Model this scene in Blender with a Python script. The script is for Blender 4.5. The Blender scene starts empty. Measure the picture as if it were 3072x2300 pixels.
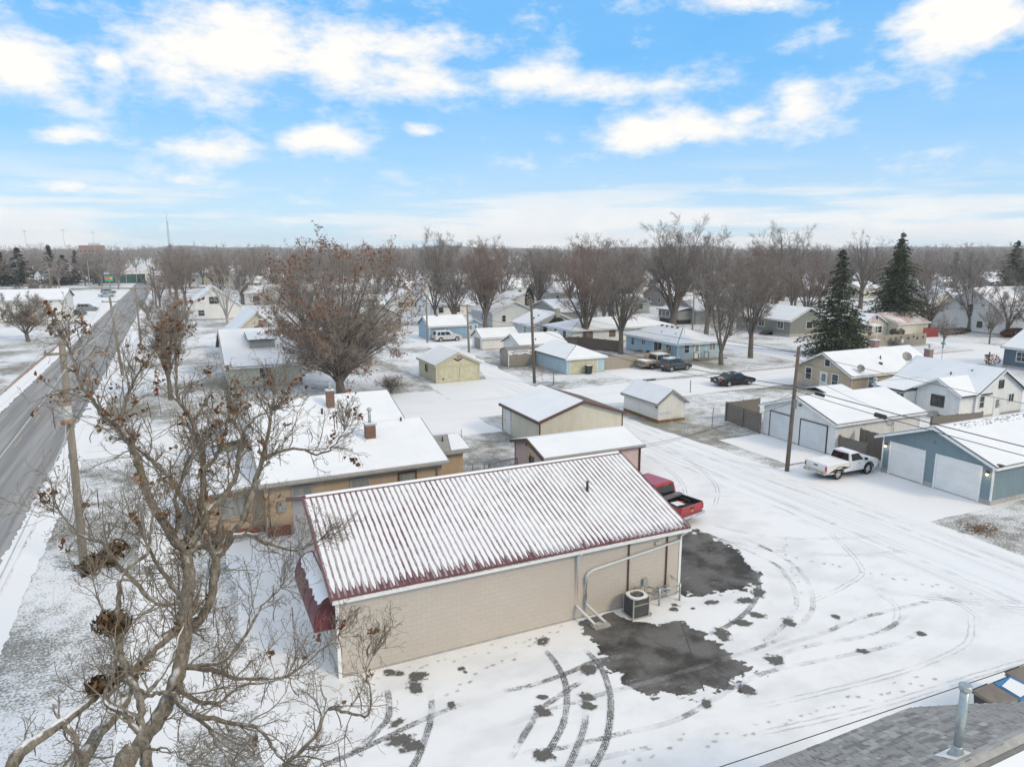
import bpy, bmesh, math, random
import numpy as np
from mathutils import Vector, Matrix

R = math.radians
SC = bpy.context.scene
COL = SC.collection

# ---------------------------------------------------------------- camera
cam_d = bpy.data.cameras.new('camera')
cam = bpy.data.objects.new('camera', cam_d)
COL.objects.link(cam)
cam.location = (0, 0, 15.3)
cam.rotation_euler = (R(90 - 10.84), 0, R(-25))
cam_d.sensor_width = 36
cam_d.lens = 24.96
cam_d.clip_start = 0.5
cam_d.clip_end = 8000
SC.camera = cam

# ---------------------------------------------------------------- world, sun, exposure
SUN_EL, SUN_AZ = 33, 150          # azimuth clockwise from +Y: behind the camera, to the right
world = bpy.data.worlds.new('World')
SC.world = world
world.use_nodes = True


def build_world():
    nt = world.node_tree
    nt.nodes.clear()
    L = nt.links

    def n(t, **k):
        o = nt.nodes.new(t)
        for a, b in k.items():
            setattr(o, a, b)
        return o

    def val(s, i, v):
        if isinstance(v, (int, float)):
            s.inputs[i].default_value = v
        else:
            L.new(v, s.inputs[i])

    def m(op, a, b=None, c=None, clamp=False):
        o = n('ShaderNodeMath', operation=op)
        o.use_clamp = clamp
        val(o, 0, a)
        if b is not None:
            val(o, 1, b)
        if c is not None:
            val(o, 2, c)
        return o.outputs[0]

    def sstep(x, a, b):
        o = n('ShaderNodeMapRange', interpolation_type='SMOOTHSTEP')
        val(o, 0, x)
        o.inputs[1].default_value = a
        o.inputs[2].default_value = b
        return o.outputs[0]

    def mix(f, a, b, bt='MIX'):
        o = n('ShaderNodeMix', data_type='RGBA', blend_type=bt)
        val(o, 0, f)
        for i, v in ((6, a), (7, b)):
            if isinstance(v, tuple):
                o.inputs[i].default_value = v + (1,)
            else:
                L.new(v, o.inputs[i])
        return o.outputs[2]

    tc = n('ShaderNodeTexCoord').outputs['Generated']
    sky = n('ShaderNodeTexSky', sky_type='NISHITA')
    sky.sun_disc = False
    sky.sun_elevation = R(SUN_EL)
    sky.sun_rotation = R(SUN_AZ)
    sky.altitude = 200
    sky.air_density = 1.0
    sky.dust_density = 0.6
    sky.ozone_density = 1.6
    sep = n('ShaderNodeSeparateXYZ')
    L.new(tc, sep.inputs[0])
    x, y, z = sep.outputs
    az = m('ARCTAN2', x, y)            # radians clockwise from +Y
    el = m('ARCSINE', z)
    # wispy warp of the direction
    nz = n('ShaderNodeTexNoise')
    nz.inputs['Scale'].default_value = 6
    nz.inputs['Detail'].default_value = 5
    nz.inputs['Roughness'].default_value = 0.6
    mp = n('ShaderNodeMapping')
    mp.inputs['Scale'].default_value = (1, 1, 2.2)
    L.new(tc, mp.inputs[0])
    L.new(mp.outputs[0], nz.inputs['Vector'])
    sc = n('ShaderNodeSeparateColor')
    L.new(nz.outputs['Color'], sc.inputs[0])
    azw = m('ADD', az, m('MULTIPLY', m('SUBTRACT', sc.outputs[0], 0.5), 0.14))
    elw = m('ADD', el, m('MULTIPLY', m('SUBTRACT', sc.outputs[1], 0.5), 0.05))
    # the cumulus groups in view: azimuth, elevation, half widths (degrees), weight
    blobs = [(4.4, 13.4, 6.5, 3.25, 1.35), (1.6, 12, 3.38, 1.82, 1), (-7.4, 11, 3.38, 1.69, 1.25), (-3.1, 11.5, 1.5, 1.69, 1), (11.7, 12.7, 4.62, 2.6, 1.05),
             (16.8, 14.1, 6.5, 1.95, 0.95), (18, 12.4, 4.12, 1.56, 1.15), (25.8, 12.1, 5.75, 1.17, 0.8), (31.5, 11.7, 7.25, 1.17, 0.85), (35, 8.1, 3.38, 1.43, 1.35),
             (38.8, 8.6, 4.75, 1.43, 1.3), (42, 9.7, 2.38, 0.78, 0.9), (46.3, 10.4, 2.38, 1.56, 0.95), (55.8, 14.4, 6, 2.21, 1.4), (41.6, 16.6, 3.5, 0.78, 1.1),
             (-6.4, 7.3, 2.38, 0.65, 1.1), (3.3, 6.8, 3.88, 1.17, 1.3), (10.5, 7.9, 4.62, 1.04, 1.1), (17.9, 8.6, 1.62, 0.52, 0.95), (-6.6, 4.3, 1.62, 0.45, 0.95), (1.1, 4.8, 3.25, 0.65, 0.8)]
    acc = None
    for a0, e0, wa, we, wt in blobs:
        da = m('DIVIDE', m('SUBTRACT', azw, R(a0)), R(wa))
        de = m('DIVIDE', m('SUBTRACT', elw, R(e0)), R(we))
        r2 = m('MULTIPLY_ADD', da, da, m('MULTIPLY', de, de))
        g = m('MULTIPLY', m('EXPONENT', m('MULTIPLY', r2, -1.0)), wt)
        acc = g if acc is None else m('MAXIMUM', acc, g)
    fine = n('ShaderNodeTexNoise')
    fine.inputs['Scale'].default_value = 11
    fine.inputs['Detail'].default_value = 7
    fine.inputs['Roughness'].default_value = 0.62
    L.new(mp.outputs[0], fine.inputs['Vector'])
    fz = m('SUBTRACT', fine.outputs['Fac'], 0.5)
    cum = sstep(m('MULTIPLY_ADD', fz, 2.9, acc), -0.05, 1.25)
    # broken high cloud over the rest of the sky, seen in perspective
    zc = m('ADD', m('MAXIMUM', z, 0.0), 0.10)
    cv = n('ShaderNodeCombineXYZ')
    val(cv, 0, m('DIVIDE', x, zc))
    val(cv, 1, m('DIVIDE', y, zc))
    hn = n('ShaderNodeTexNoise')
    hn.inputs['Scale'].default_value = 0.55
    hn.inputs['Detail'].default_value = 6
    hn.inputs['Roughness'].default_value = 0.58
    L.new(cv.outputs[0], hn.inputs['Vector'])
    up = sstep(el, R(16), R(30))
    high = m('MULTIPLY', sstep(hn.outputs['Fac'], 0.29, 0.54), m('MULTIPLY_ADD', up, 0.88, 0.10))
    # long thin veil low over the horizon
    vn = n('ShaderNodeTexNoise')
    vn.inputs['Scale'].default_value = 3.2
    vn.inputs['Detail'].default_value = 6
    vn.inputs['Roughness'].default_value = 0.55
    mp2 = n('ShaderNodeMapping')
    mp2.inputs['Scale'].default_value = (1, 1, 11)
    mp2.inputs['Location'].default_value = (3.1, 0.4, 0)
    L.new(tc, mp2.inputs[0])
    L.new(mp2.outputs[0], vn.inputs['Vector'])
    low = m('SUBTRACT', 1.0, sstep(el, R(1.5), R(8)))
    veil = m('MULTIPLY', sstep(m('MULTIPLY_ADD', low, 0.16, vn.outputs['Fac']), 0.50, 0.70), low)
    veil = m('MULTIPLY', veil, 0.9)
    cov = m('MAXIMUM', m('MAXIMUM', cum, high), veil, clamp=True)
    # clear air: the sky model, graded a little
    gr = n('ShaderNodeHueSaturation')
    gr.inputs['Saturation'].default_value = SKY_SAT
    gr.inputs['Value'].default_value = SKY_VAL
    L.new(sky.outputs[0], gr.inputs['Color'])
    tint = mix(1.0, gr.outputs[0], SKY_TINT, 'MULTIPLY')
    # the photograph's clear blue by height above the horizon
    rp = n('ShaderNodeValToRGB')
    L.new(m('DIVIDE', el, R(60), clamp=True), rp.inputs[0])
    stops = [(0, (.62, .785, .92)), (.05, (.52, .735, .95)), (.13, (.29, .61, .985)), (.28, (.095, .475, .97)), (1, (.07, .36, .86))]
    rp.color_ramp.elements[0].position, rp.color_ramp.elements[0].color = 0, stops[0][1] + (1,)
    rp.color_ramp.elements[1].position, rp.color_ramp.elements[1].color = 1, stops[-1][1] + (1,)
    for ps, cc in stops[1:-1]:
        rp.color_ramp.elements.new(ps).color = cc + (1,)
    grad = n('ShaderNodeVectorMath', operation='SCALE')
    L.new(rp.outputs[0], grad.inputs[0])
    grad.inputs['Scale'].default_value = 10.4
    tint = mix(0.88, tint, grad.outputs[0])
    shade = mix(sstep(m('ADD', fine.outputs['Fac'], m('MULTIPLY', acc, 0.15)), 0.35, 0.75), (9.2, 9.3, 9.4), (10.4, 10.2, 9.8))
    fin = mix(cov, tint, shade)
    bg = n('ShaderNodeBackground')
    L.new(fin, bg.inputs[0])
    bg.inputs[1].default_value = 0.1
    out = n('ShaderNodeOutputWorld')
    L.new(bg.outputs[0], out.inputs[0])


SKY_SAT, SKY_VAL, SKY_TINT = 1.25, 1.55, (0.42, 0.92, 1.15)
build_world()

sun_d = bpy.data.lights.new('sun', 'SUN')
sun_d.energy = 1.5
sun_d.angle = R(12)
sun_d.color = (1.0, 0.81, 0.52)
sun = bpy.data.objects.new('sun', sun_d)
COL.objects.link(sun)
sun.rotation_euler = (R(90 - SUN_EL), 0, R(180 - SUN_AZ))
sun.location = (-40, -60, 60)

SC.view_settings.view_transform = 'Standard'
SC.view_settings.look = 'None'
SC.view_settings.exposure = 0.0
SC.view_settings.gamma = 1.0
SC.view_settings.use_curve_mapping = False
SC.render.engine = 'CYCLES'
SC.cycles.use_denoising = True
SC.cycles.max_bounces = 6
SC.cycles.volume_bounces = 1
SC.cycles.diffuse_bounces = 3
SC.cycles.glossy_bounces = 2
SC.cycles.transparent_max_bounces = 6
SC.cycles.caustics_reflective = False
SC.cycles.caustics_refractive = False

# ---------------------------------------------------------------- materials
class NT:
    def __init__(s, name):
        s.m = bpy.data.materials.new(name)
        s.m.use_nodes = True
        s.t = s.m.node_tree
        s.b = s.t.nodes['Principled BSDF']
        s.pos = None

    def n(s, t, ins=None, **k):
        o = s.t.nodes.new(t)
        for a, b in k.items():
            setattr(o, a, b)
        for a, b in (ins or {}).items():
            s.set(o.inputs[a], b)
        return o

    def set(s, sock, v):
        if isinstance(v, bpy.types.NodeSocket):
            s.t.links.new(v, sock)
        elif isinstance(v, tuple) and len(v) == 3 and sock.type == 'RGBA':
            sock.default_value = v + (1,)
        else:
            sock.default_value = v

    def p(s):
        if s.pos is None:
            s.pos = s.n('ShaderNodeNewGeometry').outputs['Position']
        return s.pos

    def obj(s):
        return s.n('ShaderNodeTexCoord').outputs['Object']

    def noise(s, scale, detail=4, rough=.55, vec=None, out='Fac', dist=0):
        o = s.n('ShaderNodeTexNoise', {'Scale': scale, 'Detail': detail, 'Roughness': rough, 'Distortion': dist})
        s.t.links.new(vec if vec is not None else s.p(), o.inputs['Vector'])
        return o.outputs[out]

    def stretch(s, sc, vec=None, rot=(0, 0, 0)):
        o = s.n('ShaderNodeMapping', {'Scale': sc, 'Rotation': rot})
        s.t.links.new(vec if vec is not None else s.p(), o.inputs[0])
        return o.outputs[0]

    def ss(s, x, a, b, lo=0., hi=1.):
        o = s.n('ShaderNodeMapRange', {1: a, 2: b, 3: lo, 4: hi}, interpolation_type='SMOOTHSTEP')
        s.set(o.inputs[0], x)
        return o.outputs[0]

    def mth(s, op, a, b=None, c=None):
        o = s.n('ShaderNodeMath', operation=op)
        s.set(o.inputs[0], a)
        if b is not None:
            s.set(o.inputs[1], b)
        if c is not None:
            s.set(o.inputs[2], c)
        return o.outputs[0]

    def mix(s, f, a, b, bt='MIX'):
        o = s.n('ShaderNodeMix', data_type='RGBA', blend_type=bt)
        s.set(o.inputs[0], f)
        s.set(o.inputs[6], a)
        s.set(o.inputs[7], b)
        return o.outputs[2]

    def xyz(s, v=None):
        o = s.n('ShaderNodeSeparateXYZ')
        s.t.links.new(v if v is not None else s.p(), o.inputs[0])
        return o.outputs

    def nz(s):
        return s.xyz(s.n('ShaderNodeNewGeometry').outputs['Normal'])[2]

    def bump(s, h, strength=.3, dist=.02):
        o = s.n('ShaderNodeBump', {'Strength': strength, 'Distance': dist})
        s.set(o.inputs['Height'], h)
        s.t.links.new(o.outputs[0], s.b.inputs['Normal'])

    def done(s, col, rough=.8, metal=0., spec=None):
        s.set(s.b.inputs['Base Color'], col)
        s.set(s.b.inputs['Roughness'], rough)
        s.set(s.b.inputs['Metallic'], metal)
        if spec is not None:
            s.b.inputs['Specular IOR Level'].default_value = spec
        return s.m


SNOW = (.86, .868, .88)
_cache = {}


def plain(name, col, rough=.7, metal=0., var=.12, scale=3., spec=None):
    key = ('p', name)
    if key in _cache:
        return _cache[key]
    t = NT(name)
    f = t.noise(scale, 5, .6)
    c = t.mix(t.ss(f, .3, .7), tuple(v * (1 - var) for v in col), tuple(min(1, v * (1 + var)) for v in col))
    _cache[key] = t.done(c, rough, metal, spec)
    return _cache[key]


def siding(name, col, pitch=.2, dirt=.12):
    """painted lap siding: relief of the laps, faint streaks"""
    key = ('s', name)
    if key in _cache:
        return _cache[key]
    t = NT(name)
    z = t.xyz()[2]
    fr = t.mth('FRACT', t.mth('DIVIDE', z, pitch))
    st = t.noise(2.2, 5, .6, t.stretch((1, 1, .25)))
    c = t.mix(t.ss(st, .35, .75), col, tuple(v * (1 - dirt) for v in col))
    t.bump(fr, .6, .03)
    _cache[key] = t.done(c, .55)
    return _cache[key]


def make_mats():
    M = {}
    # smooth snow with wind ripples and grains of dirt
    t = NT('snow')
    big = t.noise(.12, 4, .6)
    sm = t.noise(7, 5, .65)
    c = t.mix(t.ss(big, .3, .7), (.83, .84, .855), SNOW)
    c = t.mix(t.ss(sm, .70, .82, 0, .35), c, (.55, .55, .54))
    t.bump(t.noise(2.5, 6, .6), .25, .05)
    M['snow'] = t.done(c, .75, spec=.2)

    # driven snow: packed, with faint lines along the way
    def packed(name, scale):
        t = NT(name)
        ln = t.noise(1.0, 5, .6, t.stretch(scale))
        big = t.noise(.2, 3, .6)
        c = t.mix(t.ss(ln, .42, .66, 0, .55), SNOW, (.66, .675, .69))
        c = t.mix(t.ss(big, .55, .8, 0, .35), c, (.74, .745, .75))
        c = t.mix(t.ss(t.noise(9, 4, .7, t.stretch((scale[0] * .4, scale[1] * .4, 1))), .72, .8, 0, .6), c, (.40, .38, .36))
        t.bump(ln, .25, .03)
        return t.done(c, .75, spec=.2)
    M['packed_ns'] = packed('packed_snow_along_y', (2.6, .08, 1))
    M['packed_ew'] = packed('packed_snow_along_x', (.08, 2.6, 1))
    M['packed_lot'] = packed('packed_snow_lot', (.35, .5, 1))

    # lawns: dry grass showing through thin snow
    def lawn(name, lo, hi, grass, amt=1.0):
        t = NT(name)
        p1 = t.noise(.09, 4, .6)
        p2 = t.noise(1.1, 4, .65)
        gr = t.noise(9.5, 7, .75, t.stretch((1, 1, .4)))
        base = t.mth('ADD', t.mth('MULTIPLY', p1, .9), t.mth('MULTIPLY', p2, .35))
        cov = t.mth('ADD', gr, t.mth('MULTIPLY', t.mth('SUBTRACT', base, .62), 1.0))
        f = t.ss(cov, lo, hi, 0, amt)
        g = t.mix(t.noise(3.0, 3), grass, tuple(v * .55 for v in grass))
        c = t.mix(f, (.80, .82, .845), g)
        t.bump(gr, .5, .05)
        return t.done(c, .85, spec=.1)
    M['lawn'] = lawn('snowy_lawn', .42, .60, (.16, .155, .12), .85)
    M['lawn_bare'] = lawn('thin_snow_on_dry_grass', .41, .62, (.20, .18, .12), .85)
    M['lawn_far'] = lawn('far_snowy_ground', .46, .66, (.22, .20, .16), .8)

    t = NT('salted_asphalt')
    ln = t.noise(1.0, 5, .6, t.stretch((1.6, .035, 1)))
    fine = t.noise(60, 3, .7)
    cr = t.n('ShaderNodeTexVoronoi', {'Scale': .22}, feature='DISTANCE_TO_EDGE')
    t.t.links.new(t.stretch((.4, 1, 1), t.noise(.6, 3, .6, out='Color')), cr.inputs['Vector'])
    c = t.mix(t.ss(ln, .35, .68), (.225, .222, .218), (.37, .363, .355))
    c = t.mix(t.ss(fine, .4, .8, 0, .3), c, (.40, .40, .40))
    c = t.mix(t.ss(t.noise(.5, 4, .7), .62, .8, 0, .3), c, (.42, .42, .43))
    M['asphalt'] = t.done(c, .85, spec=.2)

    t = NT('wet_asphalt')
    big = t.noise(.8, 5, .65)
    fine = t.noise(45, 3, .7)
    c = t.mix(t.ss(big, .36, .62), (.055, .05, .045), (.17, .165, .158))
    c = t.mix(t.ss(fine, .5, .8, 0, .4), c, (.30, .295, .29))
    stn = t.noise(1.0, 6, .8, t.stretch((.5, 3.0, 1), rot=(0, 0, .12)))
    c = t.mix(t.ss(t.mth('MULTIPLY', stn, t.noise(24, 3, .7)), .33, .42, 0, .85), c, (.66, .66, .66))
    M['wet'] = t.done(c, t.ss(big, .35, .6, .35, .85), spec=.4)

    # tyre tracks: tread printed through the snow, from the strip's own UVs; 'fade' dies away at the ends
    def mixout(t, f):
        mx = t.n('ShaderNodeMixShader')
        t.set(mx.inputs[0], f)
        t.t.links.new(t.n('ShaderNodeBsdfTransparent').outputs[0], mx.inputs[1])
        t.t.links.new(t.b.outputs[0], mx.inputs[2])
        t.t.links.new(mx.outputs[0], t.t.nodes['Material Output'].inputs[0])
        return t.m

    def track(name, dens, dark, fill):
        t = NT(name)
        u = t.xyz(t.n('ShaderNodeTexCoord').outputs['UV'])[0]
        fade = t.n('ShaderNodeAttribute', attribute_name='fade').outputs['Fac']
        w = t.mth('ADD', u, t.mth('MULTIPLY', t.noise(3, 3, .6), .14))
        rib = t.ss(t.mth('SINE', t.mth('MULTIPLY', w, 31.4)), -.3, .7)
        edge = t.mth('MULTIPLY', t.ss(w, .02, .18), t.ss(t.mth('SUBTRACT', 1.1, w), .02, .16))
        along = t.ss(t.mth('ADD', t.noise(.8, 5, .7), t.mth('MULTIPLY', fade, .12)), .72 - dens * .35, .92 - dens * .32)
        spk = t.ss(t.noise(20, 5, .75), .36, .62)
        f = t.mth('MULTIPLY', t.mth('MULTIPLY', t.mth('ADD', t.mth('MULTIPLY', rib, .7), .3), spk), t.mth('MULTIPLY', along, edge))
        f = t.mth('MULTIPLY', t.ss(f, .06, .42), t.ss(fade, 0, .5))
        soft = t.mth('MULTIPLY', t.mth('MULTIPLY', edge, t.ss(t.noise(1.1, 4, .6), .3, .7)), fill)
        c = t.mix(t.ss(f, .1, .5), (.62, .63, .645), dark)
        t.done(c, .8, spec=.2)
        return mixout(t, t.mth('MAXIMUM', f, t.mth('MULTIPLY', soft, fade)))
    M['track_dark'] = track('tyre_track_dark', .80, (.11, .105, .10), .35)
    M['track_mid'] = track('tyre_track_mid', .42, (.17, .165, .16), .3)
    t = NT('tyre_track_faint')
    u = t.xyz(t.n('ShaderNodeTexCoord').outputs['UV'])[0]
    fade = t.n('ShaderNodeAttribute', attribute_name='fade').outputs['Fac']
    w = t.mth('ADD', u, t.mth('MULTIPLY', t.mth('SUBTRACT', t.noise(1.6, 4, .6), .5), .35))
    l = t.mth('MAXIMUM', t.ss(t.mth('ABSOLUTE', t.mth('SUBTRACT', w, .2)), .15, .0), t.ss(t.mth('ABSOLUTE', t.mth('SUBTRACT', w, .8)), .15, .0))
    br = t.ss(t.noise(.7, 5, .65), .36, .66)
    spk = t.mth('MULTIPLY', t.ss(t.noise(14, 4, .75), .62, .74), t.ss(t.noise(.5, 3, .6), .5, .7))
    c = t.mix(spk, (.60, .61, .63), (.22, .21, .20))
    t.done(c, .8, spec=.2)
    M['track_faint'] = mixout(t, t.mth('MULTIPLY', t.mth('MAXIMUM', t.mth('MULTIPLY', t.mth('MULTIPLY', l, br), .75), spk), fade))
    # bare wet asphalt: u runs from 0 inside to 1 beyond the eaten edge of the snow
    t = NT('wet_asphalt_edge')
    u = t.xyz(t.n('ShaderNodeTexCoord').outputs['UV'])[0]
    stq = t.noise(1.0, 6, .65, t.stretch((.7, 2.2, 1), rot=(0, 0, .12)))
    nn = t.mth('ADD', t.mth('MULTIPLY', t.mth('SUBTRACT', stq, .5), 1.1), t.mth('MULTIPLY', t.mth('SUBTRACT', t.noise(1.5, 6, .6), .5), 1.5))
    e = t.mth('ADD', t.mth('SUBTRACT', .62, u), nn)
    big = t.noise(.55, 5, .62)
    c = t.mix(t.ss(big, .38, .60), (.05, .045, .04), (.155, .15, .143))
    c = t.mix(t.ss(t.noise(45, 3, .7), .5, .8, 0, .35), c, (.27, .265, .26))
    c = t.mix(t.ss(t.mth('MULTIPLY', stq, t.noise(24, 3, .7)), .36, .42, 0, .7), c, (.62, .62, .62))
    t.done(c, .75, spec=.3)
    M['wet_edge'] = mixout(t, t.ss(e, -.01, .03))
    # melted spot: bare wet ground with an eaten edge; u is the distance from its middle
    t = NT('melted_spot')
    u = t.xyz(t.n('ShaderNodeTexCoord').outputs['UV'])[0]
    e = t.mth('ADD', t.mth('SUBTRACT', 1.0, u), t.mth('MULTIPLY', t.mth('SUBTRACT', t.noise(4.5, 7, .8), .5), 2.4))
    c = t.mix(t.noise(6, 4, .7), (.17, .165, .155), (.09, .085, .08))
    t.done(c, .7, spec=.3)
    M['melt'] = mixout(t, t.ss(e, .40, .48))

    # snow lying on shingles: courses show through in thin broken lines
    def roofsnow(name, amt, dark=(.34, .33, .32), pitch=.048):
        t = NT(name)
        z = t.xyz()[2]
        wob = t.noise(3.0, 3, .6)
        fr = t.mth('FRACT', t.mth('DIVIDE', t.mth('ADD', z, t.mth('MULTIPLY', wob, .012)), pitch))
        ln = t.ss(fr, .62, .98)
        br = t.ss(t.noise(.9, 5, .65), .50, .72)
        sp = t.noise(12, 4, .7, t.stretch((1, 1, 3)))
        f = t.mth('MULTIPLY', t.mth('MULTIPLY', ln, br), t.ss(sp, .35, .65))
        c = t.mix(t.ss(t.noise(.5, 4), .3, .7), SNOW, (.80, .825, .86))
        c = t.mix(t.mth('MULTIPLY', f, amt), c, dark)
        t.bump(t.noise(5, 4), .2, .03)
        return t.done(c, .75, spec=.2)
    M['roof_snow'] = roofsnow('snow_on_roof', .30)
    M['roof_snow_thin'] = roofsnow('thin_snow_on_roof', .75)

    def shingle(name, a, b):
        t = NT(name)
        f = t.noise(2.5, 4, .7)
        g = t.noise(40, 3, .7)
        c = t.mix(t.ss(f, .3, .7), a, b)
        c = t.mix(t.ss(g, .4, .8, 0, .35), c, tuple(v * 1.6 for v in b))
        return t.done(c, .9)
    M['shingle'] = shingle('grey_shingle', (.25, .248, .24), (.34, .335, .325))
    M['shingle_b'] = shingle('grey_shingle_dark', (.18, .178, .172), (.25, .245, .236))
    M['shingle_c'] = shingle('grey_shingle_warm', (.33, .322, .31), (.43, .42, .40))
    M['shingle_dark'] = shingle('dark_shingle', (.06, .058, .055), (.10, .095, .09))
    M['shingle_brown'] = shingle('brown_shingle', (.11, .085, .07), (.17, .13, .11))
    M['maroon'] = plain('maroon_painted_steel', (.155, .062, .066), .45, var=.18, scale=2)
    t = NT('frosted_maroon_steel')
    fr = t.ss(t.mth('ADD', t.noise(.5, 4, .6), t.mth('MULTIPLY', t.noise(9, 4, .7), .6)), .62, 1.0, 0, .8)
    M['maroon_rib'] = t.done(t.mix(fr, (.185, .085, .09), (.60, .56, .57)), .6)

    # painted concrete block
    t = NT('painted_block')
    br = t.n('ShaderNodeTexBrick', {'Scale': 1.0, 'Mortar Size': .012, 'Mortar Smooth': .6, 'Brick Width': .4, 'Row Height': .2, 'Color1': (.565, .505, .44), 'Color2': (.54, .485, .42), 'Mortar': (.47, .42, .37)})
    pz = t.n('ShaderNodeCombineXYZ')
    xx, yy, zz = t.xyz()
    t.set(pz.inputs[0], t.mth('ADD', xx, yy))
    t.set(pz.inputs[1], zz)
    t.t.links.new(pz.outputs[0], br.inputs['Vector'])
    st = t.noise(.8, 6, .65, t.stretch((1, 1, .5)))
    c = t.mix(t.ss(st, .45, .8, 0, .6), br.outputs['Color'], (.47, .44, .40))
    c = t.mix(t.ss(t.noise(.35, 3), .4, .7, 0, .5), c, (.56, .475, .415))
    t.bump(br.outputs['Fac'], .3, -.008)
    M['block'] = t.done(c, .8)

    t = NT('tan_stucco')
    c = t.mix(t.ss(t.noise(1.3, 5, .65, t.stretch((1, 1, .4))), .35, .7), (.47, .365, .255), (.40, .305, .21))
    t.bump(t.noise(30, 4), .2, .01)
    M['stucco'] = t.done(c, .85)
    M['stucco_b'] = plain('sand_stucco', (.53, .43, .30), .85, var=.07, scale=1.5)
    M['brick_base'] = plain('red_brick_base', (.24, .09, .06), .85, var=.25, scale=8)
    M['brick'] = plain('chimney_brick', (.23, .125, .085), .85, var=.3, scale=9)
    M['mortar'] = plain('mortar', (.42, .38, .34), .9)
    t = NT('far_brickwork')
    br = t.n('ShaderNodeTexBrick', {'Scale': 1.0, 'Mortar Size': .012, 'Brick Width': .22, 'Row Height': .075, 'Color1': (.27, .10, .075), 'Color2': (.20, .08, .06), 'Mortar': (.36, .32, .29)})
    pz = t.n('ShaderNodeCombineXYZ')
    xx, yy, zz = t.xyz()
    t.set(pz.inputs[0], t.mth('ADD', xx, yy))
    t.set(pz.inputs[1], zz)
    t.t.links.new(pz.outputs[0], br.inputs['Vector'])
    M['far_brick'] = t.done(br.outputs['Color'], .85)

    for k, c in dict(white=(.83, .82, .79), cream=(.62, .565, .40), ivory=(.66, .62, .51), blue=(.205, .285, .315), ltblue=(.46, .60, .66), sky=(.29, .44, .56), pink=(.60, .455, .43), grey=(.36, .37, .355), bluegrey=(.105, .15, .19), greywhite=(.64, .66, .66), shedwhite=(.78, .765, .72), taupe=(.30, .27, .235), olive=(.24, .25, .22), green=(.47, .55, .45), yellow=(.62, .54, .26), brown=(.27, .20, .15)).items():
        M['s_' + k] = siding(k + '_siding', c)
    M['trim'] = plain('white_trim', (.82, .82, .80), .5, var=.06)
    M['trim_d'] = plain('dark_trim', (.05, .05, .055), .5)
    M['trim_b'] = plain('brown_trim', (.12, .06, .045), .6)
    M['door_white'] = plain('white_door_paint', (.80, .80, .785), .45, var=.05, scale=1)
    M['door_grey'] = plain('pale_grey_door_paint', (.66, .68, .69), .45, var=.05, scale=1)
    M['door_cream'] = plain('faded_cream_door', (.56, .53, .38), .6, var=.12, scale=2)
    M['gutter'] = plain('grey_gutter', (.34, .33, .31), .45)
    M['galv'] = plain('galvanised_steel', (.42, .46, .46), .4, .6, var=.15, scale=6)
    M['pipe_white'] = plain('white_downspout_metal', (.66, .69, .70), .4, var=.07)
    M['concrete'] = plain('concrete', (.42, .40, .37), .9, var=.15)
    M['concrete_red'] = plain('reddish_concrete', (.36, .25, .20), .9, var=.2)
    M['dark'] = plain('dark_metal', (.035, .035, .037), .5)
    M['black'] = plain('black_rubber', (.018, .018, .018), .7)
    M['grey_metal'] = plain('grey_metal', (.20, .20, .20), .5, .3)
    M['wire'] = plain('black_cable', (.03, .03, .032), .6)
    M['wire_l'] = plain('weathered_wire', (.55, .55, .54), .4, .1)
    t = NT('window_glass')
    c = t.mix(t.ss(t.noise(.7, 3), .4, .65), (.02, .024, .028), (.075, .085, .09))
    M['glass'] = t.done(c, .08, spec=.7)
    t = NT('curtained_glass')
    c = t.mix(t.ss(t.noise(1.2, 3, .5, t.stretch((3, 3, .3))), .35, .7), (.30, .31, .30), (.20, .21, .21))
    M['glass_pale'] = t.done(c, .15, spec=.6)
    M['car_glass'] = plain('car_glass', (.012, .014, .016), .06, spec=.8)
    M['chrome'] = plain('chrome', (.62, .63, .64), .2, .9)
    M['red_lens'] = plain('red_lamp_lens', (.42, .025, .02), .25)
    M['clear_lens'] = plain('clear_lamp_lens', (.75, .75, .72), .15)
    M['plate'] = plain('number_plate', (.50, .58, .66), .5)
    M['gold'] = plain('gold_badge', (.65, .45, .12), .35, .5)

    def paint(name, col, lo, hi):
        """car paint with snow lying on whatever faces up"""
        t = NT(name)
        sn = t.mth('MULTIPLY', t.ss(t.nz(), .55, .85), t.ss(t.noise(2.2, 5, .6), lo, hi))
        c = t.mix(sn, col, SNOW)
        t.done(c, t.mix(sn, (.25,) * 3, (.8,) * 3))
        t.b.inputs['Coat Weight'].default_value = .25
        return t.m
    M['p_red'] = paint('red_car_paint', (.40, .035, .035), .62, .72)
    M['p_white'] = paint('white_car_paint', (.70, .70, .69), .2, .4)
    M['p_tan'] = paint('pewter_car_paint', (.30, .255, .19), .15, .35)
    M['p_dark'] = paint('charcoal_car_paint', (.055, .06, .065), .35, .5)
    M['p_black'] = paint('black_car_paint', (.012, .013, .016), .52, .6)
    M['p_silver'] = paint('silver_car_paint', (.55, .56, .57), .2, .4)
    M['p_grey'] = paint('grey_car_paint', (.25, .26, .27), .4, .6)
    M['p_blue'] = paint('pale_blue_car_paint', (.35, .48, .58), .3, .5)

    def wood(name, a, b, sc=(6, 6, .5)):
        t = NT(name)
        f = t.noise(2.0, 6, .65, t.stretch(sc))
        c = t.mix(t.ss(f, .3, .7), a, b)
        t.bump(f, .35, .01)
        return t.done(c, .9)
    M['pole'] = wood('weathered_pole_wood', (.33, .285, .23), (.22, .19, .155))
    M['pole_b'] = wood('brown_pole_wood', (.20, .15, .115), (.12, .09, .07))
    M['fence'] = wood('grey_fence_wood', (.27, .235, .20), (.17, .15, .13), (9, 9, .4))
    M['fence_d'] = wood('dark_fence_wood', (.17, .125, .10), (.11, .085, .07), (9, 9, .4))
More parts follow.
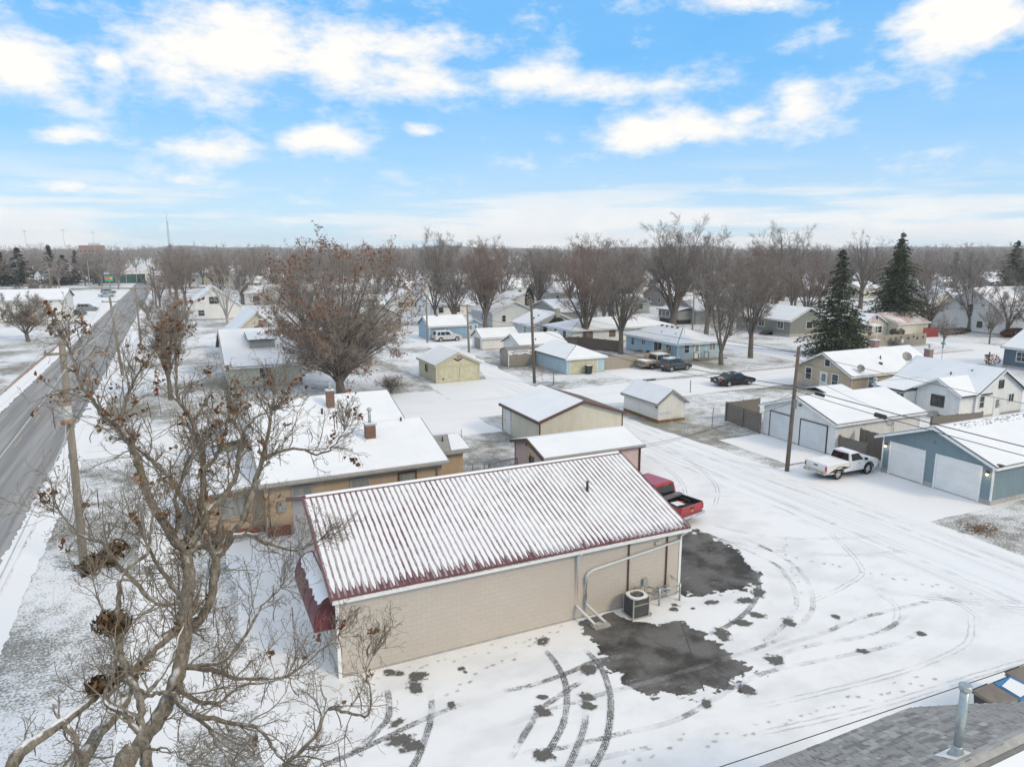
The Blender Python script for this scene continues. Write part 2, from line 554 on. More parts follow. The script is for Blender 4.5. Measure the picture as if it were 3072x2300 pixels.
    M['fence_l'] = wood('pale_fence_wood', (.42, .37, .30), (.33, .29, .24), (9, 9, .4))
    M['wood_red'] = wood('red_board', (.30, .055, .045), (.22, .045, .035))

    def bark(name, a, b, snow=0., moss=None):
        t = NT(name)
        f = t.noise(5.5, 6, .7, t.stretch((2.5, 2.5, .7)))
        c = t.mix(t.ss(f, .32, .7), a, b)
        if moss:
            c = t.mix(t.ss(t.noise(1.6, 4, .6), .5, .75, 0, .6), c, moss)
        if snow:
            c = t.mix(t.mth('MULTIPLY', t.ss(t.nz(), .62, .88), t.ss(t.noise(1.4, 4, .6), .62 - snow * .25, .70 - snow * .25)), c, SNOW)
        t.bump(f, .8, .03)
        return t.done(c, .9, spec=.1)
    M['bark_fg'] = bark('furrowed_grey_brown_bark', (.105, .09, .072), (.335, .295, .24), .6, (.155, .14, .06))
    M['twig_fg'] = bark('grey_brown_twig', (.19, .16, .125), (.33, .285, .23))
    M['bark'] = bark('grey_bark', (.12, .10, .085), (.24, .205, .17), .4)
    M['twig'] = bark('grey_twig', (.23, .20, .175), (.33, .29, .255))
    M['twig_red'] = bark('reddish_twig', (.25, .185, .16), (.35, .275, .24))
    M['twig_dk'] = bark('dark_twig', (.18, .16, .145), (.27, .24, .215))
    M['birch'] = bark('pale_birch_bark', (.34, .31, .275), (.55, .51, .46), .2)
    M['twig_big'] = bark('grey_brown_fine_twig', (.27, .235, .205), (.40, .35, .305))
    M['far_twig'] = bark('far_twig', (.27, .24, .225), (.36, .325, .30))

    def leafmat(name, a, b, c3=None):
        t = NT(name)
        rnd = t.n('ShaderNodeNewGeometry').outputs['Random Per Island']
        c = t.mix(t.ss(rnd, 0, 1), a, b)
        if c3:
            c = t.mix(t.ss(rnd, .8, .95), c, c3)
        t.done(c, .8, spec=.15)
        return t.m
    M['leaf'] = leafmat('dead_leaf', (.125, .06, .032), (.31, .18, .10), (.37, .25, .15))
    M['leaf_rust'] = leafmat('rust_leaf', (.16, .06, .025), (.33, .15, .065), (.28, .17, .10))
    M['pod'] = plain('seed_pod', (.135, .07, .045), .7, var=.3)
    M['nest'] = leafmat('nest_litter', (.055, .035, .02), (.17, .11, .06))
    M['needle'] = leafmat('spruce_needles', (.028, .04, .02), (.085, .10, .055), (.15, .15, .09))
    M['needle_b'] = leafmat('pine_needles', (.018, .034, .028), (.05, .075, .06), (.09, .085, .06))
    M['needle_c'] = leafmat('brownish_needles', (.035, .035, .022), (.085, .075, .05), (.12, .10, .07))
    M['snow_clump'] = plain('snow_clump', (.80, .82, .85), .8, var=.05)
    M['shrub'] = leafmat('brown_shrub', (.10, .06, .04), (.20, .13, .085))
    M['sign_red'] = plain('red_sign', (.5, .03, .03), .5)
    M['sign_green'] = plain('green_sign', (.05, .32, .26), .5)
    M['blue_bin'] = plain('blue_bin_plastic', (.05, .20, .42), .5)
    M['green_bin'] = plain('dark_green_bin_plastic', (.025, .045, .035), .5)
    M['brown_bin'] = plain('brown_bin_lid', (.20, .17, .14), .7)
    M['orange'] = plain('orange_paint', (.6, .16, .05), .6)
    M['yellow_paint'] = plain('worn_yellow_road_paint', (.38, .34, .24), .9, var=.4, scale=5)
    M['yellow'] = plain('yellow_housing', (.62, .45, .05), .5)
    t = NT('warm_lamp')
    t.b.inputs['Emission Color'].default_value = (1, .72, .38, 1)
    t.b.inputs['Emission Strength'].default_value = 3.0
    M['lamp'] = t.done((.8, .6, .4), .4)
    t = NT('red_signal_lamp')
    t.b.inputs['Emission Color'].default_value = (1, .06, .04, 1)
    t.b.inputs['Emission Strength'].default_value = 2.5
    M['lamp_red'] = t.done((.6, .05, .05), .4)
    return M


MT = make_mats()

# ---------------------------------------------------------------- helpers
ROOT_LOC = {}


def props(o, label=None, cat=None, group=None, kind=None):
    if label:
        o['label'] = label
    if cat:
        o['category'] = cat
    if group:
        o['group'] = group
    if kind:
        o['kind'] = kind
    return o


def thing(name, label, cat, loc=(0, 0, 0), rz=0., group=None, local=False):
    """Empty at a thing's base; children are given in world coordinates unless local"""
    o = bpy.data.objects.new(name, None)
    COL.objects.link(o)
    o.empty_display_size = .3
    o.location = loc
    o.rotation_euler = (0, 0, rz)
    if not local:
        ROOT_LOC[o.name] = Matrix.Translation(-Vector(loc))
    return props(o, label, cat, group)


def link(o, parent=None):
    COL.objects.link(o)
    if parent is not None:
        o.parent = parent
        if parent.name in ROOT_LOC:
            o.matrix_parent_inverse = ROOT_LOC[parent.name]
    return o


def put(name, me, parent=None, loc=(0, 0, 0), rot=(0, 0, 0), scale=(1, 1, 1)):
    o = bpy.data.objects.new(name, me)
    o.location = loc
    o.rotation_euler = rot
    o.scale = scale
    return link(o, parent)


def copy_tree(o, parent=None):
    c = o.copy()
    COL.objects.link(c)
    c.parent = parent
    for ch in o.children:
        copy_tree(ch, c)
    return c


class MB:
    def __init__(s):
        s.v, s.f = [], []

    def add(s, vs, fs):
        b = len(s.v)
        s.v.extend(tuple(map(float, q)) for q in vs)
        s.f.extend([tuple(i + b for i in f) for f in fs])
        return s

    def box(s, x0, x1, y0, y1, z0, z1):
        return s.add([(x0, y0, z0), (x1, y0, z0), (x1, y1, z0), (x0, y1, z0), (x0, y0, z1), (x1, y0, z1), (x1, y1, z1), (x0, y1, z1)],
                     [(0, 3, 2, 1), (4, 5, 6, 7), (0, 1, 5, 4), (1, 2, 6, 5), (2, 3, 7, 6), (3, 0, 4, 7)])

    def wbox(s, side, plane, u0, u1, v0, v1, d0, d1):
        """box on a wall: u along it, v up, d outward from the wall plane"""
        if side == 'W':
            return s.box(plane - d1, plane - d0, u0, u1, v0, v1)
        if side == 'E':
            return s.box(plane + d0, plane + d1, u0, u1, v0, v1)
        if side == 'S':
            return s.box(u0, u1, plane - d1, plane - d0, v0, v1)
        return s.box(u0, u1, plane + d0, plane + d1, v0, v1)

    def poly(s, pts):
        return s.add(pts, [tuple(range(len(pts)))])

    def prism(s, pts, vec):
        """polygon swept along vec"""
        n = len(pts)
        q = [tuple(a + b for a, b in zip(p, vec)) for p in pts]
        return s.add(list(pts) + q, [tuple(reversed(range(n))), tuple(range(n, 2 * n))] + [(i, (i + 1) % n, n + (i + 1) % n, n + i) for i in range(n)])

    def slab(s, pts, t):
        return s.prism([(x, y, z - t) for x, y, z in pts], (0, 0, t))

    def tube(s, path, rad, k=6, cap=True):
        P = np.array(path, float)
        n = len(P)
        rad = np.broadcast_to(np.array(rad, float), (n,))
        T = np.gradient(P, axis=0)
        T /= np.linalg.norm(T, axis=1)[:, None] + 1e-9
        ref = np.array([0, 0, 1.]) if abs(T[:, 2]).mean() < .8 else np.array([1., 0, 0])
        b = len(s.v)
        for i in range(n):
            a = np.cross(T[i], ref)
            a /= np.linalg.norm(a) + 1e-9
            c = np.cross(T[i], a)
            for j in range(k):
                th = 2 * math.pi * j / k
                s.v.append(tuple(P[i] + rad[i] * (math.cos(th) * a + math.sin(th) * c)))
        for i in range(n - 1):
            for j in range(k):
                j2 = (j + 1) % k
                s.f.append((b + i * k + j, b + i * k + j2, b + (i + 1) * k + j2, b + (i + 1) * k + j))
        if cap:
            s.f.append(tuple(b + j for j in reversed(range(k))))
            s.f.append(tuple(b + (n - 1) * k + j for j in range(k)))
        return s

    def cyl(s, x, y, z0, z1, r0, r1=None, k=10):
        return s.tube([(x, y, z0), (x, y, z1)], [r0, r0 if r1 is None else r1], k)

    def mesh(s, name, mat, smooth=False):
        me = bpy.data.meshes.new(name)
        me.from_pydata(s.v, [], s.f)
        if mat is not None:
            me.materials.append(MT[mat] if isinstance(mat, str) else mat)
        if smooth:
            me.polygons.foreach_set('use_smooth', [True] * len(me.polygons))
        me.update()
        return me

    def build(s, name, mat, parent=None, smooth=False, loc=(0, 0, 0), rot=(0, 0, 0)):
        return put(name, s.mesh(name, mat, smooth), parent, loc, rot)


def np_mesh(name, V, F, mat, smooth=False):
    """V (n,3), F (m,3 or 4) arrays"""
    me = bpy.data.meshes.new(name)
    V = np.asarray(V, np.float32)
    F = np.asarray(F, np.int32)
    me.vertices.add(len(V))
    me.vertices.foreach_set('co', V.ravel())
    k = F.shape[1]
    me.loops.add(F.size)
    me.loops.foreach_set('vertex_index', F.ravel())
    me.polygons.add(len(F))
    me.polygons.foreach_set('loop_start', np.arange(len(F), dtype=np.int32) * k)
    me.materials.append(MT[mat] if isinstance(mat, str) else mat)
    if smooth:
        me.polygons.foreach_set('use_smooth', np.ones(len(F), dtype=bool))
    me.update(calc_edges=True)
    return me


def tubes_np(paths, rads, k):
    """paths (N,n,3), rads (N,n): open tubes with k sides -> V, F(quads)"""
    P = np.asarray(paths, float)
    Rr = np.asarray(rads, float)
    N, n, _ = P.shape
    T = np.gradient(P, axis=1)
    T /= np.linalg.norm(T, axis=2, keepdims=True) + 1e-9
    ref = np.zeros((N, 1, 3))
    vert = np.abs(T[:, :, 2]).mean(axis=1) > .75
    ref[~vert, 0, 2] = 1
    ref[vert, 0, 0] = 1
    A = np.cross(T, np.broadcast_to(ref, T.shape))
    A /= np.linalg.norm(A, axis=2, keepdims=True) + 1e-9
    B = np.cross(T, A)
    th = np.arange(k) * 2 * math.pi / k
    V = P[:, :, None, :] + Rr[:, :, None, None] * (np.cos(th)[None, None, :, None] * A[:, :, None, :] + np.sin(th)[None, None, :, None] * B[:, :, None, :])
    V = V.reshape(-1, 3)
    base = np.arange(N)[:, None, None] * (n * k)
    i = np.arange(n - 1)[None, :, None] * k
    j = np.arange(k)[None, None, :]
    j2 = (j + 1) % k
    F = np.stack(np.broadcast_arrays(base + i + j, base + i + j2, base + i + k + j2, base + i + k + j), axis=-1).reshape(-1, 4)
    return V, F


def join_np(parts):
    Vs, Fs, b = [], [], 0
    for V, F in parts:
        Vs.append(V)
        Fs.append(F + b)
        b += len(V)
    return np.concatenate(Vs), np.concatenate(Fs)


# ---------------------------------------------------------------- wall pieces
_unit = {}


def unit_box(mat, kind='box'):
    key = (mat, kind)
    if key not in _unit:
        m = MB()
        if kind == 'lap':        # clapboard: one unit long, high and deep; thick at the foot
            m.prism([(-.5, 0, 0), (-.5, -1, 0), (-.5, -.25, 1), (-.5, 0, 1)], (1, 0, 0))
        elif kind == 'picket':   # dog-eared fence board
            m.prism([(-.5, 0, 0), (.5, 0, 0), (.5, 0, .975), (.28, 0, 1), (-.28, 0, 1), (-.5, 0, .975)], (0, 1, 0))
        else:
            m.box(-.5, .5, -.5, .5, -.5, .5)
        _unit[key] = m.mesh(kind + '_piece', mat)
    return _unit[key]


def clapboards(wall, side, plane, u0, u1, z0, eave, mat, apex=None, course=.2, holes=()):
    """lap siding boards as pieces of their wall; apex=(u, z) for a gable; holes=(u0,u1,z0,z1) are left free"""
    me = unit_box(mat, 'lap')
    rz = {'S': 0, 'W': -math.pi / 2, 'E': math.pi / 2, 'N': math.pi}[side]
    z = z0
    top = apex[1] if apex else eave
    while z < top - .06:
        h = min(course, top - z)
        a, b = u0, u1
        if apex and z + h * .5 > eave:
            f = (z + h * .6 - eave) / (apex[1] - eave)
            a = u0 + (apex[0] - u0) * f
            b = u1 + (apex[0] - u1) * f
        spans = [(a, b)]
        for h0, h1, hz0, hz1 in holes:
            if z + h > hz0 + .03 and z < hz1 - .03:
                ns = []
                for p, q in spans:
                    if h1 <= p or h0 >= q:
                        ns.append((p, q))
                    else:
                        if h0 > p:
                            ns.append((p, h0))
                        if h1 < q:
                            ns.append((h1, q))
                spans = ns
        for p, q in spans:
            if q - p < .05:
                continue
            c = (p + q) / 2
            loc = (plane, c, z) if side in 'WE' else (c, plane, z)
            put('clapboard', me, wall, loc, (0, 0, rz), (q - p, .026, h + .004))
        z += course


def window(parent, side, plane, uc, zc, w, h, trim='trim', glass='glass', bars='h', fw=.08, deep=.07):
    fr = MB()
    u0, u1, v0, v1 = uc - w / 2, uc + w / 2, zc - h / 2, zc + h / 2
    fr.wbox(side, plane, u0 - fw, u0, v0 - fw, v1 + fw, .0, deep)
    fr.wbox(side, plane, u1, u1 + fw, v0 - fw, v1 + fw, .0, deep)
    fr.wbox(side, plane, u0, u1, v1, v1 + fw, .0, deep)
    fr.wbox(side, plane, u0, u1, v0 - fw, v0, .0, deep + .03)
    b = .035
    if 'h' in bars:
        fr.wbox(side, plane, u0, u1, zc - b / 2, zc + b / 2, .01, deep - .01)
    if 'v' in bars:
        for p, q in (((v0, zc - b / 2), (zc + b / 2, v1)) if 'h' in bars else ((v0, v1),)):
            fr.wbox(side, plane, uc - b / 2, uc + b / 2, p, q, .01, deep - .012)
    o = fr.build('window', trim, parent)
    MB().wbox(side, plane, u0, u1, v0, v1, .004, .03).build('pane', glass, o)
    return o


def door(parent, side, plane, uc, w, h, mat='door_white', z0=.1, glass=True, trim='trim'):
    d = MB()
    d.wbox(side, plane, uc - w / 2, uc + w / 2, z0, z0 + h, 0, .05)
    o = d.build('door', mat, parent)
    f = MB()
    f.wbox(side, plane, uc - w / 2 - .09, uc - w / 2, z0, z0 + h + .09, 0, .08)
    f.wbox(side, plane, uc + w / 2, uc + w / 2 + .09, z0, z0 + h + .09, 0, .08)
    f.wbox(side, plane, uc - w / 2, uc + w / 2, z0 + h, z0 + h + .09, 0, .08)
    f.build('door_frame', trim, o)
    if glass:
        MB().wbox(side, plane, uc - w * .32, uc + w * .32, z0 + h * .45, z0 + h * .92, .05, .058).build('pane', 'glass_pale', o)
    k = MB()
    k.wbox(side, plane, uc + w * .36, uc + w * .42, z0 + 1.0, z0 + 1.06, .05, .11)
    k.build('handle', 'dark', o)
    return o


def garage_door(parent, side, plane, u0, u1, h, mat, trim, panels=4, z0=.06, tw=.1):
    f = MB()
    f.wbox(side, plane, u0 - tw, u0, z0 - .04, h + tw, 0, .075)
    f.wbox(side, plane, u1, u1 + tw, z0 - .04, h + tw, 0, .075)
    f.wbox(side, plane, u0, u1, h, h + tw, 0, .075)
    o = f.build('garage_door', trim, parent)
    ph = (h - z0) / panels
    for i in range(panels):
        m = MB()
        a, b = z0 + i * ph + .002, z0 + (i + 1) * ph - .002
        m.wbox(side, plane, u0, u1, a, b, 0, .04)
        if mat == 'door_cream':
            m.wbox(side, plane, u0, u1, (a + b) / 2 - .05, (a + b) / 2 + .05, .04, .055)
        m.build('panel', mat, o)
    return o


def downspout(parent, pts, mat='gutter', r=.045):
    return MB().tube(pts, r, 6).build('downspout', mat, parent, True)


def roof_planes(x0, x1, y0, y1, eave, ridge, axis, oe, og):
    """two slopes of a gable roof as corner lists (eave, eave, ridge, ridge)"""
    if axis == 'x':
        ym = (y0 + y1) / 2
        sl = (ridge - eave) / (ym - y0)
        ze = eave - oe * sl
        a, b = x0 - og, x1 + og
        return [[(a, y0 - oe, ze), (b, y0 - oe, ze), (b, ym, ridge), (a, ym, ridge)],
                [(b, y1 + oe, ze), (a, y1 + oe, ze), (a, ym, ridge), (b, ym, ridge)]]
    xm = (x0 + x1) / 2
    sl = (ridge - eave) / (xm - x0)
    ze = eave - oe * sl
    a, b = y0 - og, y1 + og
    return [[(x0 - oe, b, ze), (x0 - oe, a, ze), (xm, a, ridge), (xm, b, ridge)],
            [(x1 + oe, a, ze), (x1 + oe, b, ze), (xm, b, ridge), (xm, a, ridge)]]


def lay_roof(parent, planes, edge, snow='roof_snow', thick=.14, lift=.10, fascia=None, inset=.06, bare=()):
    """roof deck with snow on it (the snow is a sub-part); planes listed eave, eave, top, top"""
    m = MB()
    for p in planes:
        m.slab([(x, y, z + lift) for x, y, z in p], thick)
    o = m.build('roof', edge, parent)
    for i, p in enumerate(planes):
        if i in bare:
            continue
        c = np.mean(np.array(p), axis=0)
        q = []
        for v in p:
            d = np.array(v) - c
            L = np.linalg.norm(d)
            q.append(tuple(c + d * max(.2, 1 - inset / L * 1.4)))
        MB().slab([(x, y, z + lift + .045) for x, y, z in q], .04).build('snow', snow, o)
    return o


def building(name, label, cat, x0, x1, y0, y1, eave, ridge, axis, wall, roof='shingle_dark', snow='roof_snow', oe=.35, og=.3,
             base=.15, laps=(), fascia='trim', bare=(), lapmat=None, group=None, holes=None, course=.2, hip=None):
    """gabled (or hipped) house body: wall with gables, plinth, roof with snow, fascia boards"""
    t = thing(name, label, cat, ((x0 + x1) / 2, (y0 + y1) / 2, 0), group=group)
    w = MB()
    if hip:
        w.box(x0, x1, y0, y1, base, eave)
    elif axis == 'x':
        ym = (y0 + y1) / 2
        w.prism([(x0, y0, base), (x0, y1, base), (x0, y1, eave), (x0, ym, ridge), (x0, y0, eave)], (x1 - x0, 0, 0))
    else:
        xm = (x0 + x1) / 2
        w.prism([(x0, y0, base), (x1, y0, base), (x1, y0, eave), (xm, y0, ridge), (x0, y0, eave)], (0, y1 - y0, 0))
    wo = w.build('wall', wall, t)
    MB().box(x0 - .02, x1 + .02, y0 - .02, y1 + .02, -.1, base).build('plinth', 'concrete', t)
    if hip:
        sl = hip
        zt = ridge
        if axis == 'x':
            ym = (y0 + y1) / 2
            r = (y1 - y0) / 2
            A, B = (x0 + r, ym, zt), (x1 - r, ym, zt)
            e = oe
            ze = eave - e * (zt - eave) / r
            c = [(x0 - e, y0 - e, ze), (x1 + e, y0 - e, ze), (x1 + e, y1 + e, ze), (x0 - e, y1 + e, ze)]
            planes = [[c[0], c[1], B, A], [c[2], c[3], A, B], [c[3], c[0], A], [c[1], c[2], B]]
        else:
            xm = (x0 + x1) / 2
            r = (x1 - x0) / 2
            A, B = (xm, y0 + r, zt), (xm, y1 - r, zt)
            e = oe
            ze = eave - e * (zt - eave) / r
            c = [(x0 - e, y0 - e, ze), (x1 + e, y0 - e, ze), (x1 + e, y1 + e, ze), (x0 - e, y1 + e, ze)]
            planes = [[c[3], c[0], A, B], [c[1], c[2], B, A], [c[0], c[1], A], [c[2], c[3], B]]
    else:
        planes = roof_planes(x0, x1, y0, y1, eave, ridge, axis, oe, og)
    ro = lay_roof(t, planes, roof, snow, bare=bare)
    if fascia:
        f = MB()
        for p in planes:
            a, b = np.array(p[0]), np.array(p[1])
            d = np.array(p[2]) - np.array(p[1])
            out = -np.array([d[0], d[1], 0.])
            if hip and len(p) == 3:
                out = (a + b) / 2 - np.array(p[2])
                out[2] = 0
            if axis == 'x' and not (hip and len(p) == 3):
                out[0] = 0
            elif axis == 'y' and not (hip and len(p) == 3):
                out[1] = 0
            else:
                if abs(b[0] - a[0]) > abs(b[1] - a[1]):
                    out[0] = 0
                else:
                    out[1] = 0
            out /= np.linalg.norm(out) + 1e-9
            q = [tuple(a + out * .003 + (0, 0, -.09)), tuple(b + out * .003 + (0, 0, -.09)), tuple(b + out * .003 + (0, 0, .07)), tuple(a + out * .003 + (0, 0, .07))]
            f.prism(q, tuple(out * .03))
            if not hip:       # rake boards on the gable ends
                for e0, e1 in ((p[0], p[3]), (p[1], p[2])):
                    ax = 0 if axis == 'x' else 1
                    sgn = 1 if e0[ax] > (p[0][ax] + p[1][ax]) / 2 else -1
                    off = [0, 0, 0]
                    off[ax] = sgn * .003
                    vec = [0, 0, 0]
                    vec[ax] = sgn * .03
                    f.prism([(e0[0] + off[0], e0[1] + off[1], e0[2] - .10), (e1[0] + off[0], e1[1] + off[1], e1[2] - .10), (e1[0] + off[0], e1[1] + off[1], e1[2] + .07), (e0[0] + off[0], e0[1] + off[1], e0[2] + .07)], tuple(vec))
        f.build('fascia', fascia, t)
    holes = holes or {}
    for s in laps:
        pl = {'W': x0, 'E': x1, 'S': y0, 'N': y1}[s]
        u0, u1 = (y0, y1) if s in 'WE' else (x0, x1)
        gab = (axis == 'x' and s in 'WE') or (axis == 'y' and s in 'SN')
        ap = ((u0 + u1) / 2, ridge - .02) if gab and not hip else None
        clapboards(wo, s, pl, u0, u1, base, eave, lapmat or wall, ap, course, holes.get(s, ()))
        for uu in (u0, u1):
            MB().wbox(s, pl, uu - .05, uu + .05, base, eave + .02, .0, .04).build('corner_board', lapmat or wall if fascia is None else fascia, wo)
    return t, wo, ro


def brick_chimney(parent, x, y, z0, z1, w=.55, d=.55, pieces=True, cap=True, pipe=0.):
    c = MB().box(x - w / 2, x + w / 2, y - d / 2, y + d / 2, z0, z1)
    o = c.build('chimney', 'mortar' if pieces else 'far_brick', parent)
    if pieces:
        me = unit_box('brick')
        rows = int((z1 - z0) / .085)
        rnd = random.Random(int(x * 100))
        for r in range(rows):
            z = z0 + .045 + r * .085
            n = max(2, round(w / .21))
            for side in range(4):
                ln = w if side % 2 == 0 else d
                bl = ln / n
                for i in range(n + (1 if r % 2 else 0)):
                    a = -ln / 2 + i * bl - (bl / 2 if r % 2 else 0)
                    b = min(a + bl, ln / 2)
                    a = max(a, -ln / 2)
                    if b - a < .03:
                        continue
                    u = (a + b) / 2
                    pr = .010 + rnd.random() * .006
                    if side == 0:
                        put('brick', me, o, (x + u, y - d / 2 - pr + .02, z), (0, 0, 0), (b - a - .014, .06, .068))
                    elif side == 2:
                        put('brick', me, o, (x + u, y + d / 2 + pr - .02, z), (0, 0, 0), (b - a - .014, .06, .068))
                    elif side == 1:
                        put('brick', me, o, (x + w / 2 + pr - .02, y + u, z), (0, 0, 0), (.06, b - a - .014, .068))
                    else:
                        put('brick', me, o, (x - w / 2 - pr + .02, y + u, z), (0, 0, 0), (.06, b - a - .014, .068))
    if cap:
        MB().box(x - w / 2 - .08, x + w / 2 + .08, y - d / 2 - .08, y + d / 2 + .08, z1, z1 + .07).build('cap', 'concrete', o)
        MB().box(x - w / 2 - .05, x + w / 2 + .05, y - d / 2 - .05, y + d / 2 + .05, z1 + .07, z1 + .10).build('snow', 'snow', o)
    if pipe:
        m = MB().cyl(x, y, z1 + .07, z1 + pipe, .09, .09, 10)
        m.tube([(x, y, z1 + pipe), (x, y, z1 + pipe + .05), (x, y, z1 + pipe + .16)], [.17, .17, .05], 10)
        m.build('flue', 'galv', o, True)
    return o


def vent(parent, x, y, z, h=.3, r=.05, mat='dark'):
    m = MB().cyl(x, y, z - .1, z + h, r, r, 8)
    m.cyl(x, y, z - .1, z + .05, r * 2.2, r * 1.3, 8)
    return m.build('vent_pipe', mat, parent, True)


def box_vent(parent, x, y, z, s=.22):
    return MB().add([(x - s, y - s, z - .1), (x + s, y - s, z - .1), (x + s, y + s, z - .05), (x - s, y + s, z - .05), (x - s, y - s, z + .12), (x + s, y - s, z + .12), (x + s, y + s, z + .2), (x - s, y + s, z + .2)],
                    [(4, 5, 6, 7), (0, 1, 5, 4), (1, 2, 6, 5), (2, 3, 7, 6), (3, 0, 4, 7)]).build('roof_vent', 'dark', parent)


def dish(parent, x, y, z, az=200, r=.33):
    m = MB()
    a = R(az)
    d = Vector((math.sin(a) * .85, math.cos(a) * .85, .5)).normalized()
    s1 = d.cross(Vector((0, 0, 1))).normalized()
    s2 = s1.cross(d)
    c = Vector((x, y, z + .55))
    k = 14
    rings = [(0, -.06), (.55, -.03), (1, .0)]
    vs = [tuple(c + d * rings[0][1])]
    for rr, dep in rings[1:]:
        for j in range(k):
            t = 2 * math.pi * j / k
            vs.append(tuple(c + d * dep + s1 * math.cos(t) * r * rr + s2 * math.sin(t) * r * rr))
    fs = [(0, 1 + j, 1 + (j + 1) % k) for j in range(k)] + [(1 + j, 1 + k + j, 1 + k + (j + 1) % k, 1 + (j + 1) % k) for j in range(k)]
    m.add(vs, fs)
    o = m.build('satellite_dish', 'grey_metal', parent, True)
    a = MB().tube([(x, y, z - .1), (x, y, z + .25), tuple(c - d * .06)], .025, 6)
    a.tube([tuple(c - s2 * r * .9), tuple(c + d * .35 - s2 * .1)], .015, 5)
    a.build('mast', 'grey_metal', o)
    return o


def picket_fence(name, label, pts, h, mat, cat='fence', w=.14, rails=True, seed=1, group=None):
    """board fence along pts; every board is a piece"""
    t = thing(name, label, cat, (pts[0][0], pts[0][1], 0), group=group)
    me = unit_box(mat, 'picket')
    rnd = random.Random(seed)
    for (ax, ay), (bx, by) in zip(pts, pts[1:]):
        L = math.hypot(bx - ax, by - ay)
        an = math.atan2(by - ay, bx - ax)
        n = max(1, int(L / w))
        for i in range(n):
            f = (i + .5) / n
            put('board', me, t, (ax + (bx - ax) * f, ay + (by - ay) * f, .04), (0, 0, an), (L / n - .012, .02, h - .04 + rnd.uniform(-.02, .02)))
        if rails:
            m = MB()
            nx, ny = -math.sin(an), math.cos(an)
            for z in (.35, h - .35):
                m.prism([(ax + nx * .022, ay + ny * .022, z), (ax + nx * .06, ay + ny * .06, z), (ax + nx * .06, ay + ny * .06, z + .09), (ax + nx * .022, ay + ny * .022, z + .09)], (bx - ax, by - ay, 0))
            m.build('rail', mat, t)
            k = max(1, round(L / 2.4))
            for i in range(k + 1):
                f = i / k
                px, py = ax + (bx - ax) * f + nx * .11, ay + (by - ay) * f + ny * .11
                MB().box(px - .05, px + .05, py - .05, py + .05, -.05, h + .03).build('post', mat, t)
    return t

# ---------------------------------------------------------------- the ground, roads and snow
def struct(o):
    o['kind'] = 'structure'
    return o


def ragged(pts, step=.5, amp=.15, seed=1, closed=True):
    """polygon outline with an uneven edge"""
    rnd = random.Random(seed)
    out = []
    n = len(pts)
    for i in range(n if closed else n - 1):
        a, b = pts[i], pts[(i + 1) % n]
        L = math.hypot(b[0] - a[0], b[1] - a[1])
        k = max(1, int(L / step))
        nx, ny = -(b[1] - a[1]) / (L + 1e-9), (b[0] - a[0]) / (L + 1e-9)
        prev = 0
        for j in range(k):
            f = j / k
            prev = prev * .55 + rnd.uniform(-amp, amp) * .8
            d = prev if 0 < j else 0
            out.append((a[0] + (b[0] - a[0]) * f + nx * d, a[1] + (b[1] - a[1]) * f + ny * d))
    return out


def sheet(name, pts, z, mat, step=1.2, amp=.25, seed=1, parent=None):
    q = ragged(pts, step, amp, seed) if amp else pts
    o = MB().poly([(x, y, z) for x, y in q]).build(name, mat, parent)
    return o


def rect(x0, x1, y0, y1):
    return [(x0, y0), (x1, y0), (x1, y1), (x0, y1)]


def smooth_path(pts, n=40):
    P = np.array(pts, float)
    m = len(P)
    t = np.linspace(0, m - 1, n)
    out = []
    for v in t:
        i = min(int(v), m - 2)
        f = v - i
        p0, p1, p2, p3 = P[max(i - 1, 0)], P[i], P[i + 1], P[min(i + 2, m - 1)]
        out.append(.5 * ((2 * p1) + (-p0 + p2) * f + (2 * p0 - 5 * p1 + 4 * p2 - p3) * f * f + (-p0 + 3 * p1 - 3 * p2 + p3) * f ** 3))
    return np.array(out)


def ribbon(name, pts, w, z, mat, parent=None, n=None):
    L = sum(math.dist(a, b) for a, b in zip(pts, pts[1:]))
    C = smooth_path(pts, n or max(12, int(L * 3)))
    T = np.gradient(C, axis=0)
    T /= np.linalg.norm(T, axis=1)[:, None]
    Nn = np.stack([-T[:, 1], T[:, 0]], 1)
    vs, fs, uv = [], [], []
    s = 0
    for i, (c, nn) in enumerate(zip(C, Nn)):
        if i:
            s += np.linalg.norm(C[i] - C[i - 1])
        for sg in (-1, 1):
            vs.append((c[0] + nn[0] * sg * w / 2, c[1] + nn[1] * sg * w / 2, z))
            uv.append(((sg + 1) / 2, s))
    for i in range(len(C) - 1):
        fs.append((2 * i, 2 * i + 2, 2 * i + 3, 2 * i + 1))
    m = MB()
    m.v, m.f = vs, fs
    me = m.mesh(name, mat)
    at = me.attributes.new('fade', 'FLOAT', 'POINT')
    at.data.foreach_set('value', [min(1., min(q[1], s - q[1]) / 1.2) for q in uv])
    ul = me.uv_layers.new(name='UVMap')
    for lp in me.loops:
        ul.data[lp.index].uv = uv[lp.vertex_index]
    return put(name, me, parent)


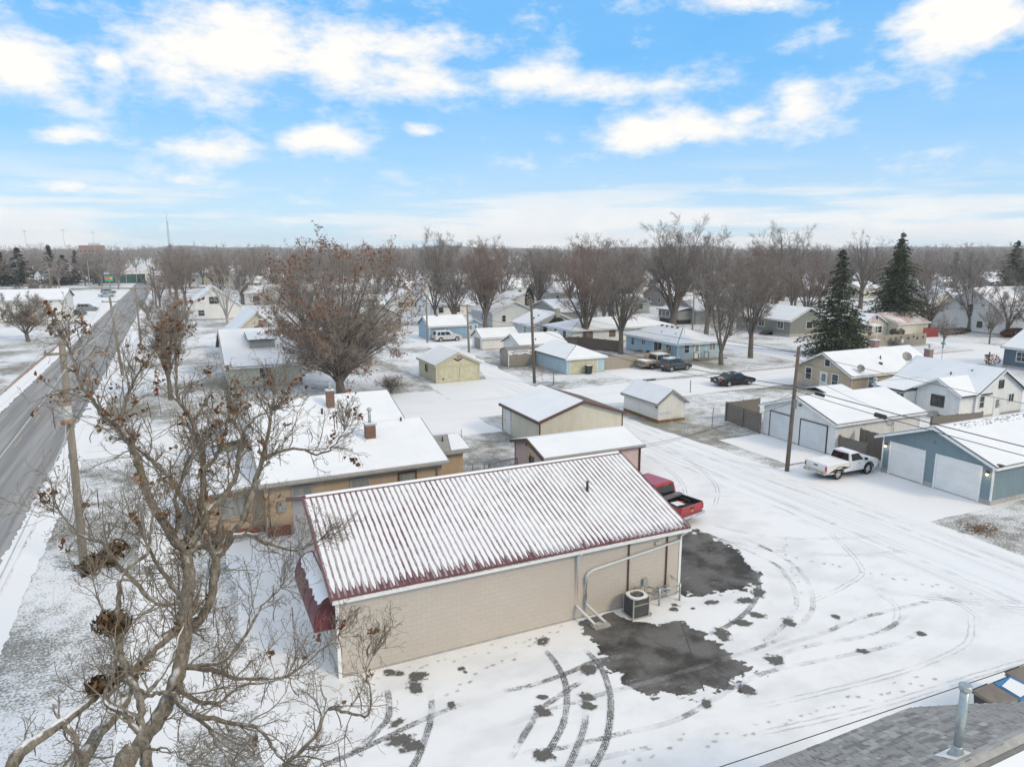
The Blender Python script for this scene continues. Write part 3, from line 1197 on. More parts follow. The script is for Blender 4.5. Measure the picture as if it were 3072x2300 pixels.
def build_ground():
    g = 3000
    struct(MB().poly([(-g, -g, 0), (g, -g, 0), (g, g, 0), (-g, g, 0)]).build('ground', 'lawn_far'))
    # lawns near the camera with finer grass
    struct(sheet('lawn', rect(-8.3, 2.6, -20, 56), .004, 'lawn', 1.5, .0))
    struct(sheet('lawn', [(36.6, 40.5), (62, 40.5), (62, 58.8), (36.6, 58.8)], .004, 'lawn_bare', 1.2, .35, 3))
    struct(sheet('lawn', [(37.6, 24.3), (60, 24.3), (60, -6), (37.6, -6)], .004, 'lawn_bare', 1.2, .3, 4))
    struct(sheet('lawn', [(13.4, 36), (23.9, 36), (23.9, 56.5), (22, 58.0), (13.4, 58.5)], .004, 'lawn', 1.2, .25, 5))
    struct(sheet('lawn', rect(-8.3, 25, 70.5, 100), .004, 'lawn_bare', 1.5, .4, 6))
    struct(sheet('lawn', rect(36.5, 60.8, 68.3, 99), .004, 'lawn', 1.2, .35, 7))
    struct(sheet('lawn', [(61, 68.6), (71, 68.6), (74.2, 70.2), (75.4, 74), (75.4, 110), (61, 110)], .004, 'lawn_bare', 1.2, .3, 8))
    struct(sheet('verge', rect(-70, -17.2, 55, 150), .004, 'lawn_bare', 1.5, .3, 9))
    # the road at the left: asphalt, kerbs, snow pushed to its edges
    struct(sheet('road', rect(-16.4, -8.8, -30, 430), .012, 'asphalt', 2.0, 0))
    struct(sheet('road', [(-120, 330), (-16.4, 305), (-8.8, 300), (60, 286), (60, 296), (-8.8, 312), (-120, 345)], .009, 'asphalt', 2.0, 0))
    for x0, x1, nm in ((-9.05, -8.55, 1), (-16.65, -16.15, 2)):
        struct(sheet('snow_edge', rect(x0 - (.25 if nm == 2 else 0), x1 + (.25 if nm == 1 else 0), -30, 300), .016, 'snow', .2, .11, 20 + nm))
    for x0, x1 in ((-8.55, -8.38), (-16.82, -16.65)):
        struct(MB().box(x0, x1, -30, 300, -.05, .12).build('kerb', 'snow'))
    struct(sheet('snow_bank', rect(-8.38, -7.3, -30, 300), .03, 'snow', .22, .10, 31))
    struct(sheet('snow_bank', rect(-17.9, -16.82, -30, 300), .03, 'snow', .22, .09, 32))
    struct(MB().box(-18.15, -17.9, 40, 150, -.05, .16).build('kerb', 'concrete_red'))
    y = 20
    m = MB()
    while y < 290:
        m.box(-12.66, -12.54, y, y + 3, .0165, .0175)
        y += 9
    struct(m.build('road_marking', 'yellow_paint'))
    # pavement (sidewalk) slabs under snow
    struct(sheet('sidewalk', rect(-2.9, -1.3, -20, 57), .009, 'snow', 1, .1, 33))
    struct(sheet('sidewalk', rect(-1.3, 4.0, 23.0, 26.5), .0085, 'snow', 1, .12, 34))
    struct(sheet('forecourt', rect(1.2, 4.2, 20, 38), .0095, 'snow', .8, .15, 35))
    # parking lot, alley, driveways, cross street: smooth driven snow
    lot = struct(sheet('parking_lot', [(2.2, 14.2), (2.2, 23.66), (19.3, 23.66), (19.3, 36), (24, 39), (31.5, 39.5), (31.5, -8), (12, -8)], .010, 'packed_lot', 1.0, .0, 40))
    struct(sheet('alley', [(31.4, -10), (31.4, 44), (31.6, 58.6), (36.4, 58.6), (36.3, 49), (36.9, 40), (37.2, 33), (37.6, 24), (37.6, -10)], .014, 'packed_ns', .8, .18, 41))
    struct(sheet('alley', [(24.0, 36.5), (24.0, 46), (31.5, 46), (31.5, 36.5)], .012, 'packed_ns', .8, .0, 42))
    struct(sheet('alley', [(29.6, 66.4), (34.8, 66.4), (38.2, 98), (39.5, 130), (34.5, 130), (34.6, 85)], .0145, 'packed_ns', .8, .3, 43))
    struct(sheet('driveway', rect(37.0, 43.25, 24.5, 35.6), .018, 'snow', 1, .12, 44))
    struct(sheet('driveway', rect(38.6, 43.25, 36.0, 43.3), .0185, 'snow', 1, .10, 45))
    struct(sheet('street', [(-8.5, 58.6), (150, 58.6), (150, 66.8), (-8.5, 66.8)], .018, 'packed_ew', 1.2, .25, 46))
    struct(sheet('street', [(75.6, 66.8), (82.0, 66.8), (82.0, 400), (75.6, 400)], .0185, 'packed_ns', 1.2, .15, 47))
    struct(sheet('street', [(75.6, 58.6), (82.0, 58.6), (82.0, -40), (75.6, -40)], .0185, 'packed_ns', 1.2, .15, 48))
    struct(sheet('driveway', rect(47.5, 60.9, 68.4, 76.2), .013, 'snow', 1, .25, 49))
    struct(sheet('driveway', rect(34.8, 46, 103, 112.6), .0175, 'snow', 1, .25, 50))
    struct(sheet('driveway', rect(109, 117, 66.6, 82), .0135, 'snow', 1, .15, 51))
    struct(sheet('driveway', rect(16, 24.2, 66.5, 72), .013, 'snow', 1, .3, 52))
    struct(sheet('driveway', [(24.2, 66.5), (31.5, 66.5), (33, 76), (25, 76)], .0125, 'snow', 1, .3, 53))
    struct(sheet('driveway', rect(16.5, 24.0, 53.2, 58.8), .012, 'snow', 1, .25, 54))
    struct(sheet('parking_lot', rect(-34, -17.3, 176, 300), .012, 'packed_lot', 2, .5, 55))
    struct(sheet('sidewalk', rect(83.6, 110, 71.8, 73.4), .013, 'snow', 1, .08, 56))
    for pts in ([(75.6, 68.6), (74.6, 68.2), (73.0, 67.3), (66, 67.1), (48, 67.2)], [(82.0, 110), (82.2, 72), (83.5, 68.4), (86, 67.2), (108, 67.0)]):
        m = MB()
        for a, b in zip(pts, pts[1:]):
            d = Vector((b[0] - a[0], b[1] - a[1], 0)).normalized()
            nn = Vector((-d.y, d.x, 0)) * .08
            m.prism([(a[0] - nn.x, a[1] - nn.y, -.02), (a[0] + nn.x, a[1] + nn.y, -.02), (a[0] + nn.x, a[1] + nn.y, .11), (a[0] - nn.x, a[1] - nn.y, .11)], (b[0] - a[0], b[1] - a[1], 0))
        struct(m.build('kerb', 'concrete'))
    return lot


def melt_spot(x, y, r, sx, parent, rnd):
    k = 16
    an = rnd.uniform(0, 3.1)
    z = .036 + rnd.random() * .006
    vs, uv = [(x, y, z)], [(0, 0)]
    for j in range(k):
        a = 2 * math.pi * j / k
        px, py = math.cos(a) * r, math.sin(a) * r * sx
        vs.append((x + px * math.cos(an) - py * math.sin(an), y + px * math.sin(an) + py * math.cos(an), z))
        uv.append((1, 0))
    m = MB().add(vs, [(0, 1 + j, 1 + (j + 1) % k) for j in range(k)])
    me = m.mesh('melted_spot', 'melt')
    ul = me.uv_layers.new(name='UVMap')
    for lp in me.loops:
        ul.data[lp.index].uv = uv[lp.vertex_index]
    return put('melted_spot', me, parent)


def build_tracks(lot):
    wet1 = [(14.0, 23.45), (13.9, 22.3), (13.75, 21.2), (13.35, 20.2), (13.5, 19.2), (13.8, 18.3), (14.6, 17.7), (16.5, 17.4), (17.9, 17.7), (17.95, 19.2), (18.0, 20.5), (17.7, 21.5), (16.6, 21.9), (15.9, 22.6), (15.7, 23.45)]
    wet2 = [(19.38, 27.3), (19.38, 23.6), (20.6, 23.0), (22.35, 22.85), (23.3, 23.0), (24.2, 24.4), (24.8, 26.0), (24.95, 27.4), (24.7, 29.0), (23.0, 29.2), (21.0, 28.5)]
    for pts, z in ((wet1, .0195), (wet2, .0195)):
        n = len(pts)
        cx, cy = sum(p[0] for p in pts) / n, sum(p[1] for p in pts) / n
        vs, uv = [], []
        for f, u in ((.0, 0), (.72, 0), (1.0, .5), (1.22, 1.0)):
            for p in pts:
                q = (cx + (p[0] - cx) * f, cy + (p[1] - cy) * f)
                if pts is wet1 and q[1] > 23.62:
                    q = (q[0], 23.62)
                if pts is wet2 and q[0] < 19.36:
                    q = (19.36, q[1])
                vs.append((q[0], q[1], z))
                uv.append((u, 0))
        fs = [(n + k, 2 * n + k, 2 * n + (k + 1) % n, n + (k + 1) % n) for k in range(n)] + [(2 * n + k, 3 * n + k, 3 * n + (k + 1) % n, 2 * n + (k + 1) % n) for k in range(n)] + [tuple(range(n, 2 * n))]
        me = MB().add(vs, fs).mesh('wet_asphalt', 'wet_edge')
        ul = me.uv_layers.new(name='UVMap')
        for lp in me.loops:
            ul.data[lp.index].uv = uv[lp.vertex_index]
        put('wet_asphalt', me, lot)
    T = [('dark', [(18.05, 20.36), (19.51, 20.6), (20.69, 21.03), (21.95, 21.72), (22.92, 22.51), (23.66, 23.36), (24.24, 24.37)]),
         ('mid', [(19.49, 19.0), (20.32, 19.2), (21.55, 19.65), (22.63, 20.24), (23.53, 20.86), (24.46, 21.92), (25.0, 22.88), (25.47, 23.8), (25.5, 25.2), (25.3, 26.9), (24.98, 28.38), (24.51, 29.53)]),
         ('mid', [(21.51, 18.85), (22.42, 19.45), (23.56, 20.03), (24.6, 20.97), (25.44, 21.99), (25.87, 22.75), (26.22, 23.45), (26.5, 25), (26.4, 27.5)]),
         ('dark', [(11.74, 22.43), (11.74, 21.69), (11.62, 20.71), (11.37, 19.85), (11.0, 19.11), (10.51, 18.35), (9.92, 17.71), (9.22, 17.12), (8.59, 16.78)]),
         ('dark', [(13.17, 21.67), (13.16, 20.94), (13.07, 20.2), (12.79, 19.35), (12.44, 18.59), (11.94, 17.82), (11.27, 16.95), (10.59, 16.3), (10.18, 15.98), (9.6, 15.5)]),
         ('dark', [(5.58, 22.48), (5.4, 21.51), (5.17, 20.77), (4.71, 20.3), (4.2, 19.9), (3.4, 19.41)]),
         ('dark', [(6.9, 21.55), (6.62, 20.58), (6.24, 19.75), (5.79, 19.01), (5.3, 18.31), (4.6, 17.6)]),
         ('dark', [(10.07, 19.48), (9.76, 18.91), (9.18, 18.38), (8.49, 17.75), (7.9, 17.2)]),
         ('dark', [(11.54, 18.72), (11.13, 18.07), (10.69, 17.48), (9.94, 16.72), (9.49, 16.3), (8.8, 15.7)]),
         ('dark', [(9.08, 20.46), (10.45, 20.36), (11.79, 20.46), (13.16, 20.68), (14.63, 20.44)]),
         ('dark', [(9.75, 18.98), (11.04, 19.47), (12.28, 19.91)]),
         ('mid', [(8.32, 18.77), (10.61, 18.87), (12.53, 18.85), (14.49, 18.72), (17.86, 18.75), (19.73, 18.8), (21.3, 19.0)]),
         ('mid', [(7.8, 17.6), (9.64, 17.1), (11.71, 16.87), (13.96, 16.68), (17.97, 17.42), (21.25, 17.08), (24.15, 16.74), (26.53, 16.91)]),
         ('faint', [(16.66, 16.04), (19.1, 15.71), (22.36, 15.37), (24.98, 15.34), (27.28, 15.66), (29.5, 17)]),
         ('faint', [(15.66, 15.0), (19.1, 14.5), (22.36, 14.2), (26, 14.0), (30, 13.6)]),
         ('dark', [(-1, 18.6), (1.2, 19.2), (3.7, 19.6), (6.2, 20.2), (8.3, 20.5)]),
         ('mid', [(18.9, 17.9), (20.2, 18.1), (21.7, 18.0), (23.2, 17.7), (25.0, 17.6), (27.5, 18.2)]),
         ('mid', [(18.9, 18.4), (20.5, 18.5), (22.5, 18.5), (24.5, 18.7), (26.5, 18.6), (29.5, 18.4)]),
         ('faint', [(27.4, 21.2), (28.2, 19.6), (29.3, 18.5), (31.0, 17.5), (33.5, 16)]),
         ('faint', [(25.5, 17.6), (27.2, 18.8), (27.5, 20.6)]),
         ('faint', [(29.4, 19.4), (30.0, 18.0), (31.5, 16.6), (33.5, 15.2)]),
         ('faint', [(29.0, 16.0), (29.8, 17.6), (29.6, 19.5)]),
         ('faint', [(34.75, 57), (34.75, 52.11), (34.45, 43.89), (34.61, 37.22), (34.56, 34.74), (35.2, 28.84), (35.36, 23.84), (35.5, 10)]),
         ('faint', [(33.1, 57), (33.0, 48.0), (32.78, 41.71), (32.4, 34.56), (32.37, 32.35), (32.46, 26.91), (32.37, 25.23), (32.5, 10)]),
         ('faint', [(36.0, 56), (35.6, 50), (35.5, 42), (35.9, 36), (36.2, 28), (36.3, 18), (36.4, 10)]),
         ('faint', [(31.9, 52), (31.3, 46), (30.6, 41), (29.4, 36.5), (27.4, 33.2), (26.2, 31.5)]),
         ('faint', [(33.8, 44), (32.6, 39), (30.8, 34.5), (28.0, 31.4)]),
         ('faint', [(31.3, 26), (29, 22), (26.6, 21), (24, 20.6)]),
         ('faint', [(24.6, 30), (25.2, 27.5), (27, 25), (30, 23.2), (33, 22.4)]),
         ('faint', [(26.1, 30), (26.8, 28), (28.6, 26.2), (31, 25), (34, 24)]),
         ('mid', [(3.2, 16.9), (5.5, 16.6), (7.8, 16.5), (10.4, 16.2), (12.5, 15.9)])]
    for i, (k, p) in enumerate(T):
        ribbon('tire_track', p, .27 if k != 'faint' else .34, .0205 + (i % 12) * .0012, 'track_' + k, lot)
    # melted spots and slush
    rnd = random.Random(5)
    spots = [(5.9, 23.2, .28), (6.2, 23.0, .18), (6.75, 22.6, .42), (6.45, 21.95, .40), (7.4, 22.2, .26), (7.9, 22.2, .34), (8.35, 22.35, .14), (8.4, 22.1, .12), (6.6, 21.0, .42), (5.35, 20.4, .3), (5.2, 19.55, .5), (5.45, 19.1, .45), (11.95, 22.75, .32), (13.5, 22.1, .45), (13.2, 21.3, .5), (11.7, 21.9, .3), (12.6, 20.3, .4), (10.3, 19.6, .22), (11.7, 18.95, .3), (11.5, 18.5, .35), (11.25, 18.0, .45), (9.95, 18.9, .35), (18.4, 21.0, .5), (19.3, 21.3, .6), (20.1, 20.5, .45), (18.7, 20.1, .5), (21.1, 20.7, .4), (20.1, 22.4, .35), (21.5, 21.9, .4), (22.6, 22.2, .45), (18.9, 19.3, .4), (17.6, 17.9, .5), (18.9, 17.6, .55), (19.3, 17.9, .4), (21.9, 19.7, .35), (24.0, 19.2, .22), (8.0, 20.5, .3), (7.3, 20.5, .24), (8.6, 17.1, .42), (9.0, 17.0, .35), (7.3, 18.0, .3), (16.9, 22.8, .25), (18.2, 22.6, .2), (18.5, 22.9, .18), (19.0, 22.3, .15), (17.0, 16.9, .35), (15.2, 16.9, .3), (22.8, 16.9, .25), (26.0, 16.8, .22)]
    for x, y, r in spots:
        if rnd.random() < .22:
            continue
        sx = rnd.uniform(.55, .9)
        melt_spot(x, y, r * 1.5, sx, lot, rnd)
    # footprints: small dark smudges in walking lines
    m = MB()
    for (ax, ay), (bx, by), dens in (((4.8, 23.0), (13.5, 23.2), 1), ((7.2, 21.2), (12.6, 22.8), 1), ((13.6, 15.4), (24, 14.6), 1), ((24.2, 21.4), (28.5, 26.5), .7), ((27, 24), (31.5, 18), .8), ((9, 15.2), (14, 16), .8), ((18.6, 22.6), (19.6, 25), 1)):
        L = math.hypot(bx - ax, by - ay)
        n = int(L / .38 * dens)
        for i in range(n):
            f = (i + rnd.random() * .5) / n
            px = ax + (bx - ax) * f + rnd.uniform(-.12, .12)
            py = ay + (by - ay) * f + rnd.uniform(-.25, .25)
            an = math.atan2(by - ay, bx - ax) + rnd.uniform(-.4, .4)
            a, b = rnd.uniform(.05, .12), rnd.uniform(.025, .05)
            m.poly([(px + a * math.cos(t) * math.cos(an) - b * math.sin(t) * math.sin(an), py + a * math.cos(t) * math.sin(an) + b * math.sin(t) * math.cos(an), .0425) for t in [2 * math.pi * j / 7 for j in range(7)]])
    o = m.build('footprints', 'track_print', lot)
    o['kind'] = 'stuff'
    # two joints in the asphalt
    m = MB()
    for (ax, ay), (bx, by) in (((17.8, 21.6), (15.6, 17.5)), ((15.9, 20.9), (16.9, 17.4)), ((19.5, 25.2), (24.4, 26.0))):
        d = Vector((by - ay, ax - bx)).normalized() * .02
        m.poly([(ax - d.x, ay - d.y, .0199), (ax + d.x, ay + d.y, .0199), (bx + d.x, by + d.y, .0199), (bx - d.x, by - d.y, .0199)])
    m.build('joint', 'dark', lot)


MT['track_print'] = plain('footprint_slush', (.56, .56, .56), .8, var=.4, scale=4)
LOT = build_ground()
build_tracks(LOT)

# ---------------------------------------------------------------- the shop with the metal roof
def main_building():
    x0, x1, y0, y1, eave, ridge = 4.2, 19.3, 23.7, 34.3, 3.25, 5.05
    t = thing('shop_building', 'long beige block building with a ribbed maroon metal roof under striped snow', 'building', (11.7, 29, 0))
    ym = (y0 + y1) / 2
    w = MB().prism([(x0, y0, -.1), (x0, y1, -.1), (x0, y1, eave), (x0, ym, ridge), (x0, y0, eave)], (x1 - x0, 0, 0))
    wall = w.build('wall', 'block', t)
    MB().box(x0 - .02, x1 + .02, y0 - .025, y1 + .02, -.1, .06).build('plinth', 'concrete', t)
    # roof deck
    sl = (ridge - eave) / (ym - y0)
    oe, og = .32, .22
    a, b = x0 - og, x1 + og
    ze = eave - oe * sl
    lift = .12
    m = MB()
    m.slab([(a, y0 - oe, ze + lift), (b, y0 - oe, ze + lift), (b, ym, ridge + lift), (a, ym, ridge + lift)], .06)
    m.slab([(b, y1 + oe, ze + lift), (a, y1 + oe, ze + lift), (a, ym, ridge + lift), (b, ym, ridge + lift)], .06)
    roof = m.build('roof', 'maroon', t)
    # ribs and the strips of snow between them, on both slopes
    n = 66
    pitch = (b - a) / n
    L = math.hypot(ym - y0 + oe, ridge - ze)
    ang = math.atan2(ridge - ze, ym - y0 + oe)
    rb = MB().prism([(-.05, 0, 0), (.05, 0, 0), (.034, 0, .034), (-.034, 0, .034)], (0, L - .02, 0)).mesh('rib', 'maroon_rib')
    rnd = random.Random(11)

    def strip(melt):
        sw = pitch * .5 - .031
        k = 26
        l, r = [], []
        for i in range(k + 1):
            f = i / k
            y = melt + f * (L - .12 - melt)
            taper = min(1, .25 + (y - melt) * 2.2)
            wob = .014
            l.append((-sw * taper + rnd.uniform(-wob, wob), y, 0))
            r.append((sw * taper + rnd.uniform(-wob, wob), y, 0))
        mm = MB()
        for i in range(k):
            mm.prism([l[i], r[i], r[i + 1], l[i + 1]], (0, 0, .028)) if False else None
        vs = []
        for p, q in zip(l, r):
            vs += [(p[0], p[1], 0), (p[0] + .012, p[1], .03), (q[0] - .012, q[1], .03), (q[0], q[1], 0)]
        fs = []
        for i in range(k):
            o = i * 4
            for c in range(3):
                fs.append((o + c, o + c + 1, o + c + 5, o + c + 4))
        fs.append((3, 2, 1, 0))
        mm.add(vs, fs)
        return mm.mesh('snow_strip', 'snow')
    short = [strip(rnd.uniform(.03, .12)) for _ in range(6)]
    long_ = [strip(rnd.uniform(.12, .38)) for _ in range(6)]
    for i in range(n + 1):
        x = a + .03 + i * (b - a - .06) / n
        put('rib', rb, roof, (x, y0 - oe + .01, ze + lift + .002), (ang, 0, 0))
        put('rib', rb, roof, (x, y1 + oe - .01, ze + lift + .002), (ang, 0, math.pi))
        if i < n:
            xs = x + (b - a - .06) / n / 2
            me = rnd.choice(long_ if (i < 22 or rnd.random() < .15) and rnd.random() < .8 else short)
            put('snow_strip', me, roof, (xs, y0 - oe, ze + lift + .003), (ang, 0, 0))
            put('snow_strip', rnd.choice(short), roof, (xs, y1 + oe, ze + lift + .003), (ang, 0, math.pi))
    # ridge cap, rake trim, eave fascia and gutter
    rc = MB().prism([(a - .02, ym - .2, ridge + lift - .2 * sl + .045), (a - .02, ym, ridge + lift + .06), (a - .02, ym + .2, ridge + lift - .2 * sl + .045)], (b - a + .04, 0, 0))
    rco = rc.build('ridge_cap', 'maroon', roof)
    MB().prism([(a + .1, ym - .14, ridge + lift - .14 * sl + .057), (a + .1, ym, ridge + lift + .078), (a + .1, ym + .14, ridge + lift - .14 * sl + .057)], (b - a - .2, 0, 0)).build('snow', 'snow', roof)
    for xx, s in ((a, -1), (b, 1)):
        k = MB()
        for ya, yb in ((y0 - oe, ym), (y1 + oe, ym)):
            k.prism([(xx, ya, ze - .05), (xx, yb, ridge - .05), (xx, yb, ridge + lift + .045), (xx, ya, ze + lift + .045)], (s * .05, 0, 0))
        k.build('rake_trim', 'maroon', roof)
    MB().box(a, b, y0 - oe - .02, y0 - oe + .02, ze - .10, ze + .055).build('fascia', 'trim', t)
    g = MB().prism([(a, y0 - oe - .02, ze - .06), (a, y0 - oe - .13, ze - .04), (a, y0 - oe - .14, ze + .075), (a, y0 - oe - .12, ze + .075), (a, y0 - oe - .11, ze - .02), (a, y0 - oe - .02, ze - .04)], (b - a, 0, 0))
    gut = g.build('gutter', 'trim', t)
    MB().prism([(a + .02, y0 - oe - .02, ze + .0), (a + .02, y0 - oe - .11, ze + .0), (a + .02, y0 - oe - .11, ze + .06), (a + .02, y0 - oe - .02, ze + .06)], (b - a - .04, 0, 0)).build('leaf_litter', 'lawn_bare', gut)
    MB().box(a + .1, b - .1, y0 - oe + .02, y0, ze - .03, ze - .0).build('soffit', 'trim', t)
    for xx in (x0, x1):
        MB().box(xx - .06, xx + .06, y0 - .035, y0 + .06, .0, eave).build('corner_board', 'trim', t)
    # downspouts: one straight down, one run across the wall
    yw = y0 - .09
    downspout(t, [(14.0, y0 - oe - .08, ze - .04), (14.0, yw, ze - .32), (14.0, yw, .75), (14.0, yw, .62), (14.35, y0 - .95, .16)], 'pipe_white', .062)
    downspout(t, [(19.28, y0 - oe - .08, ze - .04), (19.28, yw, ze - .3), (19.2, yw, 2.62), (14.75, yw, 2.1), (14.5, yw, 2.0), (14.42, yw, 1.85), (14.42, yw, .72), (14.46, yw, .6), (14.85, y0 - .95, .14)], 'pipe_white', .062)
    # dark conduits and small fittings
    for xx, zt in ((16.55, 2.85), (18.55, 2.98)):
        MB().cyl(xx, y0 - .04, .35, zt, .035, .035, 8).build('conduit', 'trim_b', t)
        MB().box(xx - .05, xx + .05, y0 - .09, y0, zt, zt + .06).build('bracket', 'dark', t)
    MB().box(17.9, 18.15, y0 - .09, y0, 2.62, 2.74).build('wall_vent', 'block', t)
    # vents through the roof
    z = lambda y: eave + lift + (y - y0) * sl
    vent(t, 12.9, 27.9, z(27.9), .62, .055, 'trim')
    vent(t, 16.2, 26.6, z(26.6), .5, .06, 'dark')
    # front facade on the road side with a barrel awning
    window(t, 'W', x0, 26.6, 1.5, 2.2, 1.5, 'trim', 'glass', 'v')
    door(t, 'W', x0, 29.0, 1.0, 2.1, 'door_white')
    window(t, 'W', x0, 31.6, 1.5, 2.2, 1.5, 'trim', 'glass', 'v')
    aw = MB()
    k = 7
    prof = [(x0 - .02, 2.95)] + [(x0 - .05 - .72 * math.sin(R(90 * i / k)), 1.95 + 1.0 * math.cos(R(90 * i / k)) * .98) for i in range(k + 1)] + [(x0 - .77, 1.75), (x0 - .73, 1.75), (x0 - .7, 1.9), (x0 - .02, 2.7)]
    aw.prism([(px, 24.1, pz) for px, pz in prof], (0, 4.5, 0))
    aw.prism([(x0 - .02, 24.08, 1.75)] + [(px, 24.08, pz) for px, pz in prof[:k + 3]][::1], (0, .04, 0))
    awo = aw.build('awning', 'maroon_cloth', t)
    sn = MB()
    vs, fs = [], []
    ny = 24
    r2 = random.Random(3)
    for j in range(ny + 1):
        y = 24.25 + 4.2 * j / ny
        for i in range(5):
            f = i / 4 * (.50 + r2.uniform(-.07, .06)) if j else i / 4 * .4
            ang2 = R(90 * f)
            rr = .035 if 0 < i < 4 else .008
            vs.append((x0 - .05 - (.72 + rr) * math.sin(ang2), y, 1.95 + (.98 + rr) * math.cos(ang2)))
    for j in range(ny):
        for i in range(4):
            fs.append((j * 5 + i, j * 5 + i + 1, j * 5 + i + 6, j * 5 + i + 5))
    sn.add(vs, fs).build('snow', 'snow', awo, True)
    sm = MB()
    for i in range(0, 5):
        yy = 24.1 + i * 1.12
        pts = [(px - .006, yy, pz + .006) for px, pz in prof[1:k + 3]]
        sm.tube(pts, .012, 4)
    sm.build('seam', 'maroon', awo)
    # timber strut of the awning end
    return t


MT['maroon_cloth'] = plain('maroon_awning_vinyl', (.115, .018, .024), .5, var=.25, scale=2)
main_building()


def ac_unit():
    x0, x1, y0, y1 = 16.12, 16.95, 22.6, 23.35
    t = thing('air_conditioner', 'grey louvred air conditioner with a white top beside the beige wall', 'air conditioner', (16.5, 23, 0))
    MB().box(x0 - .06, x1 + .06, y0 - .06, y1 + .06, 0, .05).build('pad', 'concrete', t)
    c = MB().box(x0 + .04, x1 - .04, y0 + .04, y1 - .04, .05, .86).build('coil', 'dark', t)
    me = unit_box('ac_fin')
    for i in range(22):
        z = .12 + i * .033
        put('slat', me, t, ((x0 + x1) / 2, y0 + .025, z), (R(25), 0, 0), (x1 - x0 - .08, .03, .008))
        put('slat', me, t, (x0 + .025, (y0 + y1) / 2, z), (0, R(-25), 0), (.03, y1 - y0 - .08, .008))
    p = MB()
    for xx in (x0, x1 - .05):
        for yy in (y0, y1 - .05):
            p.box(xx, xx + .05, yy, yy + .05, .05, .86)
    p.box(x0 + .05, x1 - .05, y0 + .005, y0 + .03, .58, .62)
    p.box(x1 - .03, x1 - .005, y0 + .05, y1 - .05, .05, .86)
    p.build('corner_post', 'ac_body', t)
    k = 18
    cx, cy, rr = (x0 + x1) / 2, (y0 + y1) / 2, .30
    m = MB()
    inn = [(cx + rr * math.cos(2 * math.pi * j / k), cy + rr * math.sin(2 * math.pi * j / k)) for j in range(k)]
    out = []
    for j in range(k):
        a = 2 * math.pi * j / k
        s = 1 / max(abs(math.cos(a)) / ((x1 - x0) / 2), abs(math.sin(a)) / ((y1 - y0) / 2))
        s = min(s, .47)
        out.append((cx + s * math.cos(a), cy + s * math.sin(a)))
    vs = [(p[0], p[1], .93) for p in inn] + [(p[0], p[1], .92) for p in out] + [(p[0], p[1], .86) for p in out] + [(p[0], p[1], .80) for p in inn]
    fs = []
    for j in range(k):
        q = (j + 1) % k
        fs += [(j, k + j, k + q, q), (k + j, 2 * k + j, 2 * k + q, k + q), (3 * k + j, j, q, 3 * k + q)]
    m.add(vs, fs).build('top_cover', 'trim', t)
    f = MB().cyl(cx, cy, .862, .89, .07, .07, 10)
    for j in range(3):
        a = 2 * math.pi * j / 3
        f.prism([(cx, cy, .868), (cx + .25 * math.cos(a), cy + .25 * math.sin(a), .868), (cx + .25 * math.cos(a + .5), cy + .25 * math.sin(a + .5), .885), (cx + .05 * math.cos(a + .8), cy + .05 * math.sin(a + .8), .885)], (0, 0, .006))
    f.build('fan', 'grey_metal', t)
    g = MB()
    for r2 in (.12, .2, .27):
        g.tube([(cx + r2 * math.cos(2 * math.pi * j / 16), cy + r2 * math.sin(2 * math.pi * j / 16), .925) for j in range(17)], .006, 4, False)
    for j in range(6):
        a = 2 * math.pi * j / 6
        g.tube([(cx + .04 * math.cos(a), cy + .04 * math.sin(a), .925), (cx + .3 * math.cos(a), cy + .3 * math.sin(a), .925)], .006, 4)
    g.build('grille', 'grey_metal', t)
    b = thing('electric_box', 'small grey electric box on the beige wall above the air conditioner', 'electric box', (17.4, 23.65, .9))
    MB().box(17.3, 17.52, 23.56, 23.69, .85, 1.15).build('case', 'galv', b)
    MB().tube([(17.42, 23.6, .85), (17.3, 23.5, .6), (17.0, 23.3, .5)], .014, 5).build('cable', 'dark', b)
    s = thing('splash_block', 'concrete splash block under the two white downspouts', 'splash block', (14.6, 22.8, 0))
    MB().box(14.25, 15.0, 22.55, 22.95, .016, .11).build('block', 'concrete', s)
    MB().box(14.4, 14.85, 22.58, 22.7, .11, .16).build('lip', 'concrete', s)
    gm = thing('gas_meter', 'galvanised pipe guard rail with grey gas meters against the beige wall', 'gas meter', (18.4, 23.3, 0))
    for xx in (17.85, 18.95):
        MB().cyl(xx, 23.15, -.05, .82, .045, .045, 8).build('post', 'galv', gm, True)
    r2 = MB()
    for z in (.45, .72):
        r2.tube([(17.85, 23.15, z), (18.95, 23.15, z)], .03, 6)
        r2.tube([(17.85, 23.15, z), (17.6, 23.66, z)], .03, 6)
    r2.build('rail', 'galv', gm, True)
    for i, xx in enumerate((18.15, 18.5)):
        mm = MB().box(xx - .11, xx + .11, 23.38, 23.56, .38, .66)
        mm.cyl(xx, 23.37, .5, .52, .07, .07, 10)
        mm.build('meter', 'galv', gm)
        MB().tube([(xx, 23.48, .1), (xx, 23.48, .38)], .022, 6).build('pipe', 'galv', gm)
    MB().tube([(18.65, 23.3, 1.0), (18.75, 23.6, 1.05), (18.95, 23.3, .85)], .03, 6).build('elbow', 'galv', gm)


MT['ac_fin'] = plain('ac_fins', (.15, .15, .15), .5, .3)
MT['ac_body'] = plain('ac_casing', (.40, .39, .37), .5)
ac_unit()

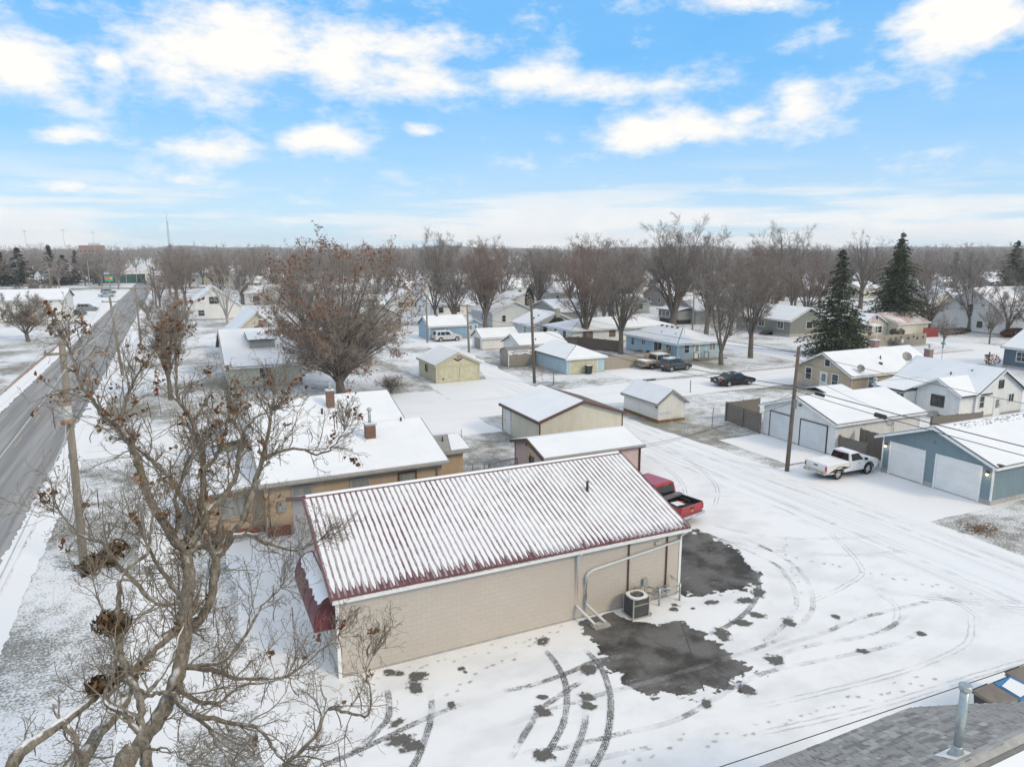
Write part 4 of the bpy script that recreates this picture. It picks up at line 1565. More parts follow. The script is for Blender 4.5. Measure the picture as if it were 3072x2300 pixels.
# ---------------------------------------------------------------- buildings near the shop
def tan_house():
    t, w, r = building('stucco_house', 'tan stucco house with a long snowy roof and brick chimney behind the shop', 'house', 3.3, 13.2, 38.1, 47.6, 3.15, 4.45, 'x', 'stucco', 'shingle', 'roof_snow_thin', .5, .3, .35, fascia='gutter')
    for x in (5.2, 8.35, 11.1):
        window(t, 'S', 38.1, x, 2.05, .95, 1.0, 'trim_b' if x > 10 else 'gutter', 'glass_pale', '')
    MB().box(3.3, 4.5, 37.98, 38.1, .0, .55).build('brick_skirt', 'brick_base', t)
    MB().box(3.9, 4.3, 37.9, 38.05, 1.4, 1.95).build('meter_box', 'galv', t)
    downspout(t, [(12.9, 37.55, 3.0), (12.9, 38.0, 2.6), (12.9, 38.0, .2)])
    downspout(t, [(3.45, 37.55, 3.0), (3.45, 38.0, 2.6), (3.45, 38.0, .2), (3.45, 37.5, .1)])
    MB().box(2.95, 13.5, 37.42, 37.56, 2.98, 3.1).build('gutter', 'gutter', t)
    brick_chimney(t, 9.7, 40.9, 3.85, 4.95, .55, .5, True, True, .85)
    MB().box(9.35, 10.05, 40.55, 41.25, 3.7, 4.12).build('flashing', 'trim', t)
    vent(t, 12.1, 42.6, 4.45, .3, .06)
    # low front wing on the road side
    b = MB().box(.2, 3.3, 39.2, 46.0, .2, 2.5)
    b.build('front_wing', 'stucco', t)
    lay_roof(t, [[(-.3, 38.7, 2.35), (3.29, 38.7, 2.75), (3.29, 46.4, 2.75), (-.3, 46.4, 2.35)]], 'shingle', 'roof_snow', .12, .08)
    window(t, 'S', 39.2, 1.7, 1.6, 1.2, 1.0, 'gutter', 'glass_pale', '')
    window(t, 'W', .2, 42.5, 1.5, 2.0, 1.1, 'gutter', 'glass', 'v')
    MB().box(.15, 3.25, 39.05, 39.19, .0, .3).build('brick_skirt', 'brick_base', t)
    # rear annex
    MB().box(13.2, 15.5, 40.6, 44.2, .1, 2.7).build('annex', 'stucco', t)
    lay_roof(t, [[(13.21, 40.2, 2.75), (15.9, 40.2, 2.75), (15.9, 42.4, 3.25), (13.21, 42.4, 3.25)], [(15.9, 44.6, 2.75), (13.21, 44.6, 2.75), (13.21, 42.4, 3.25), (15.9, 42.4, 3.25)]], 'shingle', 'roof_snow_thin', .12, .1, bare=(0,))
    MB().slab([(14.6, 40.28, 2.92), (15.82, 40.28, 2.92), (15.82, 42.3, 3.38), (15.1, 42.3, 3.38)], .04).build('snow', 'roof_snow_thin', t)
    vent(t, 14.5, 41.6, 3.1, .35, .055)
    MB().box(13.1, 15.95, 40.1, 40.2, 2.68, 2.8).build('gutter', 'gutter', t)


def tan_house_2():
    t, w, r = building('stucco_house', 'pale green house with a wide snowy roof and tall brick chimney behind the stucco house', 'house', 4.0, 13.9, 48.9, 58.0, 3.0, 4.25, 'x', 's_green', 'shingle_dark', 'roof_snow', .4, .3)
    brick_chimney(t, 9.4, 51.6, 3.5, 5.05, .5, .5, True, True, .45)
    vent(t, 8.6, 50.6, 3.5, .5, .08)
    window(t, 'W', 4.0, 52, 1.7, 1.4, 1.1, 'trim', 'glass', 'h')
    window(t, 'W', 4.0, 56, 1.7, 1.4, 1.1, 'trim', 'glass', 'h')
    MB().box(1.6, 4.0, 50, 54.5, .1, 2.3).build('porch', 's_green', t)
    lay_roof(t, [[(1.2, 49.6, 2.3), (3.99, 49.6, 2.7), (3.99, 54.9, 2.7), (1.2, 54.9, 2.3)]], 'shingle_dark', 'roof_snow', .12, .06)


def beige_garage():
    t, w, r = building('garage', 'cream sided garage with a brown-edged gable roof, largest one behind the shop', 'garage', 23.9, 31.3, 46.3, 53.1, 2.42, 3.62, 'y', 's_ivory', 'shingle_brown', 'roof_snow', .25, .25, .2, laps=('S', 'W'), fascia='trim_b', bare=(1,), holes={'W': ((51.4, 52.6, 0, 2.3),)}, course=.17)
    door(t, 'W', 23.9, 52.0, .95, 2.05, 'door_grey', .15, False)
    MB().box(23.72, 23.9, 51.9, 52.15, 2.3, 2.42).build('lamp', 'dark', t)


def pink_garage():
    t, w, r = building('garage', 'low pink sided garage with a flat-pitched snowy roof behind the shop', 'garage', 20.6, 27.9, 39.1, 43.6, 2.0, 2.62, 'x', 's_pink', 'shingle_brown', 'roof_snow', .3, .3, .1, laps=('W', 'S'), fascia='trim_b', holes={'W': ((40.7, 41.3, .6, 1.5),)})
    window(t, 'W', 20.6, 41.0, 1.05, .5, .8, 'trim_b', 'glass', '')
    MB().box(20.4, 20.6, 41.5, 41.7, 2.15, 2.3).build('lamp', 'grey_metal', t)
    for z in (1.55, 2.25):
        MB().tube([(20.5, 41.25, z), (20.44, 41.25, z), (20.40, 41.25, z)], [.13, .13, .04], 12).build('yellow_disc', 'yellow', t)
    MB().box(20.3, 28.2, 38.68, 38.78, 1.93, 2.03).build('gutter', 'gutter', t)
    downspout(t, [(27.95, 38.75, 1.95), (27.95, 39.02, 1.7), (27.95, 39.02, .1)], 'trim_b')
    MB().box(27.9, 28.0, 38.9, 39.2, 1.75, 1.95).build('cable_bracket', 'gutter', t)


def white_shed():
    t, w, r = building('shed', 'small old white shed with a snowy gable roof and rusty foot', 'shed', 37.55, 40.45, 49.95, 55.3, 1.85, 2.85, 'y', 's_shedwhite', 'shingle_dark', 'roof_snow', .28, .22, .06, fascia='gutter')
    for p in ((37.54, 37.7, 49.94, 55.31), (37.54, 40.46, 49.94, 50.1)):
        pass
    m = MB()
    m.box(37.52, 37.55, 49.92, 55.32, 0, .3)
    m.box(37.55, 40.45, 49.92, 49.95, 0, .26)
    m.build('rusty_skirt', 'rust', t)
    MB().box(37.6, 38.9, 49.93, 49.95, .75, 1.0).build('patch', 's_greywhite', t)
    MB().box(39.0, 40.1, 49.93, 49.95, .32, .48).build('patch', 's_greywhite', t)
    MB().box(37.45, 37.55, 50.1, 50.3, 1.35, 1.47).build('bracket', 'dark', t)


def blue_garage():
    x0, y0, y1 = 43.3, 24.7, 32.1
    t, w, r = building('garage', 'slate blue two-car garage with white doors and lit lamps at the right edge', 'garage', x0, 55.5, y0, y1, 2.6, 4.0, 'x', 's_blue', 'shingle_dark', 'roof_snow', .4, .45, .3, laps=('W', 'S'), fascia='trim', holes={'W': ((25.3, 28.35, 0, 2.28), (28.95, 31.6, 0, 2.28))})
    garage_door(t, 'W', x0, 25.45, 28.2, 2.2, 'door_white', 'trim', 4, .08, .12)
    garage_door(t, 'W', x0, 29.1, 31.45, 2.2, 'door_white', 'trim', 4, .08, .12)
    for y in (25.0, 31.85):
        b = MB().box(x0 - .2, x0, y - .08, y + .08, 1.98, 2.06).build('lamp', 'dark', t)
        MB().cyl(x0 - .12, y, 1.84, 1.98, .06, .075, 8).build('bulb', 'lamp', b)
        l = bpy.data.lights.new('lamp_light', 'POINT')
        l.energy = 3.0
        l.color = (1, .75, .45)
        l.shadow_soft_size = .06
        lo = bpy.data.objects.new('lamp_light', l)
        lo.location = (x0 - .28, y, 1.86)
        link(lo, b)
    for k in range(5):       # star ornament on the gable
        a = 2 * math.pi * k / 5
        MB().wbox('W', x0, 28.4 + .05 * math.cos(a) - .02, 28.4 + .22 * math.cos(a) + .02, 3.0 + .12 * math.sin(a) - .02, 3.0 + .12 * math.sin(a) + .03, .026, .05).build('ornament', 'grey_metal', t) if math.cos(a) > -2 and .22 * math.cos(a) > .05 * math.cos(a) else None
    # scattered bare shingles near the ridge
    me = unit_box('shingle_dark')
    rnd = random.Random(8)
    sl = (4.0 - 2.6) / 3.7
    for i in range(170):
        x = 44.5 + rnd.random() * 9
        d = rnd.random() ** 1.6 * .5
        put('bare_shingle', me, r, (x, 28.4 - .12 - d, 4.0 + .148 - (.12 + d) * sl), (math.atan(sl), 0, 0), (rnd.uniform(.05, .22), rnd.uniform(.02, .04), .012))
    MB().box(43.1, 43.4, 24.2, 24.55, 2.6, 2.68).build('bare_patch', 'shingle_dark', t)


def white_garage():
    x0, y0, y1 = 43.3, 36.1, 43.2
    t, w, r = building('garage', 'white two-car garage with pale grey doors trimmed in black', 'garage', x0, 52.6, y0, y1, 2.55, 3.78, 'x', 's_white', 'shingle_dark', 'roof_snow', .35, .35, .12, laps=('W', 'S'), fascia='trim', holes={'W': ((36.75, 39.45, 0, 2.2), (40.1, 42.6, 0, 2.2))})
    garage_door(t, 'W', x0, 36.85, 39.35, 2.12, 'door_grey', 'trim_d', 4, .08, .07)
    garage_door(t, 'W', x0, 40.2, 42.5, 2.12, 'door_grey', 'trim_d', 4, .08, .07)
    m = MB().cyl(52.0, 39.9, 3.7, 4.5, .13, .13, 10)
    m.tube([(52.0, 39.9, 4.5), (52.0, 39.9, 4.55), (52.0, 39.9, 4.68)], [.2, .2, .1], 10)
    m.build('flue', 'galv', t, True)
    downspout(t, [(49.5, 35.95, 2.0), (49.5, 36.0, .9)], 'trim')
    MB().tube([(48.6, 36.02, 2.2), (48.9, 35.98, 1.9), (49.3, 35.98, 1.8), (49.5, 35.98, 2.1)], .03, 6).build('conduit', 'galv', t)
    MB().box(43.12, 43.3, 39.4, 39.6, 3.15, 3.3).build('lamp', 'grey_metal', t)


def tan_house_right():
    t, w, r = building('house', 'tan stucco cottage with white windows and a snowy gable roof behind the white garage', 'house', 63.3, 76.5, 51.5, 58.5, 2.2, 4.0, 'x', 'stucco_b', 'shingle_brown', 'roof_snow', .5, .45, .3)
    window(t, 'W', 63.3, 57.0, 1.45, .75, 1.3)
    window(t, 'W', 63.3, 53.4, 1.15, .75, 1.45)
    window(t, 'W', 63.3, 54.55, 3.0, .65, .75, bars='')
    door(t, 'W', 63.3, 54.9, .85, 1.75, 'door_white', .1)
    for x in (66.4, 71.0):
        window(t, 'S', 51.5, x, 1.25, .8, 1.4)
    downspout(t, [(63.4, 51.0, 2.05), (63.4, 51.42, 1.8), (63.4, 51.42, .2)], 'trim')
    brick_chimney(t, 71.4, 55.3, 3.7, 4.9, .75, .6, False)
    vent(t, 69.8, 53.2, 3.2, .35, .07)
    box_vent(t, 68.9, 52.4, 2.8, .15)
    dish(t, 64.6, 51.4, 2.25, 205, .42)


def white_house_right():
    t, w, r = building('house', 'white sided house with a low L-shaped snowy roof and dark framed window', 'house', 64.3, 71.1, 39.0, 47.2, 2.4, 4.35, 'y', 's_white', 'shingle_dark', 'roof_snow_thin', .4, .35, .3, laps=('S',), holes={'S': ((64.7, 65.6, 1.0, 2.2), (66.9, 67.9, 0, 1.75), (68.9, 69.9, 1.1, 2.0), (67.3, 68.1, 2.6, 3.4))})
    window(t, 'S', 39.0, 65.1, 1.55, .65, 1.05)
    window(t, 'S', 39.0, 69.4, 1.6, .75, .7, bars='v')
    window(t, 'S', 39.0, 67.7, 3.0, .55, .6, 'trim_d', 'glass', '')
    door(t, 'S', 39.0, 67.4, .85, 1.7, 'door_white', .05)
    # cross gable toward the alley
    yq0, yq1, xm = 39.15, 43.3, 62.3
    ym = (yq0 + yq1) / 2
    cw = MB().prism([(xm, yq0, .3), (xm, yq1, .3), (xm, yq1, 2.4), (xm, ym, 3.5), (xm, yq0, 2.4)], (2.4, 0, 0)).build('wall', 's_white', t)
    clapboards(cw, 'W', xm, yq0, yq1, .3, 2.4, 's_white', (ym, 3.48), .2, ((40.5, 41.9, .95, 2.0),))
    MB().box(xm + .01, xm + 2, yq0 + .01, yq1, -.1, .3).build('plinth', 'concrete', t)
    window(t, 'W', xm, 41.2, 1.5, 1.15, .95, 'trim_d', 'glass', 'v', .06)
    lay_roof(t, [[(xm - .4, yq0 - .35, 2.2), (66.3, yq0 - .35, 2.2), (66.3, ym, 3.5), (xm - .4, ym, 3.5)][::1], [(66.3, yq1 + .35, 2.2), (xm - .4, yq1 + .35, 2.2), (xm - .4, ym, 3.5), (66.3, ym, 3.5)]], 'shingle_dark', 'roof_snow', .12, .12)
    k = MB()
    for a, b in (((yq0 - .35, 2.2), (ym, 3.5)), ((yq1 + .35, 2.2), (ym, 3.5))):
        k.prism([(xm - .42, a[0], a[1] - .06), (xm - .42, b[0], b[1] - .06), (xm - .42, b[0], b[1] + .13), (xm - .42, a[0], a[1] + .13)], (-.04, 0, 0))
    k.build('rake_trim', 'trim', t)
    # glazed sun porch
    p = MB().box(60.9, 64.3, 43.35, 46.6, .1, 2.05)
    p.build('sun_porch', 's_white', t)
    lay_roof(t, [[(60.5, 43.36, 2.1), (60.5, 46.9, 2.1), (64.28, 46.9, 2.7), (64.28, 43.36, 2.7)][::-1]], 'shingle_dark', 'roof_snow', .12, .06)
    for y in (43.95, 45.0, 46.05):
        window(t, 'W', 60.9, y, 1.25, .8, 1.2, 'trim', 'glass', 'v')
    brick_chimney(t, 68.2, 46.6, 3.9, 5.2, .6, .6, False, True, .4)
    vent(t, 65.9, 42.6, 3.3, .4, .07)
    vent(t, 66.8, 41.2, 3.85, .2, .09)
    dish(t, 66.4, 47.6, 3.9, 205, .5)
    MB().box(61.5, 62.2, 41.0, 41.5, 0, .5).build('step', 'concrete', t)
    # condenser beside it
    c = thing('air_conditioner', 'dark round air conditioner between the white house and the fence', 'air conditioner', (61.0, 37.6, 0))
    MB().cyl(60.6, 38.1, 0, .85, .42, .42, 14).build('case', 'dark', c)
    MB().cyl(60.6, 38.1, .85, .9, .40, .3, 14).build('lid', 'grey_metal', c)


def small_structures_right():
    t = thing('shed', 'tiny flat shed under snow beside the tan cottage', 'shed', (57, 47, 0))
    MB().box(55.3, 58.6, 47.5, 50.0, .05, 1.6).build('wall', 's_ivory', t)
    lay_roof(t, [[(55.1, 47.3, 1.6), (58.8, 47.3, 1.6), (58.8, 48.75, 1.95), (55.1, 48.75, 1.95)], [(58.8, 50.2, 1.6), (55.1, 50.2, 1.6), (55.1, 48.75, 1.95), (58.8, 48.75, 1.95)]], 'shingle_dark', 'roof_snow', .08, .05)
    t, w, r = building('house', 'dark blue-grey house with white trimmed windows at the right edge', 'house', 96.6, 106, 46, 55.8, 2.7, 4.9, 'y', 's_bluegrey', 'shingle_dark', 'roof_snow', .35, .35, .3)
    window(t, 'W', 96.6, 53.6, 1.6, 1.15, 1.15, bars='hv')
    window(t, 'W', 96.6, 49.6, 1.6, 1.15, 1.15, bars='hv')
    # a bit of white garage at the right edge behind the blue one
    t, w, r = building('garage', 'white garage corner showing at the right edge above the blue garage', 'garage', 70.2, 76, 29.5, 35.6, 2.4, 3.6, 'x', 's_white', 'shingle_dark', 'roof_snow', .3, .3, .15)
    garage_door(t, 'W', 70.2, 31, 33.8, 2.1, 'door_grey', 'trim', 4)


MT['rust'] = plain('rusty_foot', (.21, .125, .06), .9, var=.35, scale=4)
for fn in (tan_house, tan_house_2, beige_garage, pink_garage, white_shed, blue_garage, white_garage, tan_house_right, white_house_right, small_structures_right):
    fn()


# ---------------------------------------------------------------- houses across the cross street
def mid_buildings():
    # cream garage with two doors
    t, w, r = building('garage', 'old cream two-door garage with a bird emblem on its gable', 'garage', 25.9, 31.2, 76.0, 82.5, 2.1, 3.35, 'y', 's_cream', 'shingle_dark', 'roof_snow', .25, .25, .12, laps=('S',), fascia='s_cream', holes={'S': ((26.15, 28.45, 0, 1.85), (28.75, 31.0, 0, 1.85))}, course=.24)
    garage_door(t, 'S', 76.0, 26.2, 28.4, 1.8, 'door_cream', 's_cream', 5, .05, .06)
    garage_door(t, 'S', 76.0, 28.8, 30.95, 1.8, 'door_cream', 's_cream', 5, .05, .06)
    e = MB()      # dark bird shape with spread wings
    e.prism([(28.55, 75.96, 2.60), (28.2, 75.96, 2.75), (27.95, 75.96, 2.72), (28.3, 75.96, 2.52), (28.55, 75.96, 2.40), (28.8, 75.96, 2.52), (29.15, 75.96, 2.72), (28.9, 75.96, 2.75)], (0, -.03, 0))
    e.prism([(28.48, 75.96, 2.78), (28.62, 75.96, 2.78), (28.62, 75.96, 2.92), (28.48, 75.96, 2.92)], (0, -.03, 0))
    e.build('emblem', 'dark', t)
    e = MB().prism([(26.55, 75.93, .45), (26.7, 75.93, .6), (26.85, 75.93, .5), (26.75, 75.93, .38)], (0, -.02, 0)).build('emblem', 'dark', t)
    window(t, 'W', 25.9, 79.5, 1.3, .6, .7, 'trim_b', 'glass', '')
    # pale blue garage, hipped toward the street
    t = thing('garage', 'pale blue garage with a faded cream door and hipped snowy roof', 'garage', (45, 79, 0))
    x0, x1, y0, y1, ev, rd = 42.2, 47.6, 74.7, 83.0, 1.95, 3.1
    MB().box(x0, x1, y0, y1, .1, ev).build('wall', 's_ltblue', t)
    MB().box(x0 - .01, x1 + .01, y0 - .01, y1 + .01, -.05, .1).build('plinth', 'concrete', t)
    xm = (x0 + x1) / 2
    e = .3
    A, B = (xm, y0 + 2.4, rd), (xm, y1 + e, rd)
    lay_roof(t, [[(x0 - e, y1 + e, ev - .1), (x0 - e, y0 - e, ev - .1), A, B], [(x1 + e, y0 - e, ev - .1), (x1 + e, y1 + e, ev - .1), B, A], [(x0 - e, y0 - e, ev - .1), (x1 + e, y0 - e, ev - .1), A]], 'shingle_dark', 'roof_snow', .12, .1, inset=.05)
    garage_door(t, 'S', y0, 42.65, 46.5, 1.75, 'door_cream', 'trim', 6, .05, .07)
    MB().box(x0 - .33, x1 + .33, y0 - .35, y0 - .31, ev - .15, ev + .02).build('fascia', 'trim', t)
    # barrel-roofed plastic shed
    t = thing('shed', 'small taupe barn-shaped shed with patchy snow on its curved roof', 'shed', (40, 84.2, 0))
    prof = [(38.2, 82.9, .05), (38.2, 85.7, .05), (38.2, 85.7, 1.45), (38.2, 85.4, 2.0), (38.2, 84.3, 2.35), (38.2, 83.2, 2.0), (38.2, 82.9, 1.45)]
    MB().prism(prof, (3.5, 0, 0)).build('wall', 's_taupe', t)
    rf = MB()
    for (a, b) in ((2, 3), (3, 4), (4, 5), (5, 6)):
        p, q = prof[a], prof[b]
        rf.prism([(38.1, p[1], p[2] + .03), (38.1, q[1], q[2] + .03), (38.1, q[1], q[2] + .09), (38.1, p[1], p[2] + .09)], (3.7, 0, 0))
    rfo = rf.build('roof', 'shingle_b', t)
    MB().prism([(38.12, 83.3, 2.12), (38.12, 84.3, 2.44), (38.12, 85.3, 2.12), (38.12, 85.3, 2.09), (38.12, 84.3, 2.41), (38.12, 83.3, 2.09)], (3.66, 0, 0)).build('snow', 'roof_snow', rfo)
    me = unit_box('snow')
    rnd = random.Random(4)
    for row in range(5):
        x = 38.15
        while x < 41.7:
            l = rnd.uniform(.15, .7)
            if rnd.random() < .8:
                f = (row + .5) / 5
                put('snow_patch', me, rfo, (x + l / 2, 82.9 + .3 * f - .04, 1.53 + .55 * f), (R(-28), 0, 0), (min(l, 41.7 - x), .02, .085))
            x += l + rnd.uniform(.02, .12)
    MB().box(38.12, 38.2, 82.85, 82.95, .05, 1.5).build('corner_board', 'trim', t)
    # white garages along the alley
    t, w, r = building('garage', 'white garage with a taupe side door, first past the snow-covered driveway', 'garage', 41.0, 47.0, 98.6, 102.6, 1.9, 3.0, 'x', 's_white', 'shingle_dark', 'roof_snow', .3, .35, .15)
    garage_door(t, 'W', 41.0, 99.2, 101.6, 1.75, 's_taupe', 'trim', 4)
    t, w, r = building('garage', 'white garage with a broad snowy roof behind the barn-shaped shed', 'garage', 42.4, 49.4, 88.2, 93.8, 2.0, 3.15, 'x', 's_white', 'shingle_dark', 'roof_snow', .35, .4, .15)
    door(t, 'W', 42.4, 91.0, 1.6, 1.8, 'door_white', .05, False)
    # blue garage with the white car
    t, w, r = building('garage', 'sky blue garage with a snowy roof behind the white parked car', 'garage', 37.5, 44.3, 113.0, 119.0, 2.35, 3.75, 'x', 's_sky', 'shingle_dark', 'roof_snow', .3, .3, .15, laps=('S',))
    window(t, 'S', 113.0, 40.6, 1.45, .5, .7, bars='h')
    MB().box(39.6, 39.9, 115.6, 115.9, 3.7, 4.1).build('roof_vent', 'grey_metal', t)
    t, w, r = building('shed', 'little blue shed with white double doors beside the blue garage', 'shed', 46.3, 49.0, 118.6, 122, 1.9, 2.7, 'y', 's_sky', 'shingle_dark', 'roof_snow', .2, .2, .1)
    for x in (47.1, 48.05):
        door(t, 'S', 118.6, x, .7, 1.6, 'door_white', .08, True)
    # houses behind
    t, w, r = building('house', 'white and grey-blue house with a wide low roof behind the fork-trunked tree', 'house', 54.6, 64.0, 126, 137, 2.9, 4.9, 'y', 's_greywhite', 'shingle_dark', 'roof_snow', .4, .4, .3)
    for x in (57.0, 61.5):
        window(t, 'S', 126, x, 1.7, .8, 1.2)
    window(t, 'W', 54.6, 131, 1.7, .9, 1.2)
    t, w, r = building('house', 'grey-blue house with a long gable and paired white windows', 'house', 66, 78 - 3.5, 120, 133, 3.2, 5.0, 'x', 's_grey', 'shingle_dark', 'roof_snow', .4, .4, .3)
    window(t, 'W', 66, 123.5, 1.8, .7, 1.3)
    window(t, 'W', 66, 126.5, 1.8, .7, 1.3)
    t, w, r = building('house', 'pale grey gabled house with a tall flat chimney on its end wall', 'house', 54.8, 64.2, 109.2, 117, 2.1, 4.1, 'y', 's_greywhite', 'shingle_dark', 'roof_snow', .5, .3, .2)
    MB().box(59.2, 60.0, 108.75, 109.18, 0, 4.9).build('chimney', 'concrete', t)
    window(t, 'S', 109.2, 57.4, 1.35, .8, 1.2, 'trim_d', 'glass', '')
    window(t, 'W', 54.8, 112, 1.2, .9, 1.2, 'trim', 'glass_pale', 'h')
    for k in range(3):
        box_vent(t, 56.4 + k * 1.2, 112 + k * .2, 3.0 + k * .35, .18)
    # long white bungalow
    t, w, r = building('house', 'long white bungalow with brown shuttered windows behind the dark fence', 'house', 56.0, 75.0, 97.5, 106, 2.5, 3.7, 'x', 's_white', 'shingle_dark', 'roof_snow', .6, .4, .3, hip=1)
    window(t, 'W', 56.0, 100, 1.5, .6, 1.2, 'trim_d')
    window(t, 'W', 56.0, 103, 1.5, .6, 1.2, 'trim_d')
    for x in (59.2, 63.5, 69):
        window(t, 'S', 97.5, x, 1.55, 1.0, .9, 'trim_b', 'brownglass', '')
    # light blue hip-roofed house
    t, w, r = building('house', 'light blue clapboard house with a hipped snowy roof and small wooden stoop', 'house', 61.2, 68.6, 77.6, 90.0, 2.5, 3.95, 'y', 's_ltblue', 'shingle_dark', 'roof_snow_thin', .55, .4, .25, laps=('S', 'W'), hip=1, course=.28,
                       holes={'S': ((62.2, 63.2, .95, 2.3), (63.9, 65.0, 0, 2.2), (66.5, 67.8, 1.1, 2.25)), 'W': ((78.9, 80.3, 1.1, 2.1), (81.0, 83.1, 0, 2.2), (85.0, 86.1, 1.2, 2.1), (87.9, 88.8, .9, 2.2))})
    window(t, 'S', 77.6, 62.7, 1.6, .8, 1.15)
    window(t, 'S', 77.6, 67.15, 1.65, 1.05, .95, 'trim', 'glass_pale', 'v')
    door(t, 'S', 77.6, 64.45, .85, 2.0, 'door_white', .2)
    MB().box(63.85, 63.95, 77.4, 77.6, 1.95, 2.1).build('lamp', 'dark', t)
    window(t, 'W', 61.2, 79.6, 1.55, 1.1, .85, bars='v')
    window(t, 'W', 61.2, 82.05, 1.15, 1.8, 1.85, 'trim', 'glass', 'v')
    window(t, 'W', 61.2, 85.5, 1.65, .95, .75, 'trim', 'glass_pale', 'v')
    window(t, 'W', 61.2, 88.3, 1.55, .7, 1.15)
    vent(t, 63.0, 80.5, 3.15, .35, .06)
    vent(t, 62.8, 83.5, 3.1, .3, .07)
    MB().tube([(63.8, 79.6, 3.0), (63.8, 79.6, 4.1)], .025, 5).build('antenna', 'grey_metal', t)
    for y in (82.0, 83.2, 84.4, 85.6):
        box_vent(t, 64.5, y, 3.9, .17)
    s = thing('stoop', 'grey wooden stoop with railings at the light blue house door', 'stoop', (64.5, 76.8, 0))
    MB().box(63.7, 65.6, 76.3, 77.35, .1, .22).build('deck', 'fence', s)
    MB().box(63.8, 65.0, 76.0, 76.3, .02, .12).build('step', 'fence', s)
    for x, y in ((63.75, 76.35), (65.55, 76.35), (65.55, 77.3), (63.75, 77.3)):
        MB().box(x - .045, x + .045, y - .045, y + .045, 0, 1.15).build('post', 'fence', s)
    MB().box(63.75, 65.55, 76.33, 76.38, 1.08, 1.15).build('rail', 'fence', s) if False else None
    MB().box(65.52, 65.58, 76.35, 77.3, 1.06, 1.13).build('rail', 'fence', s)
    MB().box(63.72, 63.78, 76.35, 77.3, 1.06, 1.13).build('rail', 'fence', s)
    b = thing('planter_edging', 'low timber bed edging along the light blue house', 'planter', (67, 76.8, 0))
    MB().box(65.7, 69.0, 76.5, 76.65, 0, .18).build('timber', 'fence', b)
    # grey porch house and grey gable house east of the second street
    t, w, r = building('house', 'grey house with a glazed white front porch behind the thick-trunked tree', 'house', 94, 101, 114, 124, 3.0, 5.2, 'x', 's_grey', 'shingle_dark', 'roof_snow', .4, .4, .4)
    p = MB().box(90.8, 94, 115.5, 122, .9, 2.7).build('porch', 's_grey', t)
    for y in (116.3, 117.6, 118.9, 120.2, 121.4):
        window(t, 'W', 90.8, y, 1.9, .9, 1.1, bars='v')
    lay_roof(t, [[(90.4, 115.1, 2.7), (90.4, 122.4, 2.7), (93.98, 122.4, 3.3), (93.98, 115.1, 3.3)][::-1]], 'shingle_dark', 'roof_snow', .12, .08)
    MB().box(91, 94, 115.6, 121.9, 0, .9).build('porch_skirt', 'dark', t)
    t, w, r = building('house', 'olive grey house with a front stair and snowy roof left of the big spruce', 'house', 95.5, 104, 90.8, 104, 2.9, 4.9, 'y', 's_olive', 'shingle_dark', 'roof_snow', .4, .4, .5)
    window(t, 'S', 90.8, 100.0, 1.9, 1.4, 1.2, bars='')
    for y in (93, 97.5, 101.5):
        window(t, 'W', 95.5, y, 1.9, 1.3, 1.2, bars='v')
    st = MB()
    for i in range(4):
        st.box(93.6 + i * .3, 95.4, 94.6, 96.2, 0, .15 * (i + 1))
    st.build('front_stair', 'fence_d', t)
    # cream house with the flag and starred fence
    t, w, r = building('house', 'cream gabled house with white windows right of the big spruce', 'house', 104.8, 111.2, 84.0, 94, 2.35, 4.0, 'y', 's_ivory', 'shingle_dark', 'roof_snow', .35, .35, .3)
    window(t, 'S', 84.0, 109.0, 1.4, 1.5, 1.1, bars='hv')
    door(t, 'S', 84.0, 106.8, .9, 1.9, 'trim_b', .15)
    lay_roof(t, [[(105.9, 82.6, 2.2), (107.9, 82.6, 2.2), (107.9, 83.98, 2.5), (105.9, 83.98, 2.5)]], 'trim', 'roof_snow', .08, .03)
    t, w, r = building('garage', 'cream garage with a reddish roof showing through snow behind the starred fence', 'garage', 111.3, 119, 82.0, 90, 2.5, 3.9, 'x', 's_ivory', 'red_roof', 'pink_snow', .35, .35, .2)
    # white steep gable at the far right
    t, w, r = building('house', 'large white house with a steep swept gable at the right', 'house', 131, 146, 76, 89, 3.4, 8.0, 'x', 's_white', 'shingle_dark', 'roof_snow', .3, .3, .3)
    window(t, 'W', 131, 82.5, 4.4, 1.0, 1.3)
    window(t, 'W', 131, 78.5, 1.6, .8, 1.0, 'trim_b')
    window(t, 'W', 131, 80.5, 1.6, .8, 1.0, 'trim_d')
    lay_roof(t, [[(131, 92.6, 2.3), (130.6, 92.6, 2.3), (130.6, 88.0, 4.6), (141, 88.0, 4.6), (141, 92.6, 2.3)][1:]], 'shingle_dark', 'roof_snow', .14, .1)
    MB().box(131.2, 140.6, 89.02, 92.3, .1, 2.4).build('side_wing', 's_white', t)
    # two-storey white house
    t, w, r = building('house', 'two-storey white house with twin upper windows behind the leafy tree', 'house', 58.3, 63.2, 181, 190, 5.5, 7.3, 'y', 's_white', 'shingle_dark', 'roof_snow', .3, .3, .3)
    for x in (60.6, 61.8):
        window(t, 'S', 181, x, 4.6, .7, 1.3)
    window(t, 'W', 58.3, 184, 1.8, .9, 1.5)
    # cottage group at the left, behind the foreground tree
    t, w, r = building('house', 'tan cottage with dormer and brick chimneys under snow behind the foreground tree', 'house', 4.2, 12.0, 82, 100, 2.6, 5.6, 'x', 's_ivory', 'shingle_dark', 'roof_snow', .5, .4, .3, fascia='trim')
    window(t, 'W', 4.2, 86, 1.6, 1.0, 1.2)
    window(t, 'S', 82, 8, 1.6, 1.2, 1.2)
    brick_chimney(t, 11.0, 90.5, 4.8, 6.6, .6, .6, False, True)
    brick_chimney(t, 9.0, 93.5, 5.0, 6.4, .5, .5, False, True)
